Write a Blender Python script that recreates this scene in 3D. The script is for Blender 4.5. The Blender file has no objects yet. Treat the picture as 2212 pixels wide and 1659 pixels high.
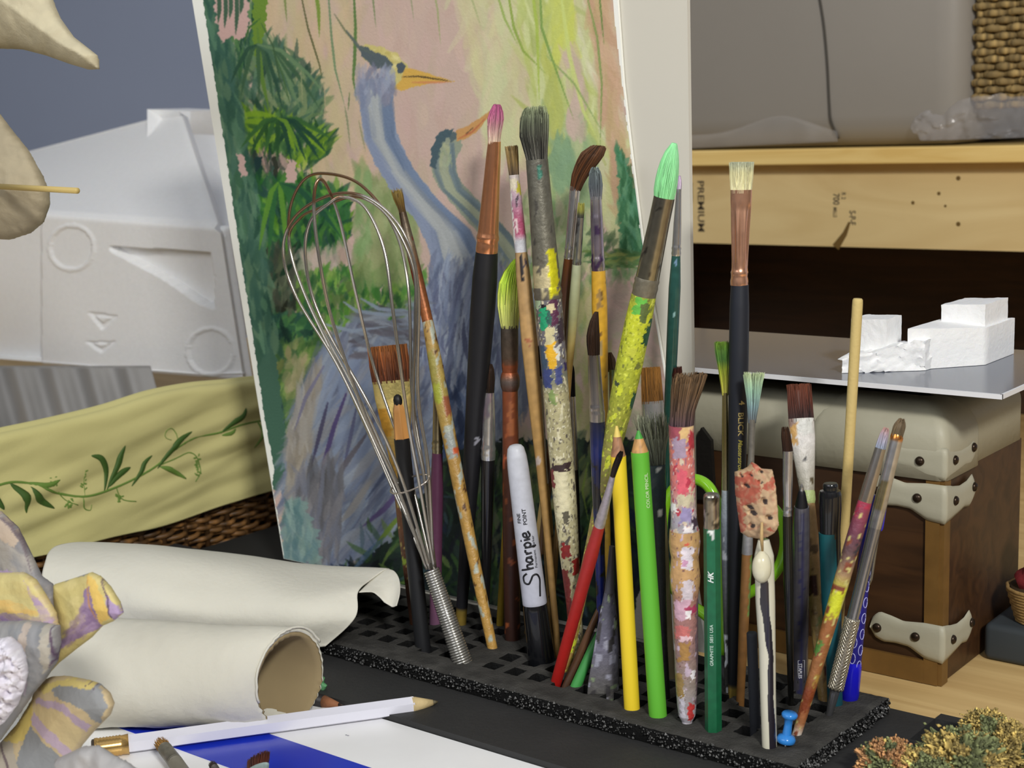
import bpy, math, random
import numpy as np
from mathutils import Vector, Matrix, noise, geometry

# ------------------------------------------------------------ camera, world, lights, exposure
F, PITCH, ROLL, YAW, H = 3200.0, math.radians(10), math.radians(2), math.radians(38.8), 0.30
def _camM():
    cp, sp, cr, sr = math.cos(PITCH), math.sin(PITCH), math.cos(ROLL), math.sin(ROLL)
    c, s = math.cos(YAW), math.sin(YAW)
    return (np.array([[c,-s,0],[s,c,0],[0,0,1]]) @ np.array([[1,0,0],[0,-sp,cp],[0,-cp,-sp]])
            @ np.array([[cr,-sr,0],[sr,cr,0],[0,0,1]]))
CM = _camM()
CO = np.array([0, 0, H])
scene = bpy.context.scene
cam_d = bpy.data.cameras.new('camera'); cam = bpy.data.objects.new('camera', cam_d)
scene.collection.objects.link(cam); scene.camera = cam
cam_d.sensor_width = 36; cam_d.lens = 36 * F / 2212; cam_d.clip_start = 0.02
_R = Matrix((CM[:, 0], -CM[:, 1], -CM[:, 2])).transposed()
cam.matrix_world = Matrix.Translation((0, 0, H)) @ _R.to_4x4()
cam_d.dof.use_dof = True; cam_d.dof.focus_distance = 0.80; cam_d.dof.aperture_fstop = 17

w = bpy.data.worlds.new('world'); scene.world = w; w.use_nodes = True
nt = w.node_tree; bg = nt.nodes['Background']
tc = nt.nodes.new('ShaderNodeTexCoord'); sx = nt.nodes.new('ShaderNodeSeparateXYZ')
cr_ = nt.nodes.new('ShaderNodeValToRGB')
nt.links.new(tc.outputs['Generated'], sx.inputs[0]); nt.links.new(sx.outputs['Z'], cr_.inputs[0])
el = cr_.color_ramp.elements
el[0].position = 0.0; el[0].color = (0.10, 0.09, 0.08, 1)
el[1].position = 0.9; el[1].color = (0.95, 0.97, 1.0, 1)
e = el.new(0.45); e.color = (0.46, 0.45, 0.43, 1)
wn = nt.nodes.new('ShaderNodeTexNoise'); wn.inputs['Scale'].default_value = 2.6; wn.inputs['Detail'].default_value = 1.0
wr_ = nt.nodes.new('ShaderNodeMapRange'); wr_.inputs[1].default_value = .38; wr_.inputs[2].default_value = .62; wr_.inputs[3].default_value = .25; wr_.inputs[4].default_value = 1.9
wm = nt.nodes.new('ShaderNodeVectorMath'); wm.operation = 'SCALE'
nt.links.new(tc.outputs['Generated'], wn.inputs['Vector']); nt.links.new(wn.outputs['Fac'], wr_.inputs[0])
nt.links.new(cr_.outputs[0], wm.inputs[0]); nt.links.new(wr_.outputs[0], wm.inputs['Scale']); nt.links.new(wm.outputs[0], bg.inputs[0])
bg.inputs[1].default_value = 0.44

def area(name, loc, target, size, power, color):
    l = bpy.data.lights.new(name, 'AREA'); l.shape = 'RECTANGLE'; l.size, l.size_y = size; l.energy = power; l.color = color
    o = bpy.data.objects.new(name, l); scene.collection.objects.link(o); o.location = loc
    o.rotation_euler = (Vector(target) - Vector(loc)).to_track_quat('-Z', 'Y').to_euler()
    return o
area('room_lamp_key', (0.95, -0.50, 1.20), (-0.6, 0.75, 0.08), (0.26, 0.20), 32, (1.0, 0.985, 0.94))
area('added_fill_light', (-0.7, -1.6, 1.3), (-0.9, 0.9, 0.1), (1.6, 0.8), 17, (0.93, 0.96, 1.0))  # added soft fill from the front, stands for no lamp in the room
vs = scene.view_settings
vs.view_transform = 'Standard'; vs.look = 'None'; vs.gamma = 1; vs.use_curve_mapping = False
vs.exposure = 0.0

# ------------------------------------------------------------ projection helpers (photo pixel <-> place)
def ray(px, py): return CM @ np.array([(px-1106)/F, (py-829.5)/F, 1])
def Pz(px, py, z=0.0): d = ray(px, py); return CO + (z-H)/d[2]*d
def Py(px, py, y): d = ray(px, py); return CO + y/d[1]*d
def Px(px, py, x): d = ray(px, py); return CO + x/d[0]*d
def proj(p):
    q = CM.T @ (np.asarray(p, float) - CO); return 1106+F*q[0]/q[2], 829.5+F*q[1]/q[2], q[2]
RIGHT = CM[:, 0]

# ------------------------------------------------------------ colour and materials
def lin(c): c = c/255.0; return c/12.92 if c <= 0.04045 else ((c+0.055)/1.055)**2.4
def S(r, g, b, k=1.0): return (min(lin(r)*k, .93), min(lin(g)*k, .93), min(lin(b)*k, .93))
MATS = {}
def mat(name, col=None, rough=0.6, metal=0.0, bump=0.0, bscale=200.0, var=0.0, vscale=30.0, attr=False, spec=0.5, trans=0.0,
        stretch=(1, 1, 1), alpha=1.0, ior=1.45, coat=0.0, sub=0.0):
    if name in MATS: return MATS[name]
    m = bpy.data.materials.new(name); m.use_nodes = True; t = m.node_tree; n = t.nodes; k = t.links
    b = n['Principled BSDF']
    b.inputs['Roughness'].default_value = rough; b.inputs['Metallic'].default_value = metal
    b.inputs['Specular IOR Level'].default_value = spec; b.inputs['IOR'].default_value = ior
    b.inputs['Transmission Weight'].default_value = trans; b.inputs['Alpha'].default_value = alpha
    b.inputs['Coat Weight'].default_value = coat
    if sub: b.inputs['Subsurface Weight'].default_value = sub; b.inputs['Subsurface Radius'].default_value = (.004, .003, .002)
    tcn = n.new('ShaderNodeTexCoord'); mp = n.new('ShaderNodeMapping'); mp.inputs['Scale'].default_value = stretch
    k.new(tcn.outputs['Object'], mp.inputs[0])
    src = None
    if attr:
        a = n.new('ShaderNodeAttribute'); a.attribute_name = 'Col'; src = a.outputs['Color']
    if var > 0:
        nz = n.new('ShaderNodeTexNoise'); nz.inputs['Scale'].default_value = vscale; nz.inputs['Detail'].default_value = 5
        k.new(mp.outputs[0], nz.inputs['Vector'])
        mr = n.new('ShaderNodeMapRange'); mr.inputs[1].default_value = .3; mr.inputs[2].default_value = .7
        mr.inputs[3].default_value = 1-var; mr.inputs[4].default_value = 1+var
        k.new(nz.outputs['Fac'], mr.inputs[0])
        mx = n.new('ShaderNodeVectorMath'); mx.operation = 'SCALE'
        if src: k.new(src, mx.inputs[0])
        else: mx.inputs[0].default_value = col
        k.new(mr.outputs[0], mx.inputs['Scale']); src = mx.outputs[0]
    if src: k.new(src, b.inputs['Base Color'])
    else: b.inputs['Base Color'].default_value = (*col, 1)
    if bump > 0:
        nb = n.new('ShaderNodeTexNoise'); nb.inputs['Scale'].default_value = bscale; nb.inputs['Detail'].default_value = 6
        k.new(mp.outputs[0], nb.inputs['Vector'])
        bp = n.new('ShaderNodeBump'); bp.inputs['Strength'].default_value = bump; bp.inputs['Distance'].default_value = 0.001
        k.new(nb.outputs['Fac'], bp.inputs['Height']); k.new(bp.outputs[0], b.inputs['Normal'])
    MATS[name] = m; return m
mat('vc_matte', attr=True, rough=.75, bump=.25, bscale=600)
mat('vc_semi', attr=True, rough=.42, var=.07, vscale=250)
mat('vc_gloss', attr=True, rough=.2, coat=.3)
mat('vc_metal', attr=True, rough=.22, metal=.85, var=.06, vscale=300)
mat('vc_dullmetal', attr=True, rough=.42, metal=.45, var=.15, vscale=400, bump=.2, bscale=700)
mat('vc_hair', attr=True, rough=.55, spec=.35)
mat('vc_paint', attr=True, rough=.38, bump=.5, bscale=500)
mat('vc_satin', attr=True, rough=.5)

# ------------------------------------------------------------ mesh and object helpers
def mk(name, V, Fc, m, parent=None, cols=None, smooth=True, mats=None, fm=None):
    me = bpy.data.meshes.new(name)
    me.from_pydata([tuple(map(float, v)) for v in V], [], [tuple(int(i) for i in f) for f in Fc])
    if smooth: me.polygons.foreach_set('use_smooth', [True]*len(me.polygons))
    if cols is not None:
        a = me.color_attributes.new('Col', 'FLOAT_COLOR', 'POINT')
        c = np.ones((len(V), 4)); c[:, :3] = np.asarray(cols, float)[:, :3]
        a.data.foreach_set('color', c.ravel())
    for mm in (mats or [m]): me.materials.append(MATS[mm] if isinstance(mm, str) else mm)
    if fm is not None: me.polygons.foreach_set('material_index', fm)
    me.update()
    o = bpy.data.objects.new(name, me); scene.collection.objects.link(o)
    if parent: o.parent = parent
    return o
def tag(o, label=None, cat=None, group=None, kind=None):
    if label: o['label'] = label
    if cat: o['category'] = cat
    if group: o['group'] = group
    if kind: o['kind'] = kind
    return o
def thing(name, label, cat, loc=(0, 0, 0), rot=None, group=None):
    o = bpy.data.objects.new(name, None); scene.collection.objects.link(o)
    o.empty_display_size = .01
    Mx = Matrix.Translation(Vector([float(c) for c in loc]))
    if rot is not None: Mx = Mx @ rot.to_4x4()
    o.matrix_world = Mx
    return tag(o, label, cat, group)
class MB:
    """collects shapes into one mesh"""
    def __init__(s, off=(0, 0, 0)): s.V = []; s.F = []; s.C = []; s.fm = []; s.off = np.array(off, float); s.col = (.8, .8, .8); s.mi = 0
    def add(s, V, Fc, col=None):
        n = len(s.V)
        for v in V: s.V.append(np.asarray(v, float) - s.off)
        for f in Fc: s.F.append([i+n for i in f]); s.fm.append(s.mi)
        s.C += list(col) if (col is not None and len(np.shape(col)) == 2) else [col or s.col]*len(V)
    def box(s, a, b, col=None, bev=0.0):
        x0, y0, z0 = a; x1, y1, z1 = b
        if bev <= 0:
            V = [(x0,y0,z0),(x1,y0,z0),(x1,y1,z0),(x0,y1,z0),(x0,y0,z1),(x1,y0,z1),(x1,y1,z1),(x0,y1,z1)]
            s.add(V, [(0,3,2,1),(4,5,6,7),(0,1,5,4),(1,2,6,5),(2,3,7,6),(3,0,4,7)], col)
        else:
            # rounded box: superellipse-free, three-loop bevel
            V = []; n = 4
            c = [(x0+bev, y0+bev), (x1-bev, y0+bev), (x1-bev, y1-bev), (x0+bev, y1-bev)]
            rings = []
            for zz, sg in [(z0, 1), (z1, -1)]:
                rr = []
                for k in range(n+1):
                    a_ = math.pi/2*k/n
                    rad = bev*math.sin(a_) if sg == 1 else bev*math.cos(a_)
                    z_ = zz + bev*(1-math.cos(a_)) if sg == 1 else zz - bev*(1-math.sin(a_))
                    ring = []
                    for q, (cx, cy) in enumerate(c):
                        for j in range(n+1):
                            t = math.pi + math.pi/2*q + math.pi/2*j/n
                            ring.append((cx+rad*math.cos(t), cy+rad*math.sin(t), z_))
                    rr.append(ring)
                rings += rr
            m_ = len(rings[0])
            for r in rings: V += r
            Fc = []
            for i in range(len(rings)-1):
                for j in range(m_): Fc.append((i*m_+j, i*m_+(j+1) % m_, (i+1)*m_+(j+1) % m_, (i+1)*m_+j))
            Fc.append(tuple(range(m_-1, -1, -1))); Fc.append(tuple((len(rings)-1)*m_+j for j in range(m_)))
            s.add(V, Fc, col)
    def tube(s, pts, r, seg=8, col=None, closed=False, cap=True, flat=1.0, up=None):
        pts = [np.asarray(p, float) for p in pts]; n = len(pts)
        rs = r if hasattr(r, '__len__') else [r]*n
        V = []; prev = None
        for i in range(n):
            a = pts[(i-1) % n] if (closed or i > 0) else pts[i]; b = pts[(i+1) % n] if (closed or i < n-1) else pts[i]
            t = b-a; t = t/(np.linalg.norm(t)+1e-12)
            if prev is None:
                h = np.array(up, float) if up is not None else np.array([0, 0, 1.]) if abs(t[2]) < .9 else np.array([1., 0, 0])
            else: h = prev
            u = h - t*np.dot(h, t); u /= (np.linalg.norm(u)+1e-12); prev = u; v = np.cross(t, u)
            for k in range(seg):
                q = 2*math.pi*k/seg; V.append(pts[i] + rs[i]*(math.cos(q)*u + flat*math.sin(q)*v))
        Fc = []
        for i in range(n if closed else n-1):
            j = (i+1) % n
            for k in range(seg): Fc.append((i*seg+k, i*seg+(k+1) % seg, j*seg+(k+1) % seg, j*seg+k))
        if cap and not closed: Fc.append(tuple(range(seg-1, -1, -1))); Fc.append(tuple((n-1)*seg+k for k in range(seg)))
        if col is not None and len(np.shape(col)) == 2: col = [c for c in col for _ in range(seg)]
        s.add(V, Fc, col)
    def lathe(s, prof, origin, axis=(0, 0, 1), seg=16, col=None):
        """prof: (dist along axis, radius)"""
        ax = np.array(axis, float); ax /= np.linalg.norm(ax)
        h = np.array([0, 0, 1.]) if abs(ax[2]) < .9 else np.array([1., 0, 0])
        u = h-ax*np.dot(h, ax); u /= np.linalg.norm(u); v = np.cross(ax, u); o = np.array(origin, float)
        V = []; 
        for d, r in prof:
            for k in range(seg):
                q = 2*math.pi*k/seg; V.append(o+ax*d+r*(math.cos(q)*u+math.sin(q)*v))
        Fc = []
        for i in range(len(prof)-1):
            for k in range(seg): Fc.append((i*seg+k, i*seg+(k+1) % seg, (i+1)*seg+(k+1) % seg, (i+1)*seg+k))
        Fc.append(tuple(range(seg-1, -1, -1))); Fc.append(tuple((len(prof)-1)*seg+k for k in range(seg)))
        s.add(V, Fc, col)
    def build(s, name, m, parent=None, smooth=True, useCol=True, mats=None):
        return mk(name, s.V, s.F, m, parent, s.C if useCol else None, smooth, mats=mats, fm=s.fm if mats else None)
def auto_smooth(o, deg=35):
    me = o.data; import bmesh
    bm = bmesh.new(); bm.from_mesh(me); a = math.radians(deg)
    for e_ in bm.edges:
        if len(e_.link_faces) == 2 and e_.calc_face_angle(0) > a: e_.smooth = False
    bm.to_mesh(me); bm.free(); return o
def grid_surface(ctrl, nu, nv):
    """ctrl rows x cols of 3D points -> smooth interpolated grid (Catmull-Rom)"""
    A = np.array(ctrl, float)
    def cr(P, n):
        m_ = len(P); out = []
        for i in range(n):
            t = i/(n-1)*(m_-1); k = min(int(t), m_-2); f = t-k
            p0 = P[max(k-1, 0)]; p1 = P[k]; p2 = P[k+1]; p3 = P[min(k+2, m_-1)]
            out.append(.5*((2*p1)+(-p0+p2)*f+(2*p0-5*p1+4*p2-p3)*f*f+(-p0+3*p1-3*p2+p3)*f**3))
        return np.array(out)
    B = cr(A, nu)                       # rows
    return cr(B.transpose(1, 0, 2), nv).transpose(1, 0, 2)
def sheet(G, thick, cols=None):
    """thick shell from a grid (nu,nv,3)"""
    nu, nv = G.shape[:2]
    du = np.gradient(G, axis=0); dv = np.gradient(G, axis=1); N = np.cross(du, dv)
    N /= (np.linalg.norm(N, axis=2, keepdims=True)+1e-12)
    V = list(G.reshape(-1, 3)) + list((G-N*thick).reshape(-1, 3)); n = nu*nv; Fc = []
    for i in range(nu-1):
        for j in range(nv-1):
            a, b, c, d = i*nv+j, i*nv+j+1, (i+1)*nv+j+1, (i+1)*nv+j
            Fc.append((a, b, c, d)); Fc.append((n+d, n+c, n+b, n+a))
    loop = [j for j in range(nv)] + [i*nv+nv-1 for i in range(1, nu)] + [(nu-1)*nv+j for j in range(nv-2, -1, -1)] + [i*nv for i in range(nu-2, 0, -1)]
    for a, b in zip(loop, loop[1:]+loop[:1]): Fc.append((b, a, a+n, b+n))
    return V, Fc

# ------------------------------------------------------------ small raster painter (for the painted pictures and papers)
class Canvas:
    def __init__(s, x0, y0, x1, y1, sc, bgc, seed=1):
        s.x0, s.y0, s.sc = x0, y0, sc; s.W = int((x1-x0)*sc); s.H = int((y1-y0)*sc)
        s.A = np.zeros((s.H, s.W, 3)) + np.array(bgc, float); s.rng = np.random.default_rng(seed); s.r = random.Random(seed)
    def _box(s, x0, y0, x1, y1):
        i0 = max(int((x0-s.x0)*s.sc)-1, 0); i1 = min(int((x1-s.x0)*s.sc)+2, s.W)
        j0 = max(int((y0-s.y0)*s.sc)-1, 0); j1 = min(int((y1-s.y0)*s.sc)+2, s.H)
        if i1 <= i0 or j1 <= j0: return None
        xs = (np.arange(i0, i1)+.5)/s.sc+s.x0; ys = (np.arange(j0, j1)+.5)/s.sc+s.y0
        X, Y = np.meshgrid(xs, ys); return (slice(j0, j1), slice(i0, i1)), X, Y
    def stroke(s, pts, w, col, a=1.0, taper=True, soft=.35):
        P = np.array(pts, float); b = s._box(P[:, 0].min()-w, P[:, 1].min()-w, P[:, 0].max()+w, P[:, 1].max()+w)
        if b is None: return
        sl, X, Y = b; al = np.zeros_like(X); n = len(P)-1
        for i in range(n):
            d = P[i+1]-P[i]; L2 = d@d+1e-9
            t = np.clip(((X-P[i, 0])*d[0]+(Y-P[i, 1])*d[1])/L2, 0, 1)
            dist = np.hypot(X-P[i, 0]-t*d[0], Y-P[i, 1]-t*d[1]); g = (i+t)/n
            ww = w/2*(np.sin(np.pi*np.clip(g*.85+.12, 0, 1)) if taper else 1)
            al = np.maximum(al, np.clip((ww-dist)/(soft*w/2+.4)+.5, 0, 1)*np.clip(ww*2, 0, 1))
        al = (al*a)[..., None]; s.A[sl] = s.A[sl]*(1-al)+np.array(col, float)*al
    def _mask(s, poly, X, Y, jit=0):
        if jit:
            X = X + jit*np.sin(Y*.21+X*.05)+jit*.6*np.sin(Y*.53+1); Y = Y+jit*np.sin(X*.19+2)+jit*.6*np.sin(X*.47)
        P = poly; inside = np.zeros(X.shape, bool); n = len(P)
        for i in range(n):
            (xa, ya), (xb, yb) = P[i], P[(i+1) % n]
            if ya == yb: continue
            inside ^= ((ya > Y) != (yb > Y)) & (X < (xb-xa)*(Y-ya)/(yb-ya)+xa)
        return inside
    def fill(s, poly, col, a=1.0, jit=1.5):
        P = np.array(poly, float); b = s._box(*(P.min(0)-6), *(P.max(0)+6))
        if b is None: return
        sl, X, Y = b; m = s._mask(poly, X, Y, jit)[..., None]*a
        s.A[sl] = s.A[sl]*(1-m)+np.array(col, float)*m
    def grad(s, poly, c0, c1, p0, p1, a=1.0):
        P = np.array(poly, float); b = s._box(*(P.min(0)-6), *(P.max(0)+6))
        if b is None: return
        sl, X, Y = b; m = s._mask(poly, X, Y, 1)[..., None]*a
        d = np.array(p1, float)-np.array(p0, float); t = np.clip(((X-p0[0])*d[0]+(Y-p0[1])*d[1])/(d@d), 0, 1)[..., None]
        s.A[sl] = s.A[sl]*(1-m)+(np.array(c0)*(1-t)+np.array(c1)*t)*m
    def dabs(s, poly, n, ln, w, ang, cols, a=.8, spread=.25, curve=.15, jv=10):
        xs = [p[0] for p in poly]; ys = [p[1] for p in poly]; r = s.r; k = 0; tries = 0
        while k < n and tries < n*12:
            tries += 1
            x, y = r.uniform(min(xs), max(xs)), r.uniform(min(ys), max(ys))
            if not s._mask(poly, np.array([[x]]), np.array([[y]]))[0, 0]: continue
            k += 1
            th = (ang(x, y) if callable(ang) else ang) + r.gauss(0, spread); L = ln*r.uniform(.5, 1.3); cv = r.gauss(0, curve)
            pts = [(x+L*(q-.5)*math.cos(th+cv*(q-.5)*2), y+L*(q-.5)*math.sin(th+cv*(q-.5)*2)) for q in (0, .33, .66, 1)]
            c = np.array(r.choice(cols), float)+r.gauss(0, jv); s.stroke(pts, w*r.uniform(.5, 1.4), np.clip(c, 0, 255), a*r.uniform(.6, 1))
    def sample(s, px, py):
        i = np.clip(((np.asarray(px)-s.x0)*s.sc).astype(int), 0, s.W-1); j = np.clip(((np.asarray(py)-s.y0)*s.sc).astype(int), 0, s.H-1)
        c = s.A[j, i]/255.0
        return np.where(c <= .04045, c/12.92, ((np.clip(c, 0, 1)+.055)/1.055)**2.4)
def projA(P):
    Q = (P-CO)@CM; return 1106+F*Q[:, 0]/Q[:, 2], 829.5+F*Q[:, 1]/Q[:, 2]

# an irregular solid with a given outline: outline in photo pixels on the upright plane Y=y0, bulging by 'th' to both sides
def solid(name, outline, y0, th, m, parent=None, canvas=None, col=(.8, .8, .8), step=7, wr=.15, wf=60, off=(0, 0, 0), edge=.35, back=1.0, seed=0, tilt=(0, 0)):
    pts = []; n = len(outline)
    for i in range(n):
        a = np.array(outline[i], float); b = np.array(outline[(i+1) % n], float); k = max(1, int(np.linalg.norm(b-a)/step))
        for j in range(k): pts.append(a+(b-a)*j/k)
    nb = len(pts); P = np.array(pts); mn = P.min(0); mx = P.max(0); rg_ = np.random.default_rng(seed+5)
    poly = [tuple(p) for p in pts]
    gx, gy = np.meshgrid(np.arange(mn[0]+step/2, mx[0], step), np.arange(mn[1]+step/2, mx[1], step)); gx = gx+rg_.uniform(-.2, .2, gx.shape)*step; gy = gy+rg_.uniform(-.2, .2, gy.shape)*step
    ins = Canvas._mask(None, poly, gx, gy); gp = np.stack([gx[ins], gy[ins]], 1)
    mind = lambda Q: np.concatenate([np.hypot(P[None, :, 0]-q[:, None, 0], P[None, :, 1]-q[:, None, 1]).min(1) for q in np.array_split(Q, max(1, len(Q)//2000))])
    gp = gp[mind(gp) > step*.55]; inn = [tuple(q) for q in gp]
    allp = [Vector((p[0], p[1])) for p in pts+inn]
    co, ed, fc, *_ = geometry.delaunay_2d_cdt(allp, [(i, (i+1) % nb) for i in range(nb)], [], 1, 1e-5)
    A = np.array([(c.x, c.y) for c in co]); dist = mind(A)
    # exact distance to the outline for boundary tests
    isb = dist < 1e-3; dmax = dist.max(); ctr = P.mean(0)
    V = []; off = np.array(off, float); Ncam = -CM[:, 2]
    hgt = th*np.minimum(1, (dist/dmax))**edge*np.where(isb, 0, 1)
    base = np.array([Py(a[0], a[1], y0+tilt[0]*(a[0]-ctr[0])/1000+tilt[1]*(a[1]-ctr[1])/1000) for a in A])
    nz = np.array([noise.fractal(Vector((b[0]*wf+seed, b[1]*wf, b[2]*wf)), 1.0, 2.0, 4) for b in base])
    nz2 = np.array([abs(noise.noise(Vector((b[0]*wf*.6-seed, b[1]*wf, b[2]*wf*.6+9)))) for b in base])
    front = base + np.outer(hgt + th*wr*(nz-1.2*nz2+.3)*np.where(isb, 0, 1), Ncam)
    backv = base - np.outer(hgt*back, Ncam)
    cols = canvas.sample(A[:, 0], A[:, 1]) if canvas is not None else np.array([col]*len(A))
    if canvas is None: cols = cols*(1+.05*nz[:, None])
    idx = {}; VV = list(front); CC = list(cols)
    for i in range(len(A)):
        if isb[i]: idx[i] = i
        else: idx[i] = len(VV); VV.append(backv[i]); CC.append(cols[i])
    Fc = []
    for f in fc:
        a, b, c = f; v1 = A[b]-A[a]; v2 = A[c]-A[a]
        if v1[0]*v2[1]-v1[1]*v2[0] > 0: f = (a, c, b)
        Fc.append(tuple(f)); Fc.append((idx[f[2]], idx[f[1]], idx[f[0]]))
    return mk(name, np.array(VV)-off, Fc, m, parent, CC)

# text as thin solid letters: returns verts/faces in 2D (x along the line, y up), height = 1 for capitals
def text2d(s, shear=0.0, bold=0.0, sx=1.0):
    cu = bpy.data.curves.new('lettering', 'FONT'); cu.body = s; cu.size = 1.0; cu.shear = shear; cu.offset = bold; cu.resolution_u = 3
    o = bpy.data.objects.new('lettering', cu); scene.collection.objects.link(o)
    dg = bpy.context.evaluated_depsgraph_get(); me = o.evaluated_get(dg).to_mesh()
    import bmesh
    bm = bmesh.new(); bm.from_mesh(me); bmesh.ops.triangulate(bm, faces=bm.faces[:])
    for q in (-.2, -.05, .1, .25, .4, .55, .7):
        bmesh.ops.bisect_plane(bm, geom=bm.verts[:]+bm.edges[:]+bm.faces[:], plane_co=(0, q, 0), plane_no=(0, 1, 0))
    bm.verts.index_update()
    V = np.array([(v.co.x*sx, v.co.y) for v in bm.verts]); Fc = [tuple(v.index for v in p.verts) for p in bm.faces]; bm.free()
    o.evaluated_get(dg).to_mesh_clear(); bpy.data.objects.remove(o); bpy.data.curves.remove(cu)
    V[:, 0] -= V[:, 0].min(); return V, Fc
def crv(G, n):
    G = np.array(G, float); out = []
    for i in range(n):
        t = i/(n-1)*(len(G)-1); k = min(int(t), len(G)-2); f = t-k
        p0, p1, p2, p3 = G[max(k-1, 0)], G[k], G[k+1], G[min(k+2, len(G)-1)]
        out.append(.5*((2*p1)+(-p0+p2)*f+(2*p0-5*p1+4*p2-p3)*f*f+(-p0+3*p1-3*p2+p3)*f**3))
    return out
# ------------------------------------------------------------ sticks standing in the foam
class Stick:
    def __init__(s, name, label, cat, top, base=None, low=None, Y=None, dY=0.0, group=None, zoff=0.0):
        if base is not None: B = Pz(*base)
        else:
            # the image line top-low meets the foam top (z=0) at depth Y
            lo, hi = -400.0, 1600.0
            tx, ty = top; lx, ly = low
            f = lambda q: Py(tx+(lx-tx)*q, ty+(ly-ty)*q, Y)[2]
            a, b = 0.0, 4.0
            for _ in range(60):
                m_ = (a+b)/2
                if f(m_) > 0: a = m_
                else: b = m_
            B = Py(tx+(lx-tx)*a, ty+(ly-ty)*a, Y)
        T = Py(top[0], top[1], B[1]+dY)
        z = T-B; s.L = np.linalg.norm(z); z = z/s.L
        x = RIGHT-z*np.dot(RIGHT, z); x /= np.linalg.norm(x); y = np.cross(z, x)
        s.B, s.x, s.y, s.z = B, x, y, z
        s.R = Matrix((x, y, z)).transposed()
        s.o = thing(name, label, cat, B, s.R, group)
        s.seed = hash(name+label) % 997 if False else sum(map(ord, label)) % 997
    def t(s, yp):
        if yp is None: return -0.009
        a, b = -0.05, s.L*1.4
        for _ in range(40):
            m_ = (a+b)/2
            if proj(s.B+s.z*m_)[1] > yp: a = m_
            else: b = m_
        return (a+b)/2
    def k(s, t): return proj(s.B+s.z*t)[2]/F
    def prof(s, prof):
        """(ypx, rpx, dxpx, flat) -> metric (t, r, dx, flat) sorted upward"""
        out = []
        for p in prof:
            p = list(p)+[0, 1][len(p)-2:] if len(p) < 4 else list(p)
            t = s.t(p[0]); k = s.k(t); out.append((t, p[1]*k, p[2]*k, p[3]))
        out.sort(key=lambda q: q[0]); return out
    def body(s, name, prof, stops, m='vc_semi', seg=20, patches=(), specks=(), parent=None, flat=None, step=.0012, label=None, jit=4, facets=0, smooth=True, pleats=None):
        """lathed part; stops: [(ypx,(r,g,b))] colours down the part; patches: (y0,y1,x0,x1,rgb); specks: (rgb, scale, thr)"""
        P = s.prof(prof)
        if flat: P = [(a, b, c, flat) for a, b, c, d in P]
        ts = []
        for a, b in zip(P, P[1:]):
            n = max(1, int((b[0]-a[0])/step)); 
            for i in range(n):
                f = i/n; ts.append(tuple(a[q]+(b[q]-a[q])*f for q in range(4)))
        ts.append(P[-1])
        stp = sorted([(s.t(y), c) for y, c in stops], key=lambda q: q[0]); V = []; C = []; sd = s.seed
        pm = []; pt = sorted((s.t(pleats[0]), s.t(pleats[1]))) if pleats else None
        for (y0, y1, x0, x1, c) in patches:
            ta, tb = sorted((s.t(y0), s.t(y1))); pm.append((ta, tb, x0, x1, c))
        st = [q[0] for q in stp]; sc_ = np.array([q[1] for q in stp], float)
        for (t, r, dx, fl) in ts:
            base = np.array([np.interp(t, st, sc_[:, q]) for q in range(3)])
            for k in range(seg):
                a = 2*math.pi*k/seg
                rr = r
                if facets:
                    ph = (a+math.pi/facets/2) % (2*math.pi/facets)-math.pi/facets; rr = r*math.cos(math.pi/facets)/math.cos(ph)*1.04
                if pleats:
                    q_ = max(0, min(1, (t-pt[0])/(pt[1]-pt[0]))); rr = rr*(1-pleats[3]*math.sin(math.pi*q_)**.6*(.5+.5*math.cos(pleats[2]*(a+math.pi/2))))
                X, Yy = rr*math.cos(a), rr*math.sin(a)*fl
                V.append((X+dx, Yy, t)); c = base
                if pm or specks:
                    v = Vector((X*400+sd, Yy*400, t*400)); n1 = noise.noise(v); n2 = noise.noise(v*2.3+Vector((7, 3, 1)))
                    xn = math.cos(a)+.22*n1+.12*n2; tt = t+(n1*1.0+n2*.7)*.0016*jit/4; bb = noise.noise(v*.9+Vector((31, 1, 5)))
                    for (cc, sc2, thr) in specks:
                        if noise.noise(Vector((X*sc2+sd*1.7, Yy*sc2+cc[0], t*sc2*.55+cc[1]))) > thr: c = np.array(cc, float)
                    for (ta, tb, x0, x1, cc) in pm:
                        if ta < tt < tb and x0 < xn < x1: c = np.array(cc, float)
                    c = c*(1+.10*bb)
                C.append(S(*np.clip(c, 0, 255)))
        n = len(ts); Fc = []
        for i in range(n-1):
            for k in range(seg): Fc.append((i*seg+k, i*seg+(k+1) % seg, (i+1)*seg+(k+1) % seg, (i+1)*seg+k))
        Fc.append(tuple(range(seg-1, -1, -1))); Fc.append(tuple((n-1)*seg+k for k in range(seg)))
        o = mk(name, V, Fc, m, parent or s.o, C, smooth)
        auto_smooth(o, 40)
        if label: o['label'] = label
        return o
    def tuft(s, name, prof, stops, n=170, rag=.06, w=.10, jv=.16, core=.92, curl=0.0, m='vc_hair', split=0.0):
        """bundle of hairs following the outline prof (root = lowest)"""
        P = s.prof(prof); r = random.Random(s.seed); t0, t1 = P[0][0], P[-1][0]; A = np.array(P)
        g = lambda t: [np.interp(t, A[:, 0], A[:, q]) for q in (1, 2, 3)]
        stp = sorted([(s.t(y), c) for y, c in stops], key=lambda q: q[0]); st = [q[0] for q in stp]; sc_ = np.array([q[1] for q in stp], float)
        colat = lambda t: np.array([np.interp(t, st, sc_[:, q]) for q in range(3)])
        mb = MB(); rmax = A[:, 1].max(); hw = rmax*w*1.25
        # inner core so the tuft is not see-through
        V = []; C = []; K = 12; ns = 10
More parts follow.
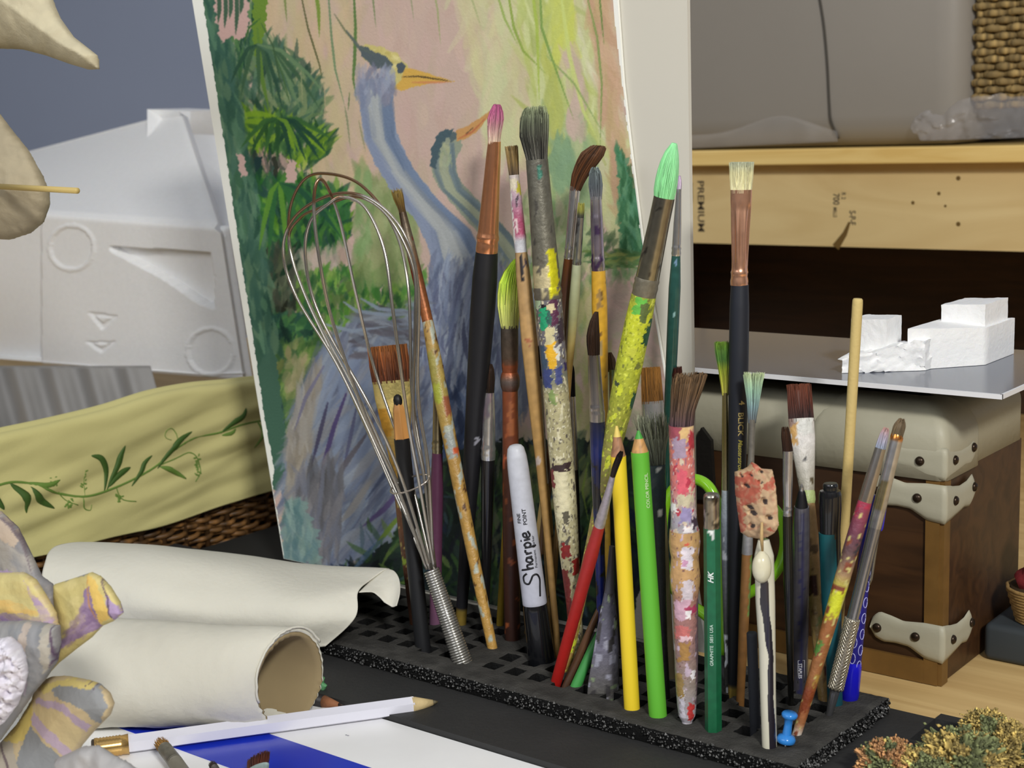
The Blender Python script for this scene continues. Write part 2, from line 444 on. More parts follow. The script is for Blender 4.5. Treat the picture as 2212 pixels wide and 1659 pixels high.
        for i in range(ns+1):
            t = t0-.001+(t1-t0)*core*i/ns; rr, dx, fl = g(t); rr *= .88*(1 if i < ns else .4)
            for k in range(K):
                a = 2*math.pi*k/K; V.append((rr*math.cos(a)+dx, rr*math.sin(a)*fl, t)); C.append(S(*(colat(t)*.9)))
        Fc = [(i*K+k, i*K+(k+1) % K, (i+1)*K+(k+1) % K, (i+1)*K+k) for i in range(ns) for k in range(K)]
        Fc += [tuple(range(K-1, -1, -1)), tuple(ns*K+k for k in range(K))]
        mb.add(V, Fc, C)
        for h in range(n):
            a = r.uniform(0, 2*math.pi); rho = math.sqrt(r.uniform(.35, 1)); tl = t0+(t1-t0)*(1-abs(r.gauss(0, rag))); j = r.gauss(0, jv)
            pts = []; cs = []; rs = []; m_ = 7; da = r.gauss(0, .12); dr = r.gauss(0, .05+curl)
            sp = 0
            if split: sp = split*(1 if math.cos(a*1.0) > 0 else -1)*rmax
            for i in range(m_):
                q = i/(m_-1); t = t0-.0008+(tl-t0)*q; rr, dx, fl = g(min(t, t1)); aa = a+da*q; ro = rho+dr*q*q
                pts.append((rr*ro*math.cos(aa)+dx+sp*q*q, rr*ro*math.sin(aa)*fl, t))
                cs.append(S(*np.clip(colat(t)*(1+j), 0, 255))); rs.append(hw*(1-.6*q))
            mb.tube(pts, rs, 3, cs, cap=False)
        return mb.build(name, m, s.o)
    def wrap(s, name, V2, Fc, y0, up, hpx, r_px, x0=0.0, col=(20, 20, 25), m='vc_satin', parent=None, lift=.00015, flat=1.0):
        """letters wrapped round the stick. up=True: line runs upward from photo row y0, letters turned a quarter left; else downward, turned right."""
        t0 = s.t(y0); k = s.k(t0); h = hpx*k; V = []
        P = sorted([(s.t(y), r*s.k(s.t(y))) for y, r in r_px])
        for (a, b) in V2:
            t = t0+(a*h if up else -a*h); lat = (-(b-.35)*h if up else (b-.35)*h)+x0*k
            r = np.interp(t, [p[0] for p in P], [p[1] for p in P])+lift
            ang = -math.pi/2+lat/r; V.append((r*math.cos(ang), r*math.sin(ang)*flat, t))
        o = mk(name, V, Fc, m, parent or s.o, [S(*col)]*len(V), smooth=False)
        return o
    def strokes(s, name, lines, wpx, r_px, col=(20, 20, 25), parent=None, m='vc_satin', smooth_=False):
        """lines: polylines in photo px (dx from axis, y); drawn as thin raised ink on the surface"""
        mb = MB(); P = sorted([(s.t(y), r*s.k(s.t(y))) for y, r in r_px])
        for ln in lines:
            pts = []
            if smooth_: ln = [(q[0], q[1]) for q in crv([(a, b, 0) for a, b in ln], 7*len(ln))]
            for dx, y in ln:
                t = s.t(y); k = s.k(t); r = np.interp(t, [p[0] for p in P], [p[1] for p in P])+.0001
                a = -math.pi/2+dx*k/r; pts.append((r*math.cos(a), r*math.sin(a), t))
            mb.tube(pts, wpx*.5*s.k(0), 6, None, flat=1)
        mb.C = [S(*col)]*len(mb.V)
        return mb.build(name, m, parent or s.o)

COPPER = (236, 165, 122); SILV = (205, 205, 205); PEWT = (135, 130, 118); BLACK = (22, 22, 26); TAN = (176, 140, 88)
def ferrule_bands(ys, r, r2, wdt=4):
    out = []
    for y in ys: out += [(y-wdt, r), (y-wdt*.4, r2), (y+wdt*.4, r2), (y+wdt, r)]
    return out
HG = None
# ---- 1 whisk
def whisk():
    s = Stick('whisk', 'wire balloon whisk standing handle down left of the brushes', 'whisk', top=(690, 380), base=(997, 1424), dY=-.005)
    # handle: straight coil following the lower axis
    hb = s.t(1424); 
    P0 = Py(997, 1424, s.B[1]); P1 = Py(932, 1232, s.B[1]-.001); ax = (P1-P0); L = np.linalg.norm(ax); ax /= L
    toL = lambda p: ((p-s.B)@s.x, (p-s.B)@s.y, (p-s.B)@s.z)
    mb = MB()
    x = RIGHT-ax*np.dot(RIGHT, ax); x /= np.linalg.norm(x); y = np.cross(ax, x); pts = []; turns = 42; q0 = -.01
    core = []
    for i in range(turns*12+1):
        a = i/12*2*math.pi; t = q0+(L-q0)*i/(turns*12); r = .0041+(.0010)*(1-t/L)
        pts.append(toL(P0+ax*t+x*r*math.cos(a)+y*r*math.sin(a)))
    mb.tube(pts, .00075, 5); mb.tube([toL(P0+ax*q0), toL(P0+ax*L)], [.0051, .0041], 16)
    mb.C = [S(200, 198, 192)]*len(mb.V)
    mb.build('coiled_handle', 'vc_metal', s.o)
    # wire loops as in the photo: each a closed teardrop through measured points
    ym = s.B[1]
    loops = [
        [(926,1228,0),(850,1050,2),(735,800,4),(640,640,2),(612,540,0),(640,465,-4),(720,420,-8),(800,430,-6),(870,500,-2),(903,620,2),(903,850,2),(925,1010,2),(936,1228,1)],
        [(930,1228,3),(862,1050,10),(770,850,22),(680,680,30),(632,560,34),(625,460,36),(655,390,36),(705,375,34),(780,400,30),(850,490,24),(882,620,16),(890,850,10),(915,1020,5),(940,1226,3)],
        [(922,1230,-2),(858,1050,-8),(790,900,-18),(720,700,-28),(690,560,-34),(678,450,-34),(685,392,-32),(705,400,-26),(735,480,-12),(770,640,4),(810,800,12),(880,1010,10),(934,1230,3)],
        [(928,1230,-3),(870,1040,-8),(800,880,-20),(690,680,-24),(660,560,-26),(670,480,-26),(710,440,-24),(740,425,-20),(790,450,-14),(830,540,-14),(850,680,-16),(880,900,-12),(905,1040,-6),(938,1228,-2)],
        [(924,1229,2),(846,1050,8),(750,830,14),(660,640,20),(624,520,22),(650,470,20),(690,450,10),(770,425,4),(840,470,8),(893,580,12),(897,700,10),(893,900,6),(918,1040,4),(939,1228,2)]]
    for L_ in loops:
        G = np.array([Py(px, py, ym+dy*.001) for px, py, dy in L_]); n = 110; pts = []
        for i in range(n):
            t = i/(n-1)*(len(G)-1); k = min(int(t), len(G)-2); f = t-k
            p0, p1, p2, p3 = G[max(k-1, 0)], G[k], G[k+1], G[min(k+2, len(G)-1)]
            pts.append(toL(.5*((2*p1)+(-p0+p2)*f+(2*p0-5*p1+4*p2-p3)*f*f+(-p0+3*p1-3*p2+p3)*f**3)))
        m_ = MB(); m_.tube(pts, .00095, 8)
        m_.C = [S(*( (150,120,95) if v[2] > s.L*.93 else (185, 180, 172))) for v in m_.V]
        m_.build('wire_loop', 'vc_metal', s.o)
    rg = MB(); c = (Py(845, 1058, ym)+Py(926, 1033, ym))/2; u = (Py(928, 1032, ym)-Py(845, 1058, ym))/2
    rg.tube([toL(c+u*math.cos(a)+np.array([-.5, .8, .25])*.009*math.sin(a)) for a in np.linspace(0, 2*math.pi, 40, endpoint=False)], .0006, 6, closed=True)
    rg.C = [S(200, 190, 180)]*len(rg.V); rg.build('binding_ring', 'vc_metal', s.o)
whisk()

# ---- 2 long yellow-brown handle brush leaning left of the whisk
s = Stick('paint_brush', 'long mustard handled brush leaning left behind the whisk with a worn olive tip', 'brush', top=(855, 404), base=(1063, 1396), dY=.02)
s.tuft('bristles', [(404, 13, 0), (430, 12, 1), (450, 8, 3), (465, 7, 3)], [(404, (150, 130, 70)), (440, (110, 85, 35)), (465, (70, 50, 25))], n=110, rag=.2, w=.07)
s.body('ferrule', [(460, 8, 3), (520, 11, 4), (600, 12, 6), (700, 12, 8)], [(460, (70, 55, 40)), (520, (110, 100, 85)), (600, (120, 70, 40)), (700, (150, 90, 50))], 'vc_dullmetal', specks=[((120, 40, 30), 300, .3)])
s.body('handle', [(695, 12, 8), (780, 15, 6), (870, 16, 3), (980, 15, 2), (1200, 13, 0), (1396, 11, 0), (None, 10, 0)],
       [(695, (165, 130, 70)), (850, (170, 150, 80)), (960, (172, 135, 70)), (1396, (186, 145, 75))], 'vc_paint',
       specks=[((170, 175, 160), 260, .34), ((90, 60, 35), 420, .45)], patches=[(820, 870, -1, .2, (160, 165, 60)), (930, 990, -.6, .8, (150, 155, 150)), (968, 984, 0, 1, (190, 85, 45)), (860, 900, .2, 1, (150, 90, 60)), (760, 830, -1, 0, (150, 140, 70))])

# ---- 3 wide flat brush behind the whisk
s = Stick('flat_brush', 'wide flat brush with chestnut bristles and a scuffed gold ferrule behind the whisk', 'brush', top=(836, 743), base=(897, 1345), dY=.01)
s.tuft('bristles', [(743, 43, 0, .25), (790, 44, 1, .25), (824, 41, 2, .3)], [(743, (150, 95, 50)), (775, (125, 70, 35)), (824, (80, 40, 20))], n=420, rag=.02, w=.035)
s.body('ferrule', [(822, 42, 2, .3), (860, 40, 2, .32), (930, 30, 2, .5), (985, 22, 1, .8), (1050, 17, 0, 1)], [(822, (170, 155, 95)), (860, (205, 180, 110)), (1050, (170, 125, 50))], 'vc_dullmetal',
       patches=[(818, 862, -.5, .8, (165, 150, 90)), (880, 940, -1, -.3, (190, 140, 50))], seg=28)
s.body('handle', [(1045, 17, 0), (1150, 17, 0), (1250, 14, 0), (1345, 12, 0), (None, 11, 0)], [(1045, (120, 80, 50)), (1240, (88, 55, 38)), (1345, (75, 45, 30))], 'vc_paint', specks=[((185, 165, 90), 350, .42)],
       patches=[(1205, 1218, -1, 1, (150, 170, 60)), (1120, 1340, .75, 1.2, (175, 165, 80))])
# ---- 4 charcoal pencil
s = Stick('charcoal_pencil', 'black charcoal pencil with a blunt tip standing behind the whisk wires', 'pencil', top=(858, 852), base=(913, 1392), dY=0)
s.body('lead', [(852, 3), (856, 8), (864, 10), (874, 9), (880, 8)], [(852, (18, 16, 16)), (880, (18, 16, 16))], 'vc_satin')
s.body('sharpened_wood', [(872, 9), (885, 13), (948, 16.5)], [(872, (190, 135, 75)), (948, (205, 145, 80))], 'vc_satin', facets=6, seg=24)
s.body('barrel', [(947, 17), (1392, 17), (None, 17)], [(947, (20, 20, 22)), (1392, (26, 27, 30))], 'vc_satin')
# ---- 5 maroon handled small brush
s = Stick('paint_brush', 'slim plum handled brush with short dark flat tip right of the mustard brush', 'brush', top=(947, 784), low=(940, 1366), Y=.645)
s.tuft('bristles', [(784, 11, 0, .5), (810, 12, 0, .5), (842, 10, 0, .5)], [(784, (78, 45, 25)), (842, (45, 25, 15))], n=120, rag=.03, w=.08)
s.body('ferrule', [(840, 10), (900, 10.5), (952, 11), (958, 12.5), (963, 11), (968, 12.5), (973, 11), (980, 11)], [(840, (130, 120, 100)), (980, (150, 140, 110))], 'vc_metal')
s.body('handle', [(978, 11.5), (1060, 14), (1200, 13), (1366, 12), (None, 12)], [(978, (85, 45, 70)), (1200, (95, 55, 80)), (1366, (120, 85, 110))], 'vc_semi')
# ---- 6 large black handle with long copper ferrule, pink tip
s = Stick('mop_brush', 'large black handled brush with long copper ferrule and pink stained tip', 'brush', top=(1074, 222), low=(997, 1322), Y=.652, dY=.0)
s.tuft('bristles', [(222, 5, 0), (235, 13, 0), (258, 18, -1), (285, 15, -2), (309, 13, -1)], [(222, (178, 90, 135)), (250, (190, 110, 145)), (275, (205, 160, 160)), (309, (228, 204, 178))], n=650, rag=.04, w=.042)
s.body('ferrule', [(305, 14, 0), (340, 16, 0), (420, 19, 0), (505, 23, 0), (510, 24.5, 0), (516, 25, 0), (521, 23, 0), (530, 24, 0), (538, 24.5, 0), (546, 23.5, 0)], [(305, COPPER), (546, COPPER)], 'vc_metal', seg=28)
s.body('handle', [(545, 24), (600, 27), (680, 27), (850, 23), (1000, 19), (1150, 15), (1322, 12), (None, 12)], [(545, BLACK), (1310, (24, 24, 28)), (1316, (120, 100, 40)), (1330, (120, 100, 40))], 'vc_satin', patches=[(938, 952, .2, .6, (150, 150, 160))], seg=28)
# ---- 7 dark filbert with silver ferrule
s = Stick('paint_brush', 'black handled filbert with bright silver ferrule right of the large black brush', 'brush', top=(1058, 783), low=(1049, 1320), Y=.655)
s.tuft('bristles', [(783, 4, 0, .5), (797, 10, 0, .5), (820, 12, 0, .5), (850, 10, 0, .6)], [(783, (50, 32, 20)), (850, (30, 20, 12))], n=150, rag=.04, w=.08)
s.body('ferrule', [(848, 11, 0, .7), (900, 14, 0, .9), (962, 15, 0), (968, 17, 0), (974, 15.5, 0), (980, 16.5, 0), (992, 15.5, 0)], [(848, SILV), (992, SILV)], 'vc_metal', specks=[((190, 175, 190), 200, .3)])
s.body('handle', [(990, 15), (1060, 14), (1200, 11), (1320, 8), (None, 8)], [(990, (25, 24, 26)), (1320, (18, 18, 20))], 'vc_gloss')
# ---- 8 rusty turned handle with lime fan tuft
s = Stick('mop_brush', 'rust stained brush with turned ball collar and drooping lime green tuft', 'brush', top=(1099, 552), base=(1107, 1378), dY=.008)
s.tuft('bristles', [(556, 4, 20), (575, 14, 10), (610, 24, 3), (650, 26, -1), (685, 21, -1), (706, 18, 0)], [(556, (178, 218, 50)), (610, (196, 226, 80)), (660, (215, 226, 120)), (706, (180, 180, 105))], n=700, rag=.03, w=.045)
s.body('ferrule', [(702, 19), (740, 19), (790, 18), (806, 16)], [(702, (75, 68, 60)), (770, (85, 70, 58)), (806, (125, 68, 42))], 'vc_dullmetal', patches=[(785, 810, -1, 1, (140, 75, 45))])
s.body('collar', [(804, 17), (812, 20), (822, 21.5), (834, 20.5), (846, 16.5)], [(804, (150, 80, 45)), (824, (95, 88, 85)), (846, (95, 55, 38))], 'vc_dullmetal')
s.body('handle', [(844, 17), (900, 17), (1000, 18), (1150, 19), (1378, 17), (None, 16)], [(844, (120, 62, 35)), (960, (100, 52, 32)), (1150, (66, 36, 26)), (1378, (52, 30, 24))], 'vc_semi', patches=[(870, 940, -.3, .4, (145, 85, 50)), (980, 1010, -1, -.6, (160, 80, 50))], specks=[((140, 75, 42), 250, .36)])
# ---- 9 tan handle, pink smeared ferrule
s = Stick('paint_brush', 'tan wooden brush with pink and plum smeared ferrule and worn sandy bristles', 'brush', top=(1104, 311), low=(1176, 1090), Y=.640)
s.tuft('bristles', [(311, 14, 0, .6), (340, 13, 0, .6), (378, 10, 0, .7)], [(311, (165, 140, 95)), (350, (145, 120, 75)), (378, (90, 75, 60))], n=190, rag=.05, w=.07)
s.body('ferrule', [(378, 11), (430, 12.5), (505, 13.5), (512, 14.5), (520, 13.5), (546, 13)], [(378, (190, 180, 175)), (430, (180, 150, 165)), (480, (165, 75, 105)), (505, (170, 80, 110)), (518, (195, 195, 200)), (546, (200, 200, 205))], 'vc_paint',
       patches=[(385, 410, -1, .3, (215, 205, 180)), (392, 420, .4, 1.2, (190, 180, 60)), (410, 520, -1.1, -.75, (225, 220, 215)), (425, 450, -.1, .2, (60, 45, 60)), (470, 500, -.5, -.1, (220, 200, 200))])
s.body('handle', [(545, 13.5), (600, 16), (750, 18), (900, 14), (1000, 11), (1150, 8), (None, 7)], [(545, (165, 135, 95)), (700, (182, 145, 95)), (900, (168, 132, 78)), (1200, (150, 118, 70))], 'vc_semi', facets=8, seg=24,
       patches=[(548, 606, -.3, .1, (35, 28, 30)), (560, 575, .3, .8, (70, 60, 70)), (725, 742, -.6, .3, (160, 100, 70)), (985, 1002, -1, 0, (175, 160, 150))])
# ---- 9b thin liner with pale ferrule
s = Stick('liner_brush', 'very thin brush with white ferrule between the tan brush and the thick paint caked one', 'brush', top=(1163, 742), low=(1192, 1300), Y=.650)
s.tuft('bristles', [(742, 2), (770, 4), (815, 4)], [(742, (30, 22, 18)), (815, (40, 26, 18))], n=50, rag=.1, w=.2)
s.body('ferrule', [(812, 4), (940, 5), (1046, 6)], [(812, (205, 205, 195)), (1046, (215, 210, 195))], 'vc_dullmetal')
s.body('handle', [(1044, 6), (1120, 11), (1220, 12), (1330, 9), (None, 8)], [(1044, (160, 132, 78)), (1330, (140, 112, 66))], 'vc_semi', specks=[((45, 35, 25), 500, .5)],
       patches=[(1110, 1125, -.3, .5, (40, 30, 22)), (1150, 1190, 0, .4, (40, 30, 22)), (1230, 1260, -.2, .3, (40, 30, 22)), (1285, 1310, -.4, .4, (35, 28, 22))])
# pale tapered handle leaning right behind the marker
s = Stick('wooden_stick', 'pale tapered wooden brush handle standing tip up right of the grey marker', 'brush handle', top=(1187, 985), low=(1150, 1290), Y=.662)
s.body('shaft', [(985, 2), (1010, 5), (1060, 9), (1150, 10), (1290, 9), (None, 8)], [(985, (200, 172, 110)), (1290, (182, 150, 92))], 'vc_semi')
# yellow end near the dark handles
s = Stick('wooden_stick', 'thin yellow brush handle peeking out left of the rust stained brush', 'brush handle', top=(1092, 1090), low=(1081, 1330), Y=.664)
s.body('shaft', [(1090, 3), (1200, 6), (1330, 8), (None, 8)], [(1090, (175, 140, 40)), (1330, (150, 125, 40))], 'vc_semi')

# ---- 10 thick paint caked brush
s = Stick('large_round_brush', 'thickest brush, grey and caked in multicoloured paint, splayed grey tuft', 'brush', top=(1150, 226), low=(1241, 1330), Y=.636, dY=0.0)
s.tuft('bristles', [(226, 20, 6), (250, 30, 2), (290, 32, -2), (320, 27, -1), (348, 22, 0)], [(226, (150, 160, 125)), (260, (115, 122, 100)), (300, (82, 82, 74)), (348, (92, 90, 84))], n=420, rag=.12, w=.035, jv=.25, curl=.05)
s.body('ferrule', [(345, 24), (450, 25.5), (560, 28), (600, 29), (622, 29)], [(345, (110, 108, 98)), (622, (118, 114, 100))], 'vc_dullmetal', seg=40, patches=[(355, 385, -.1, .4, (60, 110, 95)), (575, 640, -1.2, .35, (205, 192, 150)), (540, 640, .15, .85, (222, 216, 40)), (560, 590, -.6, -.3, (110, 104, 92))],
       specks=[((85, 82, 76), 330, .4)])
s.body('crimp', [(620, 29.5), (626, 31), (632, 29.5), (640, 31), (646, 29.5)], [(620, (112, 106, 94)), (646, (112, 106, 94))], 'vc_dullmetal', seg=32, patches=[(618, 638, .2, .75, (222, 216, 40)), (618, 640, -.5, -.25, (205, 192, 150))])
s.body('handle', [(645, 29), (700, 29), (800, 28), (950, 27), (1100, 25), (1200, 21), (1300, 16), (None, 14)],
       [(645, (105, 100, 104)), (780, (112, 110, 118)), (812, (120, 124, 110)), (850, (176, 168, 128)), (1000, (176, 168, 130)), (1030, (208, 200, 160)), (1130, (196, 188, 148)), (1330, (180, 170, 130))], 'vc_paint', seg=72, step=.0005,
       specks=[((95, 88, 80), 420, .42), ((205, 198, 165), 380, .46), ((130, 122, 100), 900, .38), ((220, 214, 186), 1000, .42)],
       patches=[(652, 680, -.55, -.1, (35, 28, 35)), (645, 700, .1, .6, (88, 48, 72)), (655, 672, -.2, .3, (205, 190, 150)), (662, 712, -.75, -.3, (40, 150, 105)), (668, 700, -.3, .1, (50, 95, 85)), (706, 745, -.5, .25, (205, 195, 150)), (738, 795, -.45, .2, (222, 172, 45)), (745, 775, .2, .55, (215, 215, 205)),
                (740, 830, -1.1, -.6, (62, 80, 100)), (795, 835, -.9, -.3, (62, 72, 120)), (790, 830, 0, .5, (70, 78, 130)), (780, 800, .8, 1.2, (50, 40, 90)), (690, 740, .55, 1, (60, 50, 60)), (840, 870, -.6, 0, (130, 150, 90)), (998, 1012, -.9, .7, (60, 45, 45)), (1010, 1050, -1.1, -.75, (120, 50, 48)),
                (1012, 1120, -.7, .4, (216, 208, 172)), (1100, 1130, -.4, .2, (95, 90, 75)), (1170, 1200, -.8, .1, (140, 42, 40)), (1205, 1235, .2, 1.0, (138, 36, 34)), (1225, 1330, -1.2, -.3, (125, 50, 45)), (640, 660, -1.2, -.6, (165, 185, 150))])
# ---- 11 brown bent mop with long silver ferrule
s = Stick('mop_brush', 'soft brown bent mop brush with long polished silver ferrule', 'brush', top=(1243, 402), low=(1229, 556), Y=.654)
s.tuft('bristles', [(308, 12, 46), (325, 24, 33), (350, 23, 20), (375, 18, 8), (408, 11, 0)], [(308, (105, 72, 48)), (350, (92, 58, 34)), (408, (80, 48, 26))], n=480, rag=.05, w=.05)
s.body('ferrule', [(402, 12), (500, 11), (533, 10.5), (537, 11.5), (541, 10.5), (551, 10.5), (555, 11.5), (559, 10.5)], [(402, (210, 210, 215)), (559, (205, 205, 210))], 'vc_metal')
s.body('handle', [(557, 10.5), (620, 13), (700, 14), (900, 12), (1200, 9), (None, 8)], [(557, (105, 62, 35)), (620, (82, 55, 45)), (700, (90, 72, 60)), (1200, (110, 80, 50))], 'vc_gloss')
# ---- 12 small pale green handle
s = Stick('paint_brush', 'pale green handled small brush with yellowed tip against the silver ferrule', 'brush', top=(1256, 434), low=(1231, 780), Y=.648)
s.tuft('bristles', [(434, 7), (455, 8), (472, 7)], [(434, (170, 165, 80)), (455, (150, 150, 70)), (465, (70, 70, 60)), (472, (60, 60, 60))], n=80, rag=.1, w=.12)
s.body('ferrule', [(470, 8), (545, 9), (562, 9), (567, 10), (573, 9)], [(470, (165, 165, 165)), (573, (175, 178, 170))], 'vc_metal', specks=[((110, 108, 110), 400, .25)])
s.body('handle', [(572, 10), (650, 11.5), (740, 9), (800, 7), (1300, 6), (None, 6)], [(572, (165, 170, 140)), (680, (150, 152, 110)), (745, (165, 145, 85)), (800, (150, 120, 60)), (1300, (140, 110, 60))], 'vc_semi')
# ---- 13 black bristle
s = Stick('paint_brush', 'narrow brush with jet black bristles and silver ferrule behind the thick paint caked one', 'brush', top=(1233, 786), low=(1250, 1290), Y=.655)
s.tuft('bristles', [(786, 5), (800, 7.5), (858, 7)], [(786, (16, 14, 20)), (858, (14, 12, 16))], n=90, rag=.05, w=.12)
s.body('ferrule', [(856, 8), (940, 9), (1014, 9.5)], [(856, SILV), (1014, (150, 150, 150))], 'vc_metal')
s.body('handle', [(1012, 9), (1100, 9), (1290, 7), (None, 7)], [(1012, (22, 20, 22)), (1290, (22, 20, 22))], 'vc_gloss')
# ---- 14 yellow handle with grey bristles
s = Stick('paint_brush', 'amber yellow handled brush with blue grey bristles and mauve smeared ferrule', 'brush', top=(1285, 357), low=(1313, 1200), Y=.655)
s.tuft('bristles', [(357, 6), (375, 13), (400, 15), (428, 12)], [(357, (120, 132, 130)), (400, (98, 106, 112)), (428, (110, 110, 115))], n=230, rag=.12, w=.06, jv=.28)
s.body('ferrule', [(424, 12.5), (465, 13), (468, 13.5), (540, 14), (556, 14), (561, 15.5), (566, 14.5), (574, 15.5), (580, 14.5), (586, 14)], [(424, (205, 200, 200)), (470, (170, 160, 175)), (540, (190, 175, 190)), (560, (185, 175, 180)), (586, (170, 162, 160))], 'vc_metal', specks=[((120, 95, 140), 200, .2)])
s.body('handle', [(585, 15), (660, 17), (760, 15), (850, 12), (1000, 9), (1280, 6), (None, 5)], [(585, (205, 158, 50)), (760, (200, 152, 42)), (900, (190, 150, 60)), (1000, (175, 140, 55)), (1280, (165, 130, 40))], 'vc_semi', specks=[((110, 80, 40), 350, .48)],
       patches=[(625, 665, -.4, .3, (150, 120, 70)), (735, 770, -1.1, .2, (150, 130, 90)), (845, 870, -1, 0, (90, 90, 90))])
# ---- 15 dark blue handle
s = Stick('paint_brush', 'dark blue handled round brush with pointed dark brown bristles', 'brush', top=(1286, 670), low=(1292, 1000), Y=.628)
s.tuft('bristles', [(670, 3, 3), (690, 9, -2), (720, 14, -6), (745, 14, -6), (770, 12, -5)], [(670, (58, 36, 20)), (770, (46, 28, 16))], n=330, rag=.03, w=.06)
s.body('ferrule', [(766, 13, -5), (830, 15, -3), (876, 16, -1), (880, 17, -1), (884, 16, -1), (889, 17, 0), (912, 16.5, 0)], [(766, (140, 132, 125)), (912, (185, 182, 185))], 'vc_metal')
s.body('handle', [(910, 17), (960, 17), (1040, 15), (1180, 11), (1330, 9), (None, 8)], [(910, (38, 40, 58)), (980, (28, 38, 95)), (1060, (30, 35, 70)), (1330, (18, 28, 110))], 'vc_gloss', specks=[((30, 28, 30), 200, .25)])
# ---- 16 small slanted brush in back
s = Stick('paint_brush', 'angled brush with mint stained ferrule half hidden behind the yellow green handle', 'brush', top=(1318, 758), low=(1327, 1000), Y=.662)
s.tuft('bristles', [(758, 3, -2, .5), (775, 9, 1, .5), (800, 10, 4, .5)], [(758, (120, 95, 75)), (800, (110, 95, 80))], n=110, rag=.03, w=.1)
s.body('ferrule', [(798, 9, 4), (880, 9, 2), (910, 9, 0)], [(798, (150, 180, 145)), (825, (190, 195, 190)), (910, (180, 175, 165))], 'vc_metal')
s.body('handle', [(908, 9), (1000, 9), (1300, 7), (None, 6)], [(908, (70, 75, 50)), (1300, (40, 35, 30))], 'vc_semi')
# ---- 17 mint tip diagonal brush
s = Stick('large_round_brush', 'slanting brush with mint green tip, pewter ferrule and chartreuse splashed handle', 'brush', top=(1460, 306), base=(1222, 1446), dY=.012)
s.tuft('bristles', [(306, 3, -2), (320, 11, -3), (345, 19, -4), (380, 24, -3), (410, 24.5, -2), (430, 21, 0)], [(306, (165, 240, 178)), (430, (158, 232, 165))], n=1100, rag=.012, w=.03, jv=.05, core=.96)
s.body('ferrule', [(426, 23), (480, 23), (590, 25.5), (602, 26)], [(426, PEWT), (602, (150, 145, 125))], 'vc_metal', seg=32, specks=[((90, 86, 78), 300, .4)])
s.body('crimp', [(600, 26), (606, 27.5), (612, 26), (620, 27.5), (628, 26.5), (640, 26.5)], [(600, (125, 120, 105)), (640, (125, 118, 100))], 'vc_dullmetal', seg=32)
s.body('handle', [(638, 27), (700, 29), (780, 29), (860, 27), (940, 22), (1040, 17), (1150, 13.5), (1250, 13), (1446, 11), (None, 11)],
       [(638, (150, 160, 60)), (680, (198, 205, 52)), (780, (182, 190, 60)), (860, (165, 170, 60)), (940, (150, 146, 72)), (1040, (150, 140, 80)), (1150, (165, 140, 82)), (1446, (160, 128, 70))], 'vc_paint', seg=72, step=.0005,
       patches=[(640, 676, -.7, .2, (105, 185, 75)), (650, 690, -.1, .5, (95, 110, 60)), (700, 735, .5, 1.2, (38, 78, 50)), (680, 740, .75, 1.2, (45, 88, 60)), (840, 880, .6, 1.2, (40, 85, 60)), (745, 765, -.6, .3, (200, 205, 70)), (1078, 1100, -.8, .6, (90, 120, 60)), (1040, 1080, .2, .9, (105, 98, 58)), (822, 832, -.9, -.5, (70, 80, 60))],
       specks=[((205, 212, 60), 300, .35), ((120, 125, 60), 420, .47), ((140, 150, 50), 1000, .4), ((214, 220, 90), 900, .42)])
# ---- 18 teal handle
s = Stick('paint_brush', 'slender dark teal handled brush with silver ferrule and tiny lilac tip', 'brush', top=(1468, 376), low=(1447, 860), Y=.668)
s.tuft('bristles', [(376, 1.5), (395, 5), (412, 5)], [(376, (190, 160, 195)), (412, (190, 175, 195))], n=60, rag=.05, w=.15)
s.body('ferrule', [(408, 5.5), (480, 8.5), (532, 9.5), (536, 10.5), (541, 9.5), (547, 10.5), (553, 9.5)], [(408, SILV), (553, SILV)], 'vc_metal')
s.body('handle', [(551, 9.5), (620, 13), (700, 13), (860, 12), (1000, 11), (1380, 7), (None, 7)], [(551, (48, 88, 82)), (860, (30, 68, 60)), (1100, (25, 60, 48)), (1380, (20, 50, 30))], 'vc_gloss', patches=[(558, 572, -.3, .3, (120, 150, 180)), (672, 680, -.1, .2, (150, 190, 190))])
# ---- 19 golden flat
s = Stick('flat_brush', 'flat brush with golden brown square tuft and shiny silver ferrule', 'brush', top=(1404, 790), low=(1436, 1260), Y=.648)
s.tuft('bristles', [(790, 20, 0, .28), (830, 22, 0, .28), (868, 23, 0, .3)], [(790, (150, 105, 50)), (868, (105, 70, 28))], n=340, rag=.015, w=.05)
s.body('ferrule', [(866, 23.5, 0, .32), (900, 24, 0, .4), (960, 18, 0, .8), (1000, 13, 0)], [(866, SILV), (1000, SILV)], 'vc_metal', seg=28)
s.body('handle', [(998, 13), (1100, 14), (1260, 12), (1400, 9), (None, 9)], [(998, (80, 75, 45)), (1260, (92, 84, 60)), (1400, (84, 76, 55))], 'vc_semi')
# ---- 20 pale splayed bristle
s = Stick('paint_brush', 'splayed brush with pale sage hairs and slate handle right of the green pencil', 'brush', top=(1410, 888), low=(1424, 1180), Y=.622)
s.tuft('bristles', [(888, 34, -4, .5), (930, 32, -2, .5), (970, 24, 1, .6), (1008, 17, 3, .7)], [(888, (150, 155, 130)), (950, (128, 132, 112)), (1008, (95, 100, 90))], n=300, rag=.22, w=.028, jv=.22, core=.6, curl=.06)
s.body('handle', [(1004, 19, 3), (1060, 19, 2), (1120, 14, 2), (1200, 11, 1), (1380, 8, 0), (None, 8, 0)], [(1004, (58, 72, 80)), (1060, (40, 58, 68)), (1200, (38, 44, 46)), (1380, (30, 30, 32))], 'vc_paint', patches=[(1008, 1018, -.2, .3, (220, 225, 225)), (1096, 1112, -.1, .4, (225, 225, 225)), (1030, 1050, -.8, -.3, (70, 84, 92))])
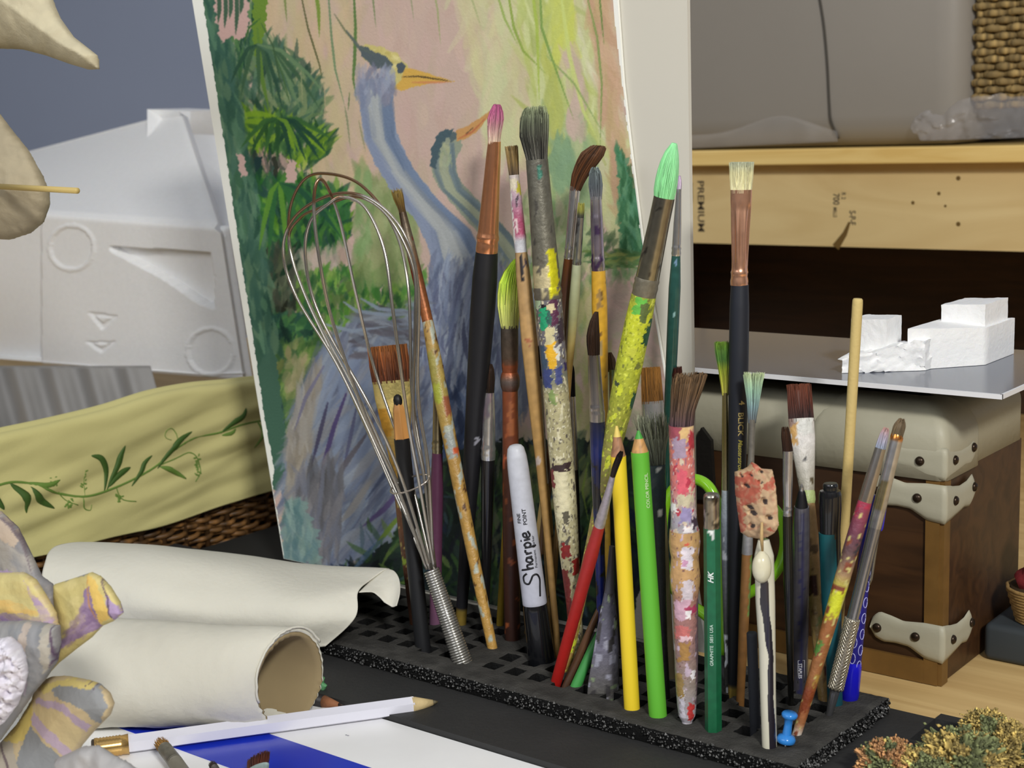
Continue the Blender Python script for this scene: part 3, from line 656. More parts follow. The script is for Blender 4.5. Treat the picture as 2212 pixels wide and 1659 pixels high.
# ---- 21 dark red tip
s = Stick('paint_brush', 'brush with small dark red brown tip left behind the pink caked brush', 'brush', top=(1462, 788), low=(1470, 1100), Y=.668)
s.tuft('bristles', [(788, 9, 2), (810, 12, 0), (845, 10, -2), (870, 8, -2)], [(788, (70, 32, 22)), (870, (48, 22, 16))], n=160, rag=.05, w=.08)
s.body('handle', [(866, 9, -2), (1000, 9, 0), (1100, 8, 0), (1380, 6, 0), (None, 6, 0)], [(866, (120, 115, 105)), (1000, (35, 30, 28)), (1380, (35, 30, 28))], 'vc_semi')
# ---- 22 pink paint caked brush
s = Stick('large_round_brush', 'wooden brush with bulging handle caked in pink paint, brown slanted bristles', 'brush', top=(1474, 803), base=(1484, 1558), dY=-.004)
s.tuft('bristles', [(803, 33, 20, .5), (812, 37, 17, .5), (850, 33, 8, .55), (885, 27, 0, .7), (922, 26, -4, .8)], [(803, (122, 98, 72)), (850, (98, 76, 54)), (900, (86, 68, 62)), (922, (72, 56, 68))], n=560, rag=.07, w=.035, jv=.2)
s.body('ferrule', [(918, 27, -4), (1000, 27, -3), (1090, 27, -2), (1120, 28, -1), (1136, 30, 0), (1146, 31, 0)], [(918, (205, 165, 140)), (970, (205, 120, 108)), (1050, (206, 120, 118)), (1080, (190, 165, 155)), (1120, (165, 160, 170)), (1146, (160, 155, 155))], 'vc_paint', seg=72, step=.0005,
       patches=[(916, 945, -1.1, .1, (160, 80, 92)), (916, 925, .1, 1.1, (222, 190, 140)), (930, 965, .5, 1.2, (170, 50, 62)), (918, 950, -.1, .4, (215, 180, 125)), (940, 985, -.8, .2, (165, 145, 165)), (1010, 1060, -.5, .3, (215, 95, 110)), (1025, 1045, .2, .5, (180, 60, 80)), (1082, 1100, -1.1, -.5, (235, 235, 230)), (1090, 1120, -.3, .5, (150, 140, 180)), (1060, 1085, -.5, .8, (200, 190, 160)), (1115, 1135, .5, 1.2, (70, 55, 70)), (1130, 1146, -.2, .5, (225, 220, 220))],
       specks=[((175, 60, 75), 450, .45), ((205, 190, 165), 420, .4), ((150, 110, 130), 1000, .36), ((225, 200, 190), 900, .42)])
s.body('handle', [(1144, 32), (1170, 34), (1190, 32), (1203, 29.5), (1222, 31), (1245, 33), (1268, 31), (1285, 28), (1320, 27), (1400, 26), (1470, 24), (1520, 21), (1545, 18), (1558, 11), (None, 10)],
       [(1144, (190, 152, 102)), (1262, (192, 152, 104)), (1290, (165, 120, 105)), (1340, (160, 115, 110)), (1400, (150, 120, 115)), (1470, (150, 135, 125)), (1530, (170, 165, 170)), (1558, (195, 190, 200))], 'vc_paint', seg=72, step=.0005,
       patches=[(1176, 1222, -.35, .45, (225, 215, 222)), (1200, 1212, -.3, .1, (200, 150, 180)), (1246, 1290, -.3, .5, (212, 200, 205)), (1288, 1330, -.9, .3, (205, 165, 180)), (1300, 1318, -.1, .8, (165, 60, 90)), (1312, 1330, -.1, .3, (238, 232, 232)), (1345, 1372, -.9, .2, (195, 110, 105)), (1366, 1376, -.6, .4, (220, 185, 190)), (1440, 1460, .3, .7, (235, 230, 232)), (1480, 1545, -.8, -.3, (200, 195, 205)), (1510, 1550, 0, .7, (190, 60, 58)), (1380, 1420, -.7, .2, (165, 125, 70)), (1450, 1500, -1, -.4, (150, 125, 75)), (1160, 1170, -.1, .2, (200, 90, 70)), (1290, 1520, .8, 1.2, (110, 92, 100))],
       specks=[((190, 170, 185), 420, .48), ((120, 84, 80), 900, .5)])
# ---- 23 yellow pencil
def pencil(label, name, top, base, r, woodc, leadc, barrel, wy, by, ly, m='vc_satin', lean=0.0, facets=0):
    s = Stick(name, label, 'pencil', top=top, base=base, dY=lean)
    s.body('lead', [(top[1], 2.5), (ly, r*.5)], [(top[1], leadc), (ly, leadc)], 'vc_satin')
    s.body('sharpened_wood', [(ly-1, r*.5), (by+2, r*.98)], [(ly-1, woodc), (by+2, woodc)], 'vc_satin', specks=[(tuple(c*.85 for c in woodc), 500, .2)])
    s.body('barrel', [(by, r), (base[1], r), (None, r)], [(by, barrel), (base[1], barrel)], m, facets=facets, seg=24)
    return s
s = pencil('sharpened yellow coloured pencil leaning slightly in the front row', 'colored_pencil', (1332, 920), (1365, 1527), 17, (165, 120, 88), (225, 200, 105), (233, 202, 44), 0, 985, 944)
s = pencil('bright grass green coloured pencil beside the yellow one', 'colored_pencil', (1379, 930), (1421, 1542), 19.5, (198, 150, 92), (70, 155, 60), (96, 178, 52), 0, 976, 948)
V2, Fc = text2d('COLOR PENCIL', bold=.01)
s.wrap('lettering', V2, Fc, 1094, True, 11, [(900, 20), (1560, 20)], x0=9, col=(205, 225, 180))
# ---- 25 red thin brush
s = Stick('round_brush', 'thin red handled round brush crossing in front of the yellow pencil', 'brush', top=(1340, 972), base=(1203, 1468), dY=-.026)
s.tuft('bristles', [(972, 3, 4), (985, 7, 2), (1010, 7, -1), (1032, 5, -1)], [(972, (30, 22, 20)), (1032, (45, 32, 30))], n=140, rag=.05, w=.1)
s.body('ferrule', [(1029, 6, -1), (1070, 8.5), (1112, 11), (1116, 12), (1120, 11), (1126, 12), (1138, 11.5)], [(1029, (170, 160, 170)), (1138, (175, 165, 165))], 'vc_dullmetal')
s.body('handle', [(1136, 12), (1200, 15), (1300, 13.5), (1468, 12), (None, 11)], [(1136, (165, 46, 42)), (1468, (178, 32, 28))], 'vc_semi')
# ---- 26 leaning stubs
s = Stick('wooden_stick', 'thin brown handle slanting right above the green stub', 'brush handle', top=(1318, 1262), base=(1228, 1470), dY=.02)
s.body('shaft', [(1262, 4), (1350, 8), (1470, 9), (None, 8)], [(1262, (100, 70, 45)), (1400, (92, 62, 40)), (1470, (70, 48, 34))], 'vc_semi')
s = Stick('wooden_stick', 'short green handle slanting low between red brush and grey spatula', 'brush handle', top=(1306, 1340), base=(1246, 1478), dY=.015)
s.body('shaft', [(1340, 4), (1400, 10), (1478, 12), (None, 11)], [(1340, (50, 120, 60)), (1478, (62, 145, 70))], 'vc_satin')
s = Stick('palette_spatula', 'paint crusted grey spatula widening downward left of the yellow pencil', 'spatula', top=(1322, 1180), base=(1305, 1492), dY=.0)
s.body('handle', [(1180, 6), (1230, 8), (1280, 11, 0, .7)], [(1180, (60, 58, 62)), (1280, (70, 70, 78))], 'vc_semi')
s.body('blade', [(1278, 11, 0, .6), (1330, 19, 0, .4), (1400, 27, 0, .3), (1470, 33, -2, .28), (1492, 34, -2, .28), (None, 34, -2, .28)], [(1278, (72, 72, 84)), (1400, (110, 108, 125)), (1492, (92, 90, 88))], 'vc_paint', seg=32, specks=[((150, 150, 165), 300, .3), ((60, 58, 60), 260, .3), ((125, 140, 110), 400, .5)], step=.0008)
# ---- 27 grey marker
s = Stick('permanent_marker', 'light grey permanent marker with black cap end standing at an angle', 'marker', top=(1113, 960), base=(1170, 1422), dY=-.003)
rp = [(960, 12), (968, 19), (985, 22.5), (1120, 24.5), (1305, 26)]
s.body('barrel', [(960, 7), (962, 13), (968, 18), (985, 21.5), (1010, 23), (1120, 24.5), (1250, 26), (1303, 26.5), (1306, 25)], [(960, (196, 198, 206)), (1306, (182, 184, 198))], 'vc_semi', seg=32)
s.body('cap', [(1304, 26), (1312, 27.5), (1422, 30), (None, 30)], [(1304, (18, 19, 22)), (1422, (16, 17, 20))], 'vc_gloss', seg=32)
# hand written style logo, running upward
def up(pts, y0, x0, sc): return [(x0+b*sc, y0-a*sc) for a, b in pts]
L_ = [[(1.35,-.55),(.95,-1.05),(.3,-1.0),(.1,-.5),(.55,-.15),(1.05,.15),(1.1,.65),(.5,.95),(-.4,.85),(-1.5,.72)],
      [(1.75,-1.15),(1.95,.35)], [(1.9,.05),(2.05,-.35),(2.35,-.32),(2.42,.35)], [(3.2,-.3),(2.85,-.4),(2.65,0),(2.85,.34),(3.15,.1),(3.2,-.35),(3.32,.34)],
      [(3.65,-.35),(3.75,.34)], [(3.7,-.05),(3.9,-.4),(4.15,-.35)], [(4.4,-.4),(4.5,1.0)], [(4.42,-.15),(4.75,-.42),(5.0,0),(4.75,.34),(4.45,.15)],
      [(5.3,-.38),(5.38,.34)], [(5.24,-.8),(5.26,-.7)], [(5.65,0),(6.1,-.08),(6.05,-.42),(5.72,-.35),(5.6,.1),(5.85,.38),(6.35,.15)]]
s.strokes('lettering', [up(l, 1256, 1, 18) for l in L_], 4.4, rp, smooth_=True)
V2, Fc = text2d('Permanent  Marker', bold=.012)
s.wrap('lettering', V2, Fc, 1222, True, 9, rp, x0=14, col=(25, 25, 30))
V2, Fc = text2d('FINE', bold=.02); s.wrap('lettering', V2, Fc, 1124, True, 11, rp, x0=-12, col=(40, 40, 45))
V2, Fc = text2d('POINT', bold=.02); s.wrap('lettering', V2, Fc, 1128, True, 12, rp, x0=1, col=(30, 30, 35))
# ---- 28 dark green pencil with metal cap
s = Stick('graphite_pencil', 'dark green pencil with tarnished silver end cap in the front row', 'pencil', top=(1537, 1066), base=(1541, 1574), dY=0)
s.body('end_cap', [(1066, 14), (1069, 17), (1074, 18), (1140, 17.5)], [(1066, (165, 160, 148)), (1140, (150, 142, 128))], 'vc_metal', specks=[((90, 85, 75), 300, .3)], patches=[(1116, 1124, .3, .9, (215, 205, 185))])
s.body('barrel', [(1139, 17.5), (1574, 17.5), (None, 17.5)], [(1139, (28, 98, 66)), (1574, (22, 92, 58))], 'vc_semi', facets=6, seg=24, patches=[(1140, 1152, -.5, .2, (220, 225, 220)), (1150, 1165, -.1, .15, (215, 220, 218))])
V2, Fc = text2d('GRAPHITE  5851 USA', bold=.01); s.wrap('lettering', V2, Fc, 1432, True, 10, [(1100, 17.5), (1574, 17.5)], x0=-5, col=(190, 215, 200))
V2, Fc = text2d('HK', shear=.3, bold=.03); s.wrap('lettering', V2, Fc, 1254, True, 17, [(1100, 17.5), (1574, 17.5)], x0=-6, col=(215, 225, 220))
# ---- 30 fan brushes behind the tall black one
s = Stick('fan_brush', 'brush with splayed yellow and green tuft left of the tall black handle', 'brush', top=(1560, 733), low=(1568, 1180), Y=.648)
s.tuft('bristles', [(733, 22, 4, .25), (760, 19, 3, .3), (800, 12, 3, .4), (850, 6, 4, .8)], [(733, (120, 155, 50)), (775, (70, 115, 55)), (800, (150, 160, 50)), (850, (165, 160, 70))], n=240, rag=.06, w=.05, jv=.2)
s.body('ferrule', [(848, 6, 4), (950, 8, 3), (1060, 9, 2)], [(848, (165, 155, 110)), (960, (150, 140, 95)), (1060, (170, 165, 140))], 'vc_metal')
s.body('handle', [(1058, 9, 2), (1120, 11, 1), (1200, 10, 0), (1400, 8, 0), (None, 8, 0)], [(1058, (150, 158, 165)), (1150, (130, 138, 150)), (1300, (90, 92, 96)), (1400, (60, 60, 60))], 'vc_paint', specks=[((205, 210, 220), 300, .35)])
s = Stick('fan_brush', 'fan brush with pale mint and yellow hairs right of the tall black handle', 'brush', top=(1632, 800), low=(1608, 1320), Y=.640)
s.tuft('bristles', [(800, 24, -3, .25), (830, 19, -3, .3), (870, 13, -2, .4), (910, 8, -3, .8)], [(800, (200, 212, 165)), (840, (160, 195, 170)), (880, (125, 150, 155)), (910, (105, 110, 115))], n=240, rag=.05, w=.045, jv=.15)
s.body('ferrule', [(905, 8, -3), (980, 7, -1), (1080, 9, 0), (1150, 11, 0), (1196, 12, 0)], [(905, (120, 118, 112)), (1100, (130, 125, 115)), (1150, (165, 165, 168)), (1196, (150, 150, 155))], 'vc_dullmetal')
s.body('handle', [(1194, 11.5), (1340, 11), (1470, 9), (None, 9)], [(1194, (140, 100, 58)), (1470, (120, 84, 45))], 'vc_semi', patches=[(1194, 1330, .6, 1.2, (110, 140, 75))])
# ---- 31 tall black brush with copper ferrule
s = Stick('flat_brush', 'tallest brush at right, matte black handle, copper ferrule and cream flat bristles', 'brush', top=(1602, 346), base=(1585, 1497), dY=.004)
s.tuft('bristles', [(346, 25.5, 0, .35), (380, 25, 0, .35), (414, 22.5, 0, .42)], [(346, (195, 202, 180)), (375, (222, 216, 170)), (414, (238, 230, 185))], n=900, rag=.02, w=.03, jv=.1)
s.body('ferrule', [(410, 23.5, 0, .42), (450, 22.5, 0, .46), (500, 20.5, -1, .75), (560, 18, -1, 1), (584, 17.5, -1), (588, 19, -1), (593, 18, -1), (600, 18, -1), (607, 19.5, -1), (616, 19, -1)], [(410, (252, 190, 158)), (616, (252, 188, 154))], 'vc_metal', seg=96, pleats=(440, 584, 7, .22))
rpb = [(616, 19), (700, 21), (860, 20.5), (1000, 19), (1200, 17), (1480, 12)]
s.body('handle', [(615, 19), (660, 21), (760, 21.5), (900, 20.5), (1100, 18.5), (1300, 15.5), (1480, 12.5), (1497, 12), (None, 11)], [(615, (30, 34, 44)), (1478, (20, 22, 28)), (1482, (130, 110, 50)), (1497, (130, 110, 50))], 'vc_satin', seg=28)
V2, Fc = text2d('4', bold=.015); s.wrap('lettering', V2, Fc, 862, False, 19, rpb, x0=6, col=(190, 165, 100))
V2, Fc = text2d('BLICK', bold=.012, sx=1.15); s.wrap('lettering', V2, Fc, 888, False, 17, rpb, x0=4, col=(175, 155, 95))
V2, Fc = text2d('Masterstroke', shear=.3, bold=.02); s.wrap('lettering', V2, Fc, 946, False, 14, rpb, x0=4, col=(150, 140, 60))
# ---- 34 charcoal stub
s = Stick('charcoal_stick', 'short black charcoal stick left of the striped clay stick', 'charcoal', top=(1624, 1366), base=(1631, 1568), dY=0)
s.body('stick', [(1366, 10), (1368, 11.5), (1568, 11.5), (None, 11.5)], [(1366, (44, 47, 54)), (1568, (36, 38, 44))], 'vc_matte')
# ---- 35 red-brown flat brush
s = Stick('flat_brush', 'flat brush with red brown tuft, white smeared ferrule and mint collar', 'brush', top=(1724, 826), base=(1780, 1508), dY=.040)
s.tuft('bristles', [(826, 24, 0, .3), (860, 26, 0, .3), (908, 27, 0, .32)], [(826, (122, 66, 44)), (870, (92, 46, 32)), (908, (52, 34, 34))], n=420, rag=.03, w=.045, split=.04)
s.body('ferrule', [(904, 28, 0, .34), (950, 27, 0, .4), (1000, 22, 0, .6), (1060, 16, 0, 1)], [(904, (190, 185, 178)), (950, (212, 208, 205)), (1060, (165, 160, 145))], 'vc_paint', seg=32, patches=[(900, 925, -1.1, -.5, (150, 125, 115)), (915, 960, -1, -.5, (190, 150, 90)), (905, 940, -.5, .8, (205, 205, 200)), (990, 996, -.2, .2, (50, 48, 48)), (1030, 1050, .2, .8, (90, 80, 60))])
s.body('collar', [(1056, 15), (1064, 17), (1080, 17), (1088, 15)], [(1056, (170, 185, 125)), (1088, (168, 184, 120))], 'vc_paint')
s.body('handle', [(1086, 15), (1150, 17), (1260, 17), (1400, 15), (1508, 13), (None, 12)], [(1086, (150, 120, 80)), (1200, (165, 132, 88)), (1300, (160, 136, 85)), (1508, (140, 112, 66))], 'vc_paint', patches=[(1245, 1285, -.9, .1, (62, 30, 24)), (1180, 1195, -.5, .6, (95, 75, 50)), (1330, 1350, -.3, .5, (120, 130, 75)), (1440, 1460, .2, .9, (70, 30, 24))], specks=[((110, 84, 55), 300, .38)])
# ---- 36 behind it
s = Stick('paint_brush', 'black handled brush with silver ferrule tucked behind the red brown flat brush', 'brush', top=(1697, 918), low=(1707, 1440), Y=.650)
s.tuft('bristles', [(918, 6, -2, .6), (940, 10, 0, .6), (978, 11, 4, .6)], [(918, (66, 42, 25)), (978, (48, 28, 18))], n=140, rag=.08, w=.09)
s.body('ferrule', [(974, 11, 4), (1040, 11, 2), (1096, 9, 1), (1100, 10, 1), (1104, 9, 0), (1116, 9.5, 0)], [(974, (190, 190, 195)), (1116, (190, 190, 200))], 'vc_metal')
s.body('handle', [(1114, 10), (1250, 11), (1440, 7), (None, 6)], [(1114, (24, 24, 22)), (1440, (20, 20, 18))], 'vc_gloss')
# ---- 37 grey pen
s = Stick('ballpoint_pen', 'smoky grey translucent pen with black tip and small boxed logo', 'pen', top=(1732, 1046), base=(1727, 1484), dY=-.016)
s.body('point', [(1046, 1.5), (1052, 4), (1062, 5)], [(1046, SILV), (1062, (180, 180, 180))], 'vc_metal')
s.body('nose_cone', [(1060, 6), (1064, 8), (1092, 14), (1096, 14.5)], [(1060, (24, 24, 28)), (1096, (22, 22, 26))], 'vc_semi')
s.body('barrel', [(1094, 16), (1100, 17), (1140, 18.5), (1484, 18), (None, 18)], [(1094, (78, 76, 84)), (1484, (62, 60, 66))], 'vc_gloss', patches=[(1100, 1500, -.25, .2, (48, 48, 78))], jit=0)
rg = [(1100, 18.5), (1484, 18)]
V2, Fc = text2d('STAPLES', bold=.02); s.wrap('lettering', V2, Fc, 1424, False, 10, rg, x0=-2, col=(215, 215, 225))
s.strokes('logo_frame', [[(-7, 1418), (7, 1418), (7, 1466), (-7, 1466), (-7, 1418)]], 1.2, rg, col=(200, 200, 210))
# ---- 38 teal marker
s = Stick('marker', 'teal marker with black cap behind the smoky grey pen', 'marker', top=(1790, 1044), low=(1801, 1420), Y=.664)
s.body('cap', [(1044, 14, 4), (1047, 16, 4), (1058, 16, 4), (1060, 22, 3), (1068, 24, 3), (1100, 24, 2), (1148, 22, 0), (1300, 20, 0)], [(1044, (26, 27, 30)), (1300, (20, 20, 24))], 'vc_gloss', seg=28)
s.body('barrel', [(1150, 22.6, -2), (1300, 21, -1.5), (1420, 17), (None, 16)], [(1150, (22, 92, 100)), (1300, (20, 84, 94)), (1420, (20, 70, 80))], 'vc_semi', seg=28)
# ---- 39 dowel
s = Stick('wooden_dowel', 'plain pale wooden dowel rising alone at the right', 'dowel', top=(1853, 645), base=(1803, 1492), dY=.004)
s.body('rod', [(645, 9), (648, 11), (660, 11.5), (1100, 11), (1492, 11), (None, 11)], [(645, (202, 180, 118)), (1200, (198, 172, 110)), (1492, (180, 150, 92))], 'vc_matte')
# ---- 40 painted brush leaning right
s = Stick('round_brush', 'brush leaning right with rainbow paint stained handle and blue pink tip', 'brush', top=(1916, 920), base=(1722, 1584), dY=.03)
s.tuft('bristles', [(920, 4), (935, 9), (955, 11), (972, 11)], [(920, (220, 165, 150)), (940, (185, 170, 185)), (972, (150, 165, 185))], n=150, rag=.08, w=.08)
s.body('ferrule', [(968, 12), (1030, 14), (1085, 15)], [(968, (165, 162, 160)), (1085, (170, 160, 150))], 'vc_metal')
s.body('handle', [(1083, 15), (1140, 17), (1250, 17), (1400, 14.5), (1584, 10), (None, 9)], [(1083, (150, 60, 80)), (1150, (110, 62, 78)), (1190, (95, 70, 72)), (1240, (160, 130, 95)), (1270, (190, 185, 70)), (1310, (188, 186, 60)), (1340, (150, 95, 55)), (1460, (150, 100, 60)), (1500, (130, 65, 35)), (1560, (165, 110, 70)), (1584, (215, 205, 195))], 'vc_paint',
       patches=[(1083, 1096, -1, 1, (165, 50, 75)), (1165, 1190, .1, .9, (50, 48, 56)), (1270, 1330, -.8, .6, (205, 208, 50)), (1390, 1410, -1.1, -.3, (85, 130, 60)), (1450, 1475, -.2, .8, (165, 130, 60)), (1490, 1540, -.8, .2, (125, 60, 32))], specks=[((130, 70, 50), 300, .42), ((200, 190, 120), 700, .45)], jit=14)
# ---- 41 knurled silver handle
s = Stick('craft_tool', 'silver tool with knurled grip and small brown brush end leaning right', 'tool', top=(1948, 900), base=(1792, 1540), dY=.03)
s.tuft('bristles', [(900, 4, 2), (920, 13, 0), (945, 13, -1), (958, 10, 0)], [(900, (125, 105, 80)), (958, (95, 85, 65))], n=180, rag=.08, w=.07)
s.body('ferrule', [(938, 12, -1), (944, 14, 0), (1050, 14.5, 0), (1140, 14.5, 0)], [(938, (205, 130, 60)), (948, (205, 135, 70)), (953, (205, 205, 208)), (1140, (180, 180, 185))], 'vc_metal', patches=[(1040, 1100, -1, .2, (165, 155, 120))])
s.body('shaft', [(1138, 14), (1336, 12.5)], [(1138, (150, 150, 158)), (1336, (160, 162, 168))], 'vc_metal')
s.body('tip', [(1485, 14), (1492, 11), (1540, 7.5), (None, 6)], [(1485, (150, 150, 155)), (1540, (125, 125, 128))], 'vc_metal')
def knurl(s, y0, y1, r0, r1):
    t0, t1 = s.t(y1), s.t(y0); mb = MB(); k = s.k(t0); n = 14
    mb.lathe([(t0, r1*k*.95), (t0+.0008, r1*k), (t1-.0008, r0*k), (t1, r0*k*.95)], (0, 0, 0), seg=28)
    for d in (1, -1):
        for i in range(n):
            pts = []
            for j in range(30):
                q = j/29; a = 2*math.pi*i/n+d*q*(t1-t0)/(r0*k)*.9; r = (r1+(r0-r1)*q)*k
                pts.append((r*math.cos(a), r*math.sin(a), t0+(t1-t0)*q))
            mb.tube(pts, .00032, 4)
    mb.C = [S(190, 182, 165)]*len(mb.V); mb.build('knurled_grip', 'vc_metal', s.o)
knurl(s, 1336, 1488, 15.5, 16.5)
# ---- 42 blue patterned pen
s = Stick('ballpoint_pen', 'royal blue pen patterned with white rings at the far right of the foam', 'pen', top=(1884, 1068), base=(1836, 1506), dY=.012)
s.body('cap', [(1068, 9, 0), (1072, 13, 0), (1086, 14, 0), (1140, 14, 0)], [(1068, (28, 28, 110)), (1140, (30, 32, 130))], 'vc_gloss')
s.body('barrel', [(1138, 13), (1200, 14), (1432, 16)], [(1138, (30, 26, 120)), (1432, (28, 24, 118))], 'vc_semi')
s.body('grip', [(1430, 16.5), (1440, 18), (1500, 19), (1506, 18), (None, 15)], [(1430, (30, 28, 200)), (1506, (26, 24, 160))], 'vc_gloss')
s.body('button', [(1095, 6, 26), (1098, 8, 26), (1140, 8, 24), (1144, 6, 24)], [(1095, (40, 36, 190)), (1144, (38, 34, 180))], 'vc_gloss')
s.body('clip', [(1142, 4, 22), (1235, 4, 18), (1250, 6, 15), (1262, 3, 14)], [(1142, (130, 128, 120)), (1262, (150, 148, 145))], 'vc_metal')
rp = [(1138, 13), (1432, 16)]
ringl = []
for i in range(7):
    for dx in (-8, 9):
        cy = 1215+i*34+(0 if dx < 0 else 15); ringl.append([(dx+6*math.cos(a), cy+11*math.sin(a)) for a in np.linspace(0, 2*math.pi, 18)])
s.strokes('ring_pattern', ringl, 1.8, rp, col=(185, 185, 235))
# ------------------------------------------------------------ scissors, clay stick, push pin
def curve3(G, n):
    G = np.array(G, float); out = []
    for i in range(n):
        t = i/(n-1)*(len(G)-1); k = min(int(t), len(G)-2); f = t-k
        p0, p1, p2, p3 = G[max(k-1, 0)], G[k], G[k+1], G[min(k+2, len(G)-1)]
        out.append(.5*((2*p1)+(-p0+p2)*f+(2*p0-5*p1+4*p2-p3)*f*f+(-p0+3*p1-3*p2+p3)*f**3))
    return out
def scissors():
    yb = .652; B = Py(1567, 1500, yb); B[2] = 0
    t = thing('scissors', 'scissors with lime green plastic loops standing blades down behind the green pencil', 'scissors', B)
    P = lambda l, dy=0: [Py(x, y, yb+dy)-B for x, y in l]
    mb = MB()
    mb.tube(curve3(P([(1562,1412),(1552,1360),(1520,1325),(1470,1290),(1438,1230),(1430,1150),(1440,1080),(1475,1040),(1512,1038),(1540,1065),(1556,1120),(1562,1200),(1565,1300),(1566,1412)]), 90), .0030, 12)
    mb.C = [S(128, 190, 36)]*len(mb.V); mb.build('handle_loop', 'vc_gloss', t)
    mb = MB()
    mb.tube(curve3(P([(1570,1412),(1578,1330),(1605,1290),(1650,1262),(1682,1225),(1696,1180),(1690,1130),(1668,1096),(1640,1092),(1612,1120),(1590,1190),(1578,1280),(1572,1340),(1568,1412)], .006), 90), .0030, 12)
    mb.C = [S(128, 192, 38)]*len(mb.V); mb.build('handle_loop', 'vc_gloss', t)
    for dx, dy in ((-4, 0), (4, .004)):
        mb = MB(); a = Py(1566+dx, 1405, yb+dy)-B; b = Py(1567+dx*.4, 1500, yb+dy)-B; b = a+(b-a)*1.0; b[2] = -.009
        R3 = np.array(RIGHT); w_ = .0034
        mb.add([a-R3*w_, a+R3*w_, b+R3*w_*.8, b-R3*w_*.8, a-R3*w_+[0,.001,0], a+R3*w_+[0,.001,0], b+R3*w_*.8+[0,.001,0], b-R3*w_*.8+[0,.001,0]],
               [(0,1,2,3),(7,6,5,4),(0,4,5,1),(1,5,6,2),(2,6,7,3),(3,7,4,0)])
        mb.C = [S(170, 170, 172)]*8; mb.build('blade', 'vc_metal', t, smooth=False)
scissors()
def clay():
    s = Stick('clay_topped_stick', 'striped black and cream clay stick topped with a pitted terracotta block', 'clay stick', top=(1650, 1180), base=(1662, 1608), dY=0)
    # polymer stick with a wavy dark stripe
    P = s.prof([(1165, 12, 0), (1200, 21, 0), (1300, 21, 0), (1400, 18, 1), (1500, 17, 0), (1608, 16, 0), (None, 15, 0)])
    ts = np.arange(P[0][0], P[-1][0], .0006); A = np.array(P); seg = 96; V = []; C = []
    for t in ts:
        r, dx = np.interp(t, A[:, 0], A[:, 1]), np.interp(t, A[:, 0], A[:, 2]); yy = proj(s.B+s.z*t)[1]
        c0 = np.interp(yy, [1180, 1290, 1350, 1420, 1500, 1608], [-.1, -.25, .0, .28, .15, .35]); hw = np.interp(yy, [1240, 1300, 1420, 1608], [.38, .42, .33, .5])
        for k in range(seg):
            a = 2*math.pi*k/seg; xn = math.cos(a); V.append((r*math.cos(a)+dx, r*math.sin(a), t))
            n1 = noise.noise(Vector((a*1.5, t*120, 3)))*.12
            C.append(S(*((36, 32, 40) if abs(xn-c0+n1) < hw and yy > 1245 else (208, 204, 184))))
    n = len(ts); Fc = [(i*seg+k, i*seg+(k+1) % seg, (i+1)*seg+(k+1) % seg, (i+1)*seg+k) for i in range(n-1) for k in range(seg)]
    Fc += [tuple(range(seg-1, -1, -1)), tuple((n-1)*seg+k for k in range(seg))]
    mk('striped_stick', V, Fc, 'vc_gloss', s.o, C)
    # glazed drop and splinter in front
    y0 = s.B[1]-.006; toL = lambda p: np.array([(p-s.B)@s.x, (p-s.B)@s.y, (p-s.B)@s.z])
    mb = MB(); a = toL(Py(1646, 1190, y0)); b = toL(Py(1645, 1258, y0)); ax = b-a; L = np.linalg.norm(ax)
    mb.lathe([(L*q, .0046*math.sqrt(max(0, 1-(2*q-1.05)**2 if q > .05 else .05))) for q in np.linspace(0, 1, 14)], a, ax, 18)
    mb.C = [S(214, 208, 180)]*len(mb.V); mb.build('glazed_drop', 'vc_gloss', s.o)
    mb = MB(); mb.tube([toL(Py(1646, 1128, y0-.002)), toL(Py(1645, 1160, y0-.003)), toL(Py(1647, 1190, y0))], [.0006, .0009, .0006], 6); mb.C = [S(190, 160, 110)]*len(mb.V)
    mb.build('splinter', 'vc_matte', s.o)
    # block with pits
    CB = Canvas(1570, 985, 1700, 1180, 4, (188, 158, 124), 5)
    for poly in ([(1588,1030),(1625,1022),(1640,1050),(1630,1085),(1600,1092),(1588,1070)], [(1640,1055),(1672,1018),(1674,1050),(1655,1060)], [(1588,1085),(1604,1090),(1606,1140),(1596,1158)], [(1595,1020),(1620,1016),(1618,1030),(1590,1045)], [(1618,1000),(1628,996),(1640,1012),(1625,1015)], [(1655,1140),(1665,1135),(1668,1142),(1658,1148)]):
        CB.fill(poly, (176, 92, 72), jit=3)
    CB.dabs([(1586,1000),(1682,1010),(1682,1165),(1590,1165)], 160, 16, 5, .8, [(196,168,132),(208,182,140),(178,142,112),(185,120,95),(160,132,104)], a=.5, spread=1.5)
    pits = [(1610,1048,10,6,.6), (1649,1082,8,11,.1), (1618,1094,12,7,.7), (1624,1106,11,9,.4), (1660,1117,9,7,-.6), (1622,1134,7,9,.2), (1600,1026,6,4,.3), (1620,1026,5,4,0), (1643,1018,5,5,0), (1640,1040,4,6,0)]
    for x, y, a_, b_, th in pits:
        CB.fill([(x+a_*.62*math.cos(q)*math.cos(th)-b_*.6*math.sin(q)*math.sin(th), y+a_*.62*math.cos(q)*math.sin(th)+b_*.6*math.sin(q)*math.cos(th)) for q in np.linspace(0, 6.28, 9)[:-1]], (62, 52, 50), jit=.6)
    o = solid('terracotta_block', [(1587,1019),(1604,1014),(1616,1008),(1624,997),(1634,1003),(1645,1012),(1668,1014),(1674,1040),(1679,1088),(1682,1135),(1672,1152),(1658,1160),(1640,1164),(1615,1160),(1600,1150),(1594,1110),(1588,1060)], s.B[1]-.001, .0075, 'vc_matte', None, CB, step=2.2, wr=.0, edge=.3, off=s.B, seed=3)
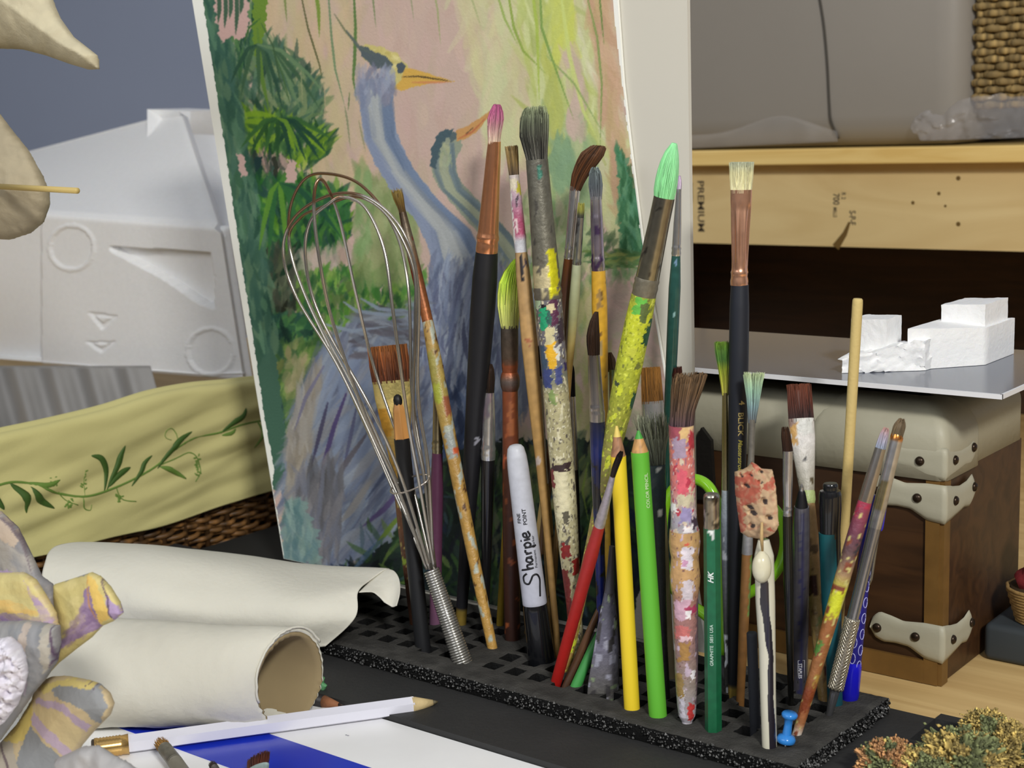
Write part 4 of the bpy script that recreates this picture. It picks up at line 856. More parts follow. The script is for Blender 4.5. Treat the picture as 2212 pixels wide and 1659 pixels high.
    # sink the pits
    me = o.data; x = np.zeros(len(me.vertices)*3); me.vertices.foreach_get('co', x); x = x.reshape(-1, 3); px, py = projA(x+s.B); nc = -CM[:, 2]
    for i in range(len(x)):
        if (x[i] @ nc) > .003:
            d = 0
            for (a, b, r1, r2, th) in pits: d = max(d, 1-math.hypot((px[i]-a)/(r1*.8), (py[i]-b)/(r2*.8)))
            n1 = noise.noise(Vector(x[i]*420)); x[i] -= nc*(.0028*max(0, d)**.5 - .0007*n1)
    me.vertices.foreach_set('co', x.ravel()); me.update()
    o.matrix_world = Matrix.Translation(s.B); o.parent = s.o; o.matrix_parent_inverse = s.o.matrix_world.inverted()
clay()
def pushpin():
    B = Pz(1697, 1608); t = thing('push_pin', 'bright blue plastic push pin at the front corner of the foam', 'push pin', B)
    k = proj(B)[2]/F; ax = np.array([.10, .0, 1.0]) ; ax = RIGHT*.14+np.array([0, 0, 1.])
    mb = MB(); mb.lathe([(0, 17*k), (.0005, 20*k), (.0022, 20.5*k), (.0034, 17*k), (.0042, 10*k), (.0090, 8.5*k), (.0118, 9.5*k), (.0126, 14*k), (.0134, 17*k), (.0146, 17.5*k), (.0154, 14*k)], (0, 0, .001), ax, 28)
    mb.C = [S(48, 128, 205)]*len(mb.V); auto_smooth(mb.build('head', 'vc_gloss', t), 50)
    mb = MB(); mb.tube([(0, 0, .001), (0, 0, -.008)], [.0006, .0002], 8); mb.C = [S(190, 190, 190)]*len(mb.V); mb.build('needle', 'vc_metal', t)
pushpin()

# ------------------------------------------------------------ foam holder, black tray, sheet, table
def foam():
    hx = [-.3319-.0162*k for k in range(26)]; hy = [.6085+.0153*j for j in range(5)]; h = .0047
    xs = sorted(set([-.3092, -.74]+[v for c in hx for v in (c-h, c+h) if not -.531 < c < -.515])); ys = sorted([.5868, .6885]+[v for c in hy for v in (c-h, c+h)])
    def sub(a):
        o = []
        for p, q in zip(a, a[1:]):
            n = max(1, int((q-p)/.0016)); o += [p+(q-p)*i/n for i in range(n)]
        return o+[a[-1]]
    X, Y = sub(xs), sub(ys)
    hxk = [c for c in hx if not -.531 < c < -.515]
    ish = lambda x, y: any(abs(x-c) < h for c in hxk) and any(abs(y-c) < h for c in hy)
    nx, ny = len(X), len(Y); V = []; C = []; cell = {}
    r = random.Random(4)
    for i, x in enumerate(X):
        for j, y in enumerate(Y):
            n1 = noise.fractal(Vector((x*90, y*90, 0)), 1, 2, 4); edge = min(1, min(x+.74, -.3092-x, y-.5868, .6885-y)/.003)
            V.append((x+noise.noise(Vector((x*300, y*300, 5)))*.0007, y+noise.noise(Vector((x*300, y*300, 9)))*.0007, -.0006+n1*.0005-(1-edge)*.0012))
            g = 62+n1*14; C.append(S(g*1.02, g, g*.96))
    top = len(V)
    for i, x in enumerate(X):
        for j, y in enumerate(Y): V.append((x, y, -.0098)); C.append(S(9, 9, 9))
    Fc = []; solid_ = np.zeros((nx-1, ny-1), bool)
    for i in range(nx-1):
        for j in range(ny-1): solid_[i, j] = not ish((X[i]+X[i+1])/2, (Y[j]+Y[j+1])/2)
    I = lambda i, j: i*ny+j
    for i in range(nx-1):
        for j in range(ny-1):
            if not solid_[i, j]: Fc.append((top+I(i,j), top+I(i+1,j), top+I(i+1,j+1), top+I(i,j+1))); continue
            Fc.append((I(i,j), I(i+1,j), I(i+1,j+1), I(i,j+1)))
            for di, dj, a, b in ((-1,0,(i,j+1),(i,j)),(1,0,(i+1,j),(i+1,j+1)),(0,-1,(i,j),(i+1,j)),(0,1,(i+1,j+1),(i,j+1))):
                ii, jj = i+di, j+dj
                if ii < 0 or jj < 0 or ii >= nx-1 or jj >= ny-1 or not solid_[ii, jj]:
                    A_, B_ = I(*a), I(*b)
                    # rough wall in a middle row
                    (ax, ay, az), (bx, by, bz) = V[A_], V[B_]
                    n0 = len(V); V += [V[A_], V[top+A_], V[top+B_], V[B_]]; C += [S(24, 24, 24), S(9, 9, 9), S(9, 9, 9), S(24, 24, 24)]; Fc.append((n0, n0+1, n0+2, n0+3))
    t = thing('foam_brush_holder', 'charcoal grey foam block with rows of square holes holding all the brushes', 'foam holder', (-.5, .6376, -.01))
    V = np.array(V)-np.array([-.5, .6376, -.01])
    foam_m = mat('foam_black', attr=True, rough=.95, bump=.9, bscale=900, spec=.2)
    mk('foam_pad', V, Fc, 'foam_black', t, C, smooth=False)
    # porous cut edge: granules along the front and right rim
    mb = MB()
    for n_ in range(1500):
        if r.random() < .75: x, y = r.uniform(-.70, -.309), .5868-r.uniform(0, .0012)
        else: x, y = -.3092+r.uniform(0, .0012), r.uniform(.587, .688)
        z = r.uniform(-.0095, -.0012); s_ = r.uniform(.0004, .0011); g = r.choice([18, 24, 30, 40, 60, 16])
        c = np.array([x, y, z]); vs_ = [c+s_*np.array(d)*r.uniform(.6, 1.2) for d in ((1,0,0),(-1,0,0),(0,1,0),(0,-1,0),(0,0,1),(0,0,-1))]
        mb.add(vs_, [(0,2,4),(2,1,4),(1,3,4),(3,0,4),(2,0,5),(1,2,5),(3,1,5),(0,3,5)], S(g, g, g))
    mb.V = [v-np.array([-.5, .6376, -.01]) for v in mb.V]
    tag(mb.build('porous_edge', 'vc_semi', t, smooth=False), kind='stuff')
foam()
mat('tray_black', S(46, 46, 46), rough=.62, var=.18, vscale=25, bump=.35, bscale=350)
def tray():
    p = [Pz(1965, 1598, -.0105), Pz(2035, 1543, -.0105), Pz(2150, 1572, -.0105)]
    hx0, hx1, hy0, hy1 = p[0][0]-.0, p[0][0]+.045, p[0][1], p[1][1]
    t = thing('storage_case', 'flat black case under the foam with a square recess at right', 'case', (-.4, .6, -.03))
    mb = MB((-.4, .6, -.03)); x0, x1, y0, y1, z0, z1 = -.90, .02, .541, .6955, -.030, -.0102
    mb.box((x0, y0, z0), (hx0, y1, z1)); mb.box((hx1, y0, z0), (x1, y1, z1)); mb.box((hx0, y0, z0), (hx1, hy0, z1)); mb.box((hx0, hy1, z0), (hx1, y1, z1)); mb.box((hx0, hy0, z0), (hx1, hy1, -.022))
    mb.build('lid', 'tray_black', t, smooth=False, useCol=False)
tray()
mat('glossy_white', S(246, 246, 250), rough=.28, var=.02, vscale=30); mat('glossy_blue', S(22, 50, 188), rough=.25, var=.04, vscale=40)
def whitebox():
    z = -.0135; yA = Pz(372, 1614, z)[1]; yB = Pz(578, 1585, z)[1]; x0, x1 = -1.0, -.10; y0, y1 = .27, .5405
    t = thing('white_blue_package', 'flat glossy white package with a royal blue band, in the front left', 'package', (-.5, .45, -.03))
    mb = MB((-.5, .45, -.03)); mb.box((x0, y0, -.030), (x1, y1, z)); mb.build('white_panel', 'glossy_white', t, False, False)
    mb = MB((-.5, .45, -.03)); mb.box((x0-.0005, min(yA, yB), -.0302), (x1+.0005, max(yA, yB), z+.0003)); tag(mb.build('blue_band', 'glossy_blue', t, False, False), 'royal blue band')
    # small pencil smudges
    mat('smudge', S(150, 150, 158), rough=.6)
    mb = MB((-.5, .45, -.03)); r = random.Random(2)
    for px, py, l in ((1115, 1605, 12), (1300, 1650, 40), (1255, 1570, 16), (1290, 1640, 30), (1175, 1500, 4), (750, 1590, 4)):
        P = [Pz(px+q*l, py+r.uniform(-2, 2), z+.0001) for q in (-1, -.3, .4, 1)]; mb.tube(P, .0004, 4, flat=.2)
    mb.build('smudge', 'smudge', t, True, False)
whitebox()
def wood(name, c1, c2, scale=6, stretch=(1, 8, 8), rough=.55):
    m = bpy.data.materials.new(name); m.use_nodes = True; n = m.node_tree.nodes; k = m.node_tree.links; b = n['Principled BSDF']
    tcn = n.new('ShaderNodeTexCoord'); mp = n.new('ShaderNodeMapping'); mp.inputs['Scale'].default_value = stretch
    wv = n.new('ShaderNodeTexNoise'); wv.inputs['Scale'].default_value = scale; wv.inputs['Detail'].default_value = 8; wv.inputs['Distortion'].default_value = 1.2
    rp_ = n.new('ShaderNodeValToRGB'); e = rp_.color_ramp.elements; e[0].position = .35; e[0].color = (*c1, 1); e[1].position = .62; e[1].color = (*c2, 1)
    k.new(tcn.outputs['Object'], mp.inputs[0]); k.new(mp.outputs[0], wv.inputs['Vector']); k.new(wv.outputs['Fac'], rp_.inputs[0]); k.new(rp_.outputs[0], b.inputs['Base Color'])
    b.inputs['Roughness'].default_value = rough
    bp = n.new('ShaderNodeBump'); bp.inputs['Strength'].default_value = .15; bp.inputs['Distance'].default_value = .001; k.new(wv.outputs['Fac'], bp.inputs['Height']); k.new(bp.outputs[0], b.inputs['Normal'])
    MATS[name] = m; return m
wood('pine', S(198, 164, 108), S(216, 184, 126), 5, (1, 12, 12)); wood('pine_pale', S(218, 190, 134), S(230, 205, 150), 4, (1.2, 6, 6)); wood('pine_yellow', S(228, 190, 112), S(242, 210, 136), 5, (1, 14, 14))
wood('shade_wood', S(44, 28, 16), S(62, 40, 22), 7, (1, 10, 10), .6); wood('trunk_wood', S(54, 34, 18), S(74, 48, 26), 8, (1, 9, 9), .45)
mb = MB((-.5, .8, -.06)); mb.box((-2.2, .05, -.06), (.9, 1.60, -.0302)); t = tag(mb.build('table', 'pine', None, False, False), 'pale pine tabletop that carries the trunk and the black case', 'table'); t.location = (-.5, .8, -.06)
mb = MB((-.5, .8, -.03)); mb.box((-.62, .697, -.03), (.7, 1.15, -.0125)); t = tag(mb.build('pine_board', 'pine', None, False, False), 'pine board lying under the trunk with a rounded front edge', 'board'); t.location = (-.5, .8, -.03)

# ------------------------------------------------------------ room shell
mat('blue_wall_paint', S(158, 169, 195), rough=.85, var=.03, vscale=3)
mb = MB((-1.5, 1.9, 0)); mb.box((-4.5, 1.61, -1), (1.2, 1.66, 1.8)); o = tag(mb.build('wall_back', 'blue_wall_paint', None, False, False), kind='structure'); o.location = (-1.5, 1.9, 0)
mat('floor_grey', S(90, 84, 76), rough=.8)
mb = MB(); mb.box((-4.5, -2, -1.05), (2.5, 1.61, -1)); tag(mb.build('floor', 'floor_grey', None, False, False), kind='structure')
# ------------------------------------------------------------ trunk
mat('cream_leather', S(172, 168, 148), rough=.5, bump=.15, bscale=300, var=.04, vscale=20)
mat('tack', S(60, 48, 38), rough=.3, metal=.7); mat('trunk_strip', S(112, 82, 40), rough=.45, var=.2, vscale=60)
def trunk():
    X1, Y0 = -.3048, .744; t = thing('wooden_chest', 'dark brown wooden chest with cream lid and studded leather corners', 'chest', (X1, Y0, -.0125)); O_ = np.array((X1, Y0, -.0125))
    zb, zl, zt = -.0120, .1045, .1435
    mb = MB(O_); mb.box((-.62, Y0, zb), (X1, .862, zl)); mb.build('body', 'trunk_wood', t, False, False)
    # edge battens
    mb = MB(O_); mb.box((X1-.0085, Y0-.0020, zb), (X1-.0005, Y0+.001, zl), bev=0); mb.box((X1-.001, Y0-.001, zb), (X1+.0018, Y0+.007, zl)); mb.build('corner_batten', 'trunk_strip', t, False, False)
    mb = MB(O_); mb.box((-.62, Y0-.0022, zb), (X1-.0085, Y0+.001, zb+.013)); mb.build('base_batten', 'trunk_strip', t, False, False)
    # black leather latch plate seen between the brushes
    mat('latch_black', S(24, 22, 20), rough=.5, bump=.4, bscale=200); Pk = lambda x, y: Py(x, y, Y0-.002)
    o1 = [Pk(*q) for q in ((1498, 1075), (1500, 962), (1520, 922), (1541, 950), (1548, 1080))]; mb = MB(O_)
    mb.add(o1+[q+np.array([0, -.003, 0]) for q in o1], [(0,1,2,3,4), (9,8,7,6,5)]+[(i, i+5, (i+1) % 5+5, (i+1) % 5) for i in range(5)]); mb.build('latch_plate', 'latch_black', t, False, False)
    # lid with rolled top edges
    def lid(x0, x1, y0, y1, z0, z1, r, m=8):
        L = []
        for q in range(m+1):
            a = math.pi/2*q/m; i = r*(1-math.cos(a)); z = z1-r+r*math.sin(a)
            L.append((i, z))
        rings = [(0, z0)]+L; V = []; Fc = []
        for i, z in rings:
            rc = .006
            for (cx, cy, a0) in ((x0+i+rc, y0+i+rc, math.pi), (x1-i-rc, y0+i+rc, 1.5*math.pi), (x1-i-rc, y1-i-rc, 0), (x0+i+rc, y1-i-rc, .5*math.pi)):
                for j in range(5): a = a0+math.pi/2*j/4; V.append((cx+rc*math.cos(a), cy+rc*math.sin(a), z))
        n = 20
        for i in range(len(rings)-1):
            for j in range(n): Fc.append((i*n+j, i*n+(j+1) % n, (i+1)*n+(j+1) % n, (i+1)*n+j))
        Fc.append(tuple(range(n-1, -1, -1))); Fc.append(tuple((len(rings)-1)*n+j for j in range(n))); return V, Fc
    mb = MB(O_); mb.add(*lid(-.62, X1+.0006, Y0-.0006, 0.863, zl, zt-.001, .014)); mb.build('lid', 'cream_leather', t, True, False)
    mb = MB(O_); mb.add(*lid(X1-.078, X1+.003, Y0-.003, Y0+.047, zl-.001, zt+.0015, .022)); mb.build('lid_corner_cap', 'cream_leather', t, True, False)
    # embossed leather corner pieces: scalloped outline on front and side
    def bracket(zc, name, relief=.0016, mirror=1, emb=False, top_s=1.0, sz=1.0):
        # outline as (distance from the corner, upper z, lower z); front spans 0.037, side 0.035
        q = np.linspace(0, 1, 24)
        upf = np.interp(q, [0, .2, .5, .68, .85, .95, 1], [.004, .004, .003, .0045, .0055, .003, -.0025])*sz
        lof = np.interp(q, [0, .2, .42, .62, .8, .92, 1], [-.0135, -.0125, -.0085, -.0080, -.0085, -.007, -.0030])*sz
        ups = np.interp(q, [0, .2, .45, .7, .88, 1], [.004, .002, .0005, .001, .003, -.003])*sz
        los = np.interp(q, [0, .2, .42, .6, .8, 1], [-.0135, -.0125, -.0115, -.0105, -.0115, -.007])*sz
        V = []; Fc = []; cols = []
        S_ = [(-1, u, upf[i], lof[i]) for i, u in list(enumerate(q))[::-1]] + [(1, u, ups[i], los[i]) for i, u in list(enumerate(q))[1:]]
        m = 9
        for (sd, u, a, b) in S_:
            for layer in (0, 1):
                for j in range(m):
                    f = j/(m-1); z = zc+b+(a-b)*f; rel = relief*(1 if layer else 0)
                    edge = min(1, 4*min(f, 1-f)+.25)*min(1, 6*(1-u)+.3)*1.0
                    d = rel*edge+.0022
                    if sd < 0:
                        dd = u*.040; V.append((X1+d*max(0, 1-dd/.005)*1-dd, Y0-d, z))
                    else:
                        dd = u*.040; V.append((X1+d, Y0-d*max(0, 1-dd/.005)+dd, z))
        nS = len(S_)
        for i in range(nS-1):
            for j in range(m-1):
                a = i*2*m+m+j; b = (i+1)*2*m+m+j; Fc.append((a, b, b+1, a+1))
            for j in (0, m-1):
                a = i*2*m+j; b = (i+1)*2*m+j; Fc.append((a, b, b+m, a+m) if j == 0 else (a+m, b+m, b, a))
        for i in (0, nS-1):
            for j in range(m-1): a = i*2*m+j; Fc.append((a, a+1, a+1+m, a+m))
        mk(name, np.array(V)-O_, Fc, 'cream_leather', t)
        hs = [(-1, .035, -.0025), (-1, .0125, -.0035), (1, .0085, -.0055), (1, .035, -.0035)]
        if emb: hs = [(-1, .0115, -.004), (1, .008, -.004), (1, .034, -.002)]
        for sd, dd, dz in hs:
            c = (X1-dd, Y0-.0022-relief, zc+dz) if sd < 0 else (X1+.0022+relief, Y0+dd, zc+dz); ax = (0, -1, 0) if sd < 0 else (1, 0, 0)
            mm = MB(O_); mm.lathe([(0, .0026), (.0008, .0025), (.0015, .0018), (.0019, .0007)], c, ax, 16); mm.build('upholstery_tack', 'tack', t, True, False)
    bracket(.0965, 'corner_leather', sz=1.22); bracket(.0180, 'corner_leather', sz=1.22); bracket(.1175, 'lid_corner_leather', relief=.0012, emb=True)
trunk()
mat('grey_gloss', S(92, 97, 110), rough=.17, var=.04, vscale=12); mat('lit_edge_white', S(225, 225, 228), rough=.5)
def sheetboard():
    z = .1560; ya = Pz(1560, 806, z)[1]; yb = Pz(2176, 846, z)[1]; x1 = Pz(2176, 846, z)[0]; y0 = (ya+yb)/2; yk = (Pz(1510, 702, z)[1]+Pz(2212, 764, z)[1])/2; print('board back', Pz(1510, 702, z), Pz(2212, 764, z))
    t = thing('plastic_board', 'grey glossy board with its lit edge painted white lying across the chest lid', 'board', (x1, y0, z-.0025)); O_ = np.array((x1, y0, z-.0025))
    mb = MB(O_); mb.box((-.60, y0, z-.0022), (x1, yk, z)); mb.build('panel', 'grey_gloss', t, False, False)
    mb = MB(O_); mb.box((-.60, y0-.0012, z-.0024), (x1+.001, y0+.0002, z+.0001)); mb.box((x1-.0002, y0-.001, z-.0024), (x1+.001, yk, z+.0001)); mb.build('lit_edging', 'lit_edge_white', t, False, False)  # light caught by the board's edge, put into the colour as white strips
    return z
zs = sheetboard()
mat('trunk_felt', S(60, 60, 50), rough=.9)
mb = MB((-.45, .9, .144)); mb.box((-.59, .775, .1428), (-.34, .850, .1536)); o = tag(mb.build('spacer_box', 'trunk_felt', None, False, False), 'dark flat box between chest lid and grey board', 'box'); o.location = (-.45, .9, .144)
# polystyrene offcut
mat('polystyrene', S(242, 242, 242), rough=.6, bump=.35, bscale=450, sub=.15, var=.02, vscale=200)
def offcut():
    z = zs+.0002; P0 = Pz(1815, 805, z); y0 = P0[1]+.0; t0 = Pz(2135, 794, z)
    t = thing('polystyrene_offcut', 'broken white polystyrene offcut with a raised tower, on the grey board', 'polystyrene', P0); O_ = P0
    def hexa(name, fl, fr, yd, ztl, ztr, jag=0, seed=0, zb=None):
        """block: front-left/right bottom points, depth, top heights"""
        n = 22; V = []; r = random.Random(seed); A = np.array(fl); B = np.array(fr); dv = np.array([0, 1, 0])*yd
        G = {}
        nx_, ny_, nz_ = 26, 8, 12
        vid = {}
        def vert(i, j, k):
            if (i, j, k) in vid: return vid[(i, j, k)]
            u, v, w_ = i/nx_, j/ny_, k/nz_; base = A+(B-A)*u+dv*v; zt_ = ztl+(ztr-ztl)*u; p = base+np.array([0, 0, (zt_-base[2])*w_])
            if jag:
                nn = noise.fractal(Vector(p*140+Vector((seed, 0, 0))), .8, 2, 4); nn2 = noise.noise(Vector(p*60)); f = jag*(1.0 if k > 0 else .3)
                p = p+np.array([nn*.6, -abs(nn)*1.0+nn2, (nn+nn2)*(.9 if k else 0)])*f
            vid[(i, j, k)] = len(V); V.append(p); return vid[(i, j, k)]
        Fc = []
        for i in range(nx_):
            for k in range(nz_): Fc.append((vert(i,0,k), vert(i+1,0,k), vert(i+1,0,k+1), vert(i,0,k+1))); Fc.append((vert(i,ny_,k), vert(i,ny_,k+1), vert(i+1,ny_,k+1), vert(i+1,ny_,k)))
            for j in range(ny_): Fc.append((vert(i,j,nz_), vert(i+1,j,nz_), vert(i+1,j+1,nz_), vert(i,j+1,nz_))); Fc.append((vert(i,j,0), vert(i,j+1,0), vert(i+1,j+1,0), vert(i+1,j,0)))
        for j in range(ny_):
            for k in range(nz_): Fc.append((vert(0,j,k), vert(0,j,k+1), vert(0,j+1,k+1), vert(0,j+1,k))); Fc.append((vert(nx_,j,k), vert(nx_,j+1,k), vert(nx_,j+1,k+1), vert(nx_,j,k+1)))
        return V, Fc
    mb = MB(O_)
    fy = y0
    pL = Pz(1960, 800, z); pR = Pz(2128, 788, z)
    zt1 = Py(2130, 708, pR[1])[2]; zt0 = Py(1990, 712, pL[1])[2]
    mb.add(*hexa('a', pL, pR, .045, zt0, zt1, .0003, 1))
    q0 = Py(2045, 700, pR[1]+.012); q1 = Py(2128, 700, pR[1]+.004); q0[2] = q1[2] = zt1-.001
    q0[1] = q1[1] = pR[1]+.004
    mb.add(*hexa('t', q0, q1, .035, Py(2070, 660, q1[1])[2], Py(2130, 658, q1[1])[2], .0003, 2))
    pA = Pz(1818, 806, z); pB = Pz(2000, 800, z)
    mb.add(*hexa('b', pA, pB, .030, Py(1830, 768, pA[1])[2], Py(1990, 735, pB[1])[2], .0022, 3))
    m0 = Py(1838, 765, pA[1]+.02); m1 = Py(1915, 760, pA[1]+.02); m0[2] = m1[2] = z+.004
    mb.add(*hexa('c', m0, m1, .02, Py(1850, 690, m0[1])[2], Py(1925, 690, m0[1])[2], .0004, 4))
    o = mb.build('foam_block', 'polystyrene', t, True, False); auto_smooth(o, 45)
offcut()

# ------------------------------------------------------------ wooden shelf with things on it
def shelf():
    Y = 1.30; zt = Py(1850, 320, Y)[2]; z1 = Py(1850, 355, Y)[2]; zb0 = Py(1850, 366, Y+.02)[2]; zb1 = Py(1850, 534, Y+.02)[2]
    t = thing('wooden_shelf', 'rough pine shelf of a plank on a stamped beam along the wall', 'shelf', (-.7, Y, zb1)); O_ = np.array((-.7, Y, zb1)); x0, x1 = -.98, -.1
    mb = MB(O_); mb.box((x0, Y, z1), (x1, 1.60, zt), bev=.0015); mb.build('plank', 'pine_yellow', t, False, False)
    mb = MB(O_); mb.box((x0, Y+.020, zb1), (x1, Y+.058, z1)); mb.build('beam', 'pine_pale', t, False, False)
    mb = MB(O_); mb.box((x0, 1.57, -.0295), (x1, 1.59, z1)); mb.box((x0, Y+.06, -.0295), (x0+.02, 1.57, z1)); mb.build('shade_back_panel', 'shade_wood', t, False, False)  # dark brown panels put in for the deep shade under the shelf
    # stamped grading marks, knots
    mat('ink', S(84, 72, 55), rough=.8); mat('knot', S(110, 84, 38), rough=.7)
    def stamp(txt, px, py, hpx, sx=1.0, bold=.02):
        V2, Fc = text2d(txt, bold=bold, sx=sx); p = Py(px, py, Y+.0198); k = proj(p)[2]/F; h = hpx*k/.72
        V = [p+np.array([(-a_*0+(b)*h*1.25), 0, -a_*h])-O_ for a_, b in V2]
        mk('stamp', V, Fc, 'ink', t, None, False)
    stamp('PREMIUM', 1507, 391, 13, 1.5); stamp('FORESTRY', 1491, 395, 5, 1.3)
    stamp('700', 1800, 418, 12, 1.0); stamp('R 2', 1818, 416, 8, 1.0); stamp('S-P-F', 1835, 455, 12, .9); stamp('MILLS', 1800, 448, 7, .9)
    mb = MB(O_)
    for x, y, r in ((2070, 385, 5), (2070, 484, 5), (2028, 418, 4), (1972, 438, 4), (2042, 445, 3)):
        p = Py(x, y, Y+.0198); k = proj(p)[2]/F; mb.lathe([(0, r*k), (.0002, r*k*.8)], p, (0, -1, 0), 12)
    mb.build('knot', 'knot', t, False, False)
    mb = MB(O_); mb.tube([Py(x, y, Y+.0198) for x, y in ((1835, 480), (1825, 505), (1805, 534))], [.0012, .0025, .004], 6, flat=.1); mb.build('knot', 'knot', t, False, False)
    # leather block outline
    return Y, zt
YS, ZS = shelf()
mat('grey_vinyl', S(146, 140, 132), rough=.42, bump=.1, bscale=80, var=.03, vscale=6); mat('cord_dark', S(70, 66, 60), rough=.7)
def bin_():
    y0 = YS+.02; a = Py(1400, 310, y0); b = Py(2086, 290, y0)
    t = thing('grey_storage_tote', 'smooth grey vinyl tote standing on the pine shelf', 'tote', (b[0], y0, ZS)); O_ = np.array((b[0], y0, ZS))
    mb = MB(O_); mb.box((a[0]-.05, y0, ZS+.0003), (b[0], y0+.26, ZS+.30), bev=.03)
    mb.build('body', 'grey_vinyl', t, True, False)
    mb = MB(O_); pts = [Py(x, y, y0-.0008) for x, y in ((1760, -60), (1771, 0), (1780, 60), (1787, 140), (1791, 220), (1795, 262), (1806, 300))]; pts[-1][1] += .006
    mb.tube(curve3(pts, 30), .0012, 8); mb.build('cord', 'cord_dark', t, True, False)
bin_()
mat('seagrass', attr=True, rough=.8, bump=.6, bscale=400)
def woven(name, label, px0, px1, py0, py1, y0, nrow, ncol, colr, depth):
    a = Py(px0, py1, y0); b = Py(px1, py1, y0); c = Py(px0, py0, y0); z0, z1 = a[2], c[2]; x0, x1 = a[0], b[0]
    t = thing(name, label, 'basket', (x0, y0, z0)); O_ = np.array((x0, y0, z0)); r = random.Random(7)
    mb = MB(O_); rh = (z1-z0)/nrow; cw = (x1-x0)/ncol
    for i in range(nrow):
        for side in (0, 1):
            n = ncol*6 if side == 0 else int(ncol*6*depth/(x1-x0)); pts = []; cs = []; L = (x1-x0) if side == 0 else depth
            for q in range(n+1):
                u = q/n*L; off_ = .0032*math.sin(math.pi*u/cw+math.pi*(i % 2)); zz = z0+rh*(i+.5)+r.uniform(-.0003, .0003)
                pts.append((x0+u, y0+off_, zz) if side == 0 else (x0+off_, y0+u, zz)); g = r.uniform(.75, 1.15)*(1+.15*math.sin(q*2.1)); cs.append(S(*[min(255, v*g) for v in colr]))
            rad = [rh*.56*r.uniform(.8, 1.05) for _ in pts]; mb.tube(pts, rad, 6, cs)
    mb.box((x0+.004, y0+.005, z0), (x1, y0+depth, z1), col=S(40, 32, 18))
    mb.build('woven_wall', 'seagrass', t)
    return t
woven('seagrass_basket', 'woven seagrass basket beside the grey tote on the shelf', 2108, 2330, -60, 236, YS+.035, 18, 9, (150, 126, 80), .18)
# clear plastic bag, crumpled
pm = mat('clear_plastic', S(200, 196, 196), rough=.12, alpha=.17, spec=1.0, bump=.3, bscale=50)
def bag():
    y0 = YS+.008; G = []; r = random.Random(3)
    top = [(1960, 262), (1975, 238), (2010, 225), (2040, 240), (2080, 214), (2120, 205), (2170, 208), (2230, 218), (2290, 230)]
    bot = [(1984, 300), (1988, 304), (2010, 304), (2040, 303), (2080, 302), (2120, 300), (2170, 299), (2230, 297), (2290, 295)]
    V = []; nu = 60; nv = 18
    B = Py(2100, 300, y0)
    for i in range(nu):
        f = i/(nu-1)*8; k = min(int(f), 7); g = f-k
        for j in range(nv):
            h = j/(nv-1); x = (top[k][0]*(1-g)+top[k+1][0]*g)*(1-h)+(bot[k][0]*(1-g)+bot[k+1][0]*g)*h; y = (top[k][1]*(1-g)+top[k+1][1]*g)*(1-h)+(bot[k][1]*(1-g)+bot[k+1][1]*g)*h
            p = Py(x, y, y0+.018*(1-h)); n1 = noise.fractal(Vector(p*38), .7, 2.2, 4); p[1] += n1*.007-abs(noise.noise(Vector(p*70)))*.004; p[2] = max(p[2]+(n1*.004 if h < .9 else 0), ZS+.0015); p[1] = max(p[1], y0-.006); V.append(p)
    G = np.array(V).reshape(nu, nv, 3); V, Fc = sheet(G, .0004)
    o = tag(mk('plastic_bag', np.array(V)-B, Fc, 'clear_plastic'), 'crumpled clear plastic bag on the shelf in front of the seagrass basket', 'plastic bag'); o.location = B
    # thin slack film in front of the tote's left end
    G = np.zeros((30, 8, 3))
    for i in range(30):
        for j in range(8):
            u, h = i/29, j/7; x = 1470+u*340; yt = 292-42*math.exp(-((x-1690)/95)**2); p = Py(x, yt+(322-u*16-yt)*h, YS+.010+.006*(1-h)); n1 = noise.noise(Vector(p*40)); p[1] += n1*.003; p[2] = max(p[2], ZS+.0008); G[i, j] = p
    V, Fc = sheet(G, .0003); B = Py(1600, 315, YS+.01)
    o = tag(mk('plastic_film', np.array(V)-B, Fc, mat('thin_film', S(190, 186, 182), rough=.3, alpha=.16, spec=.6)), 'thin clear film bunched at the foot of the grey tote', 'plastic film'); o.location = B
bag()
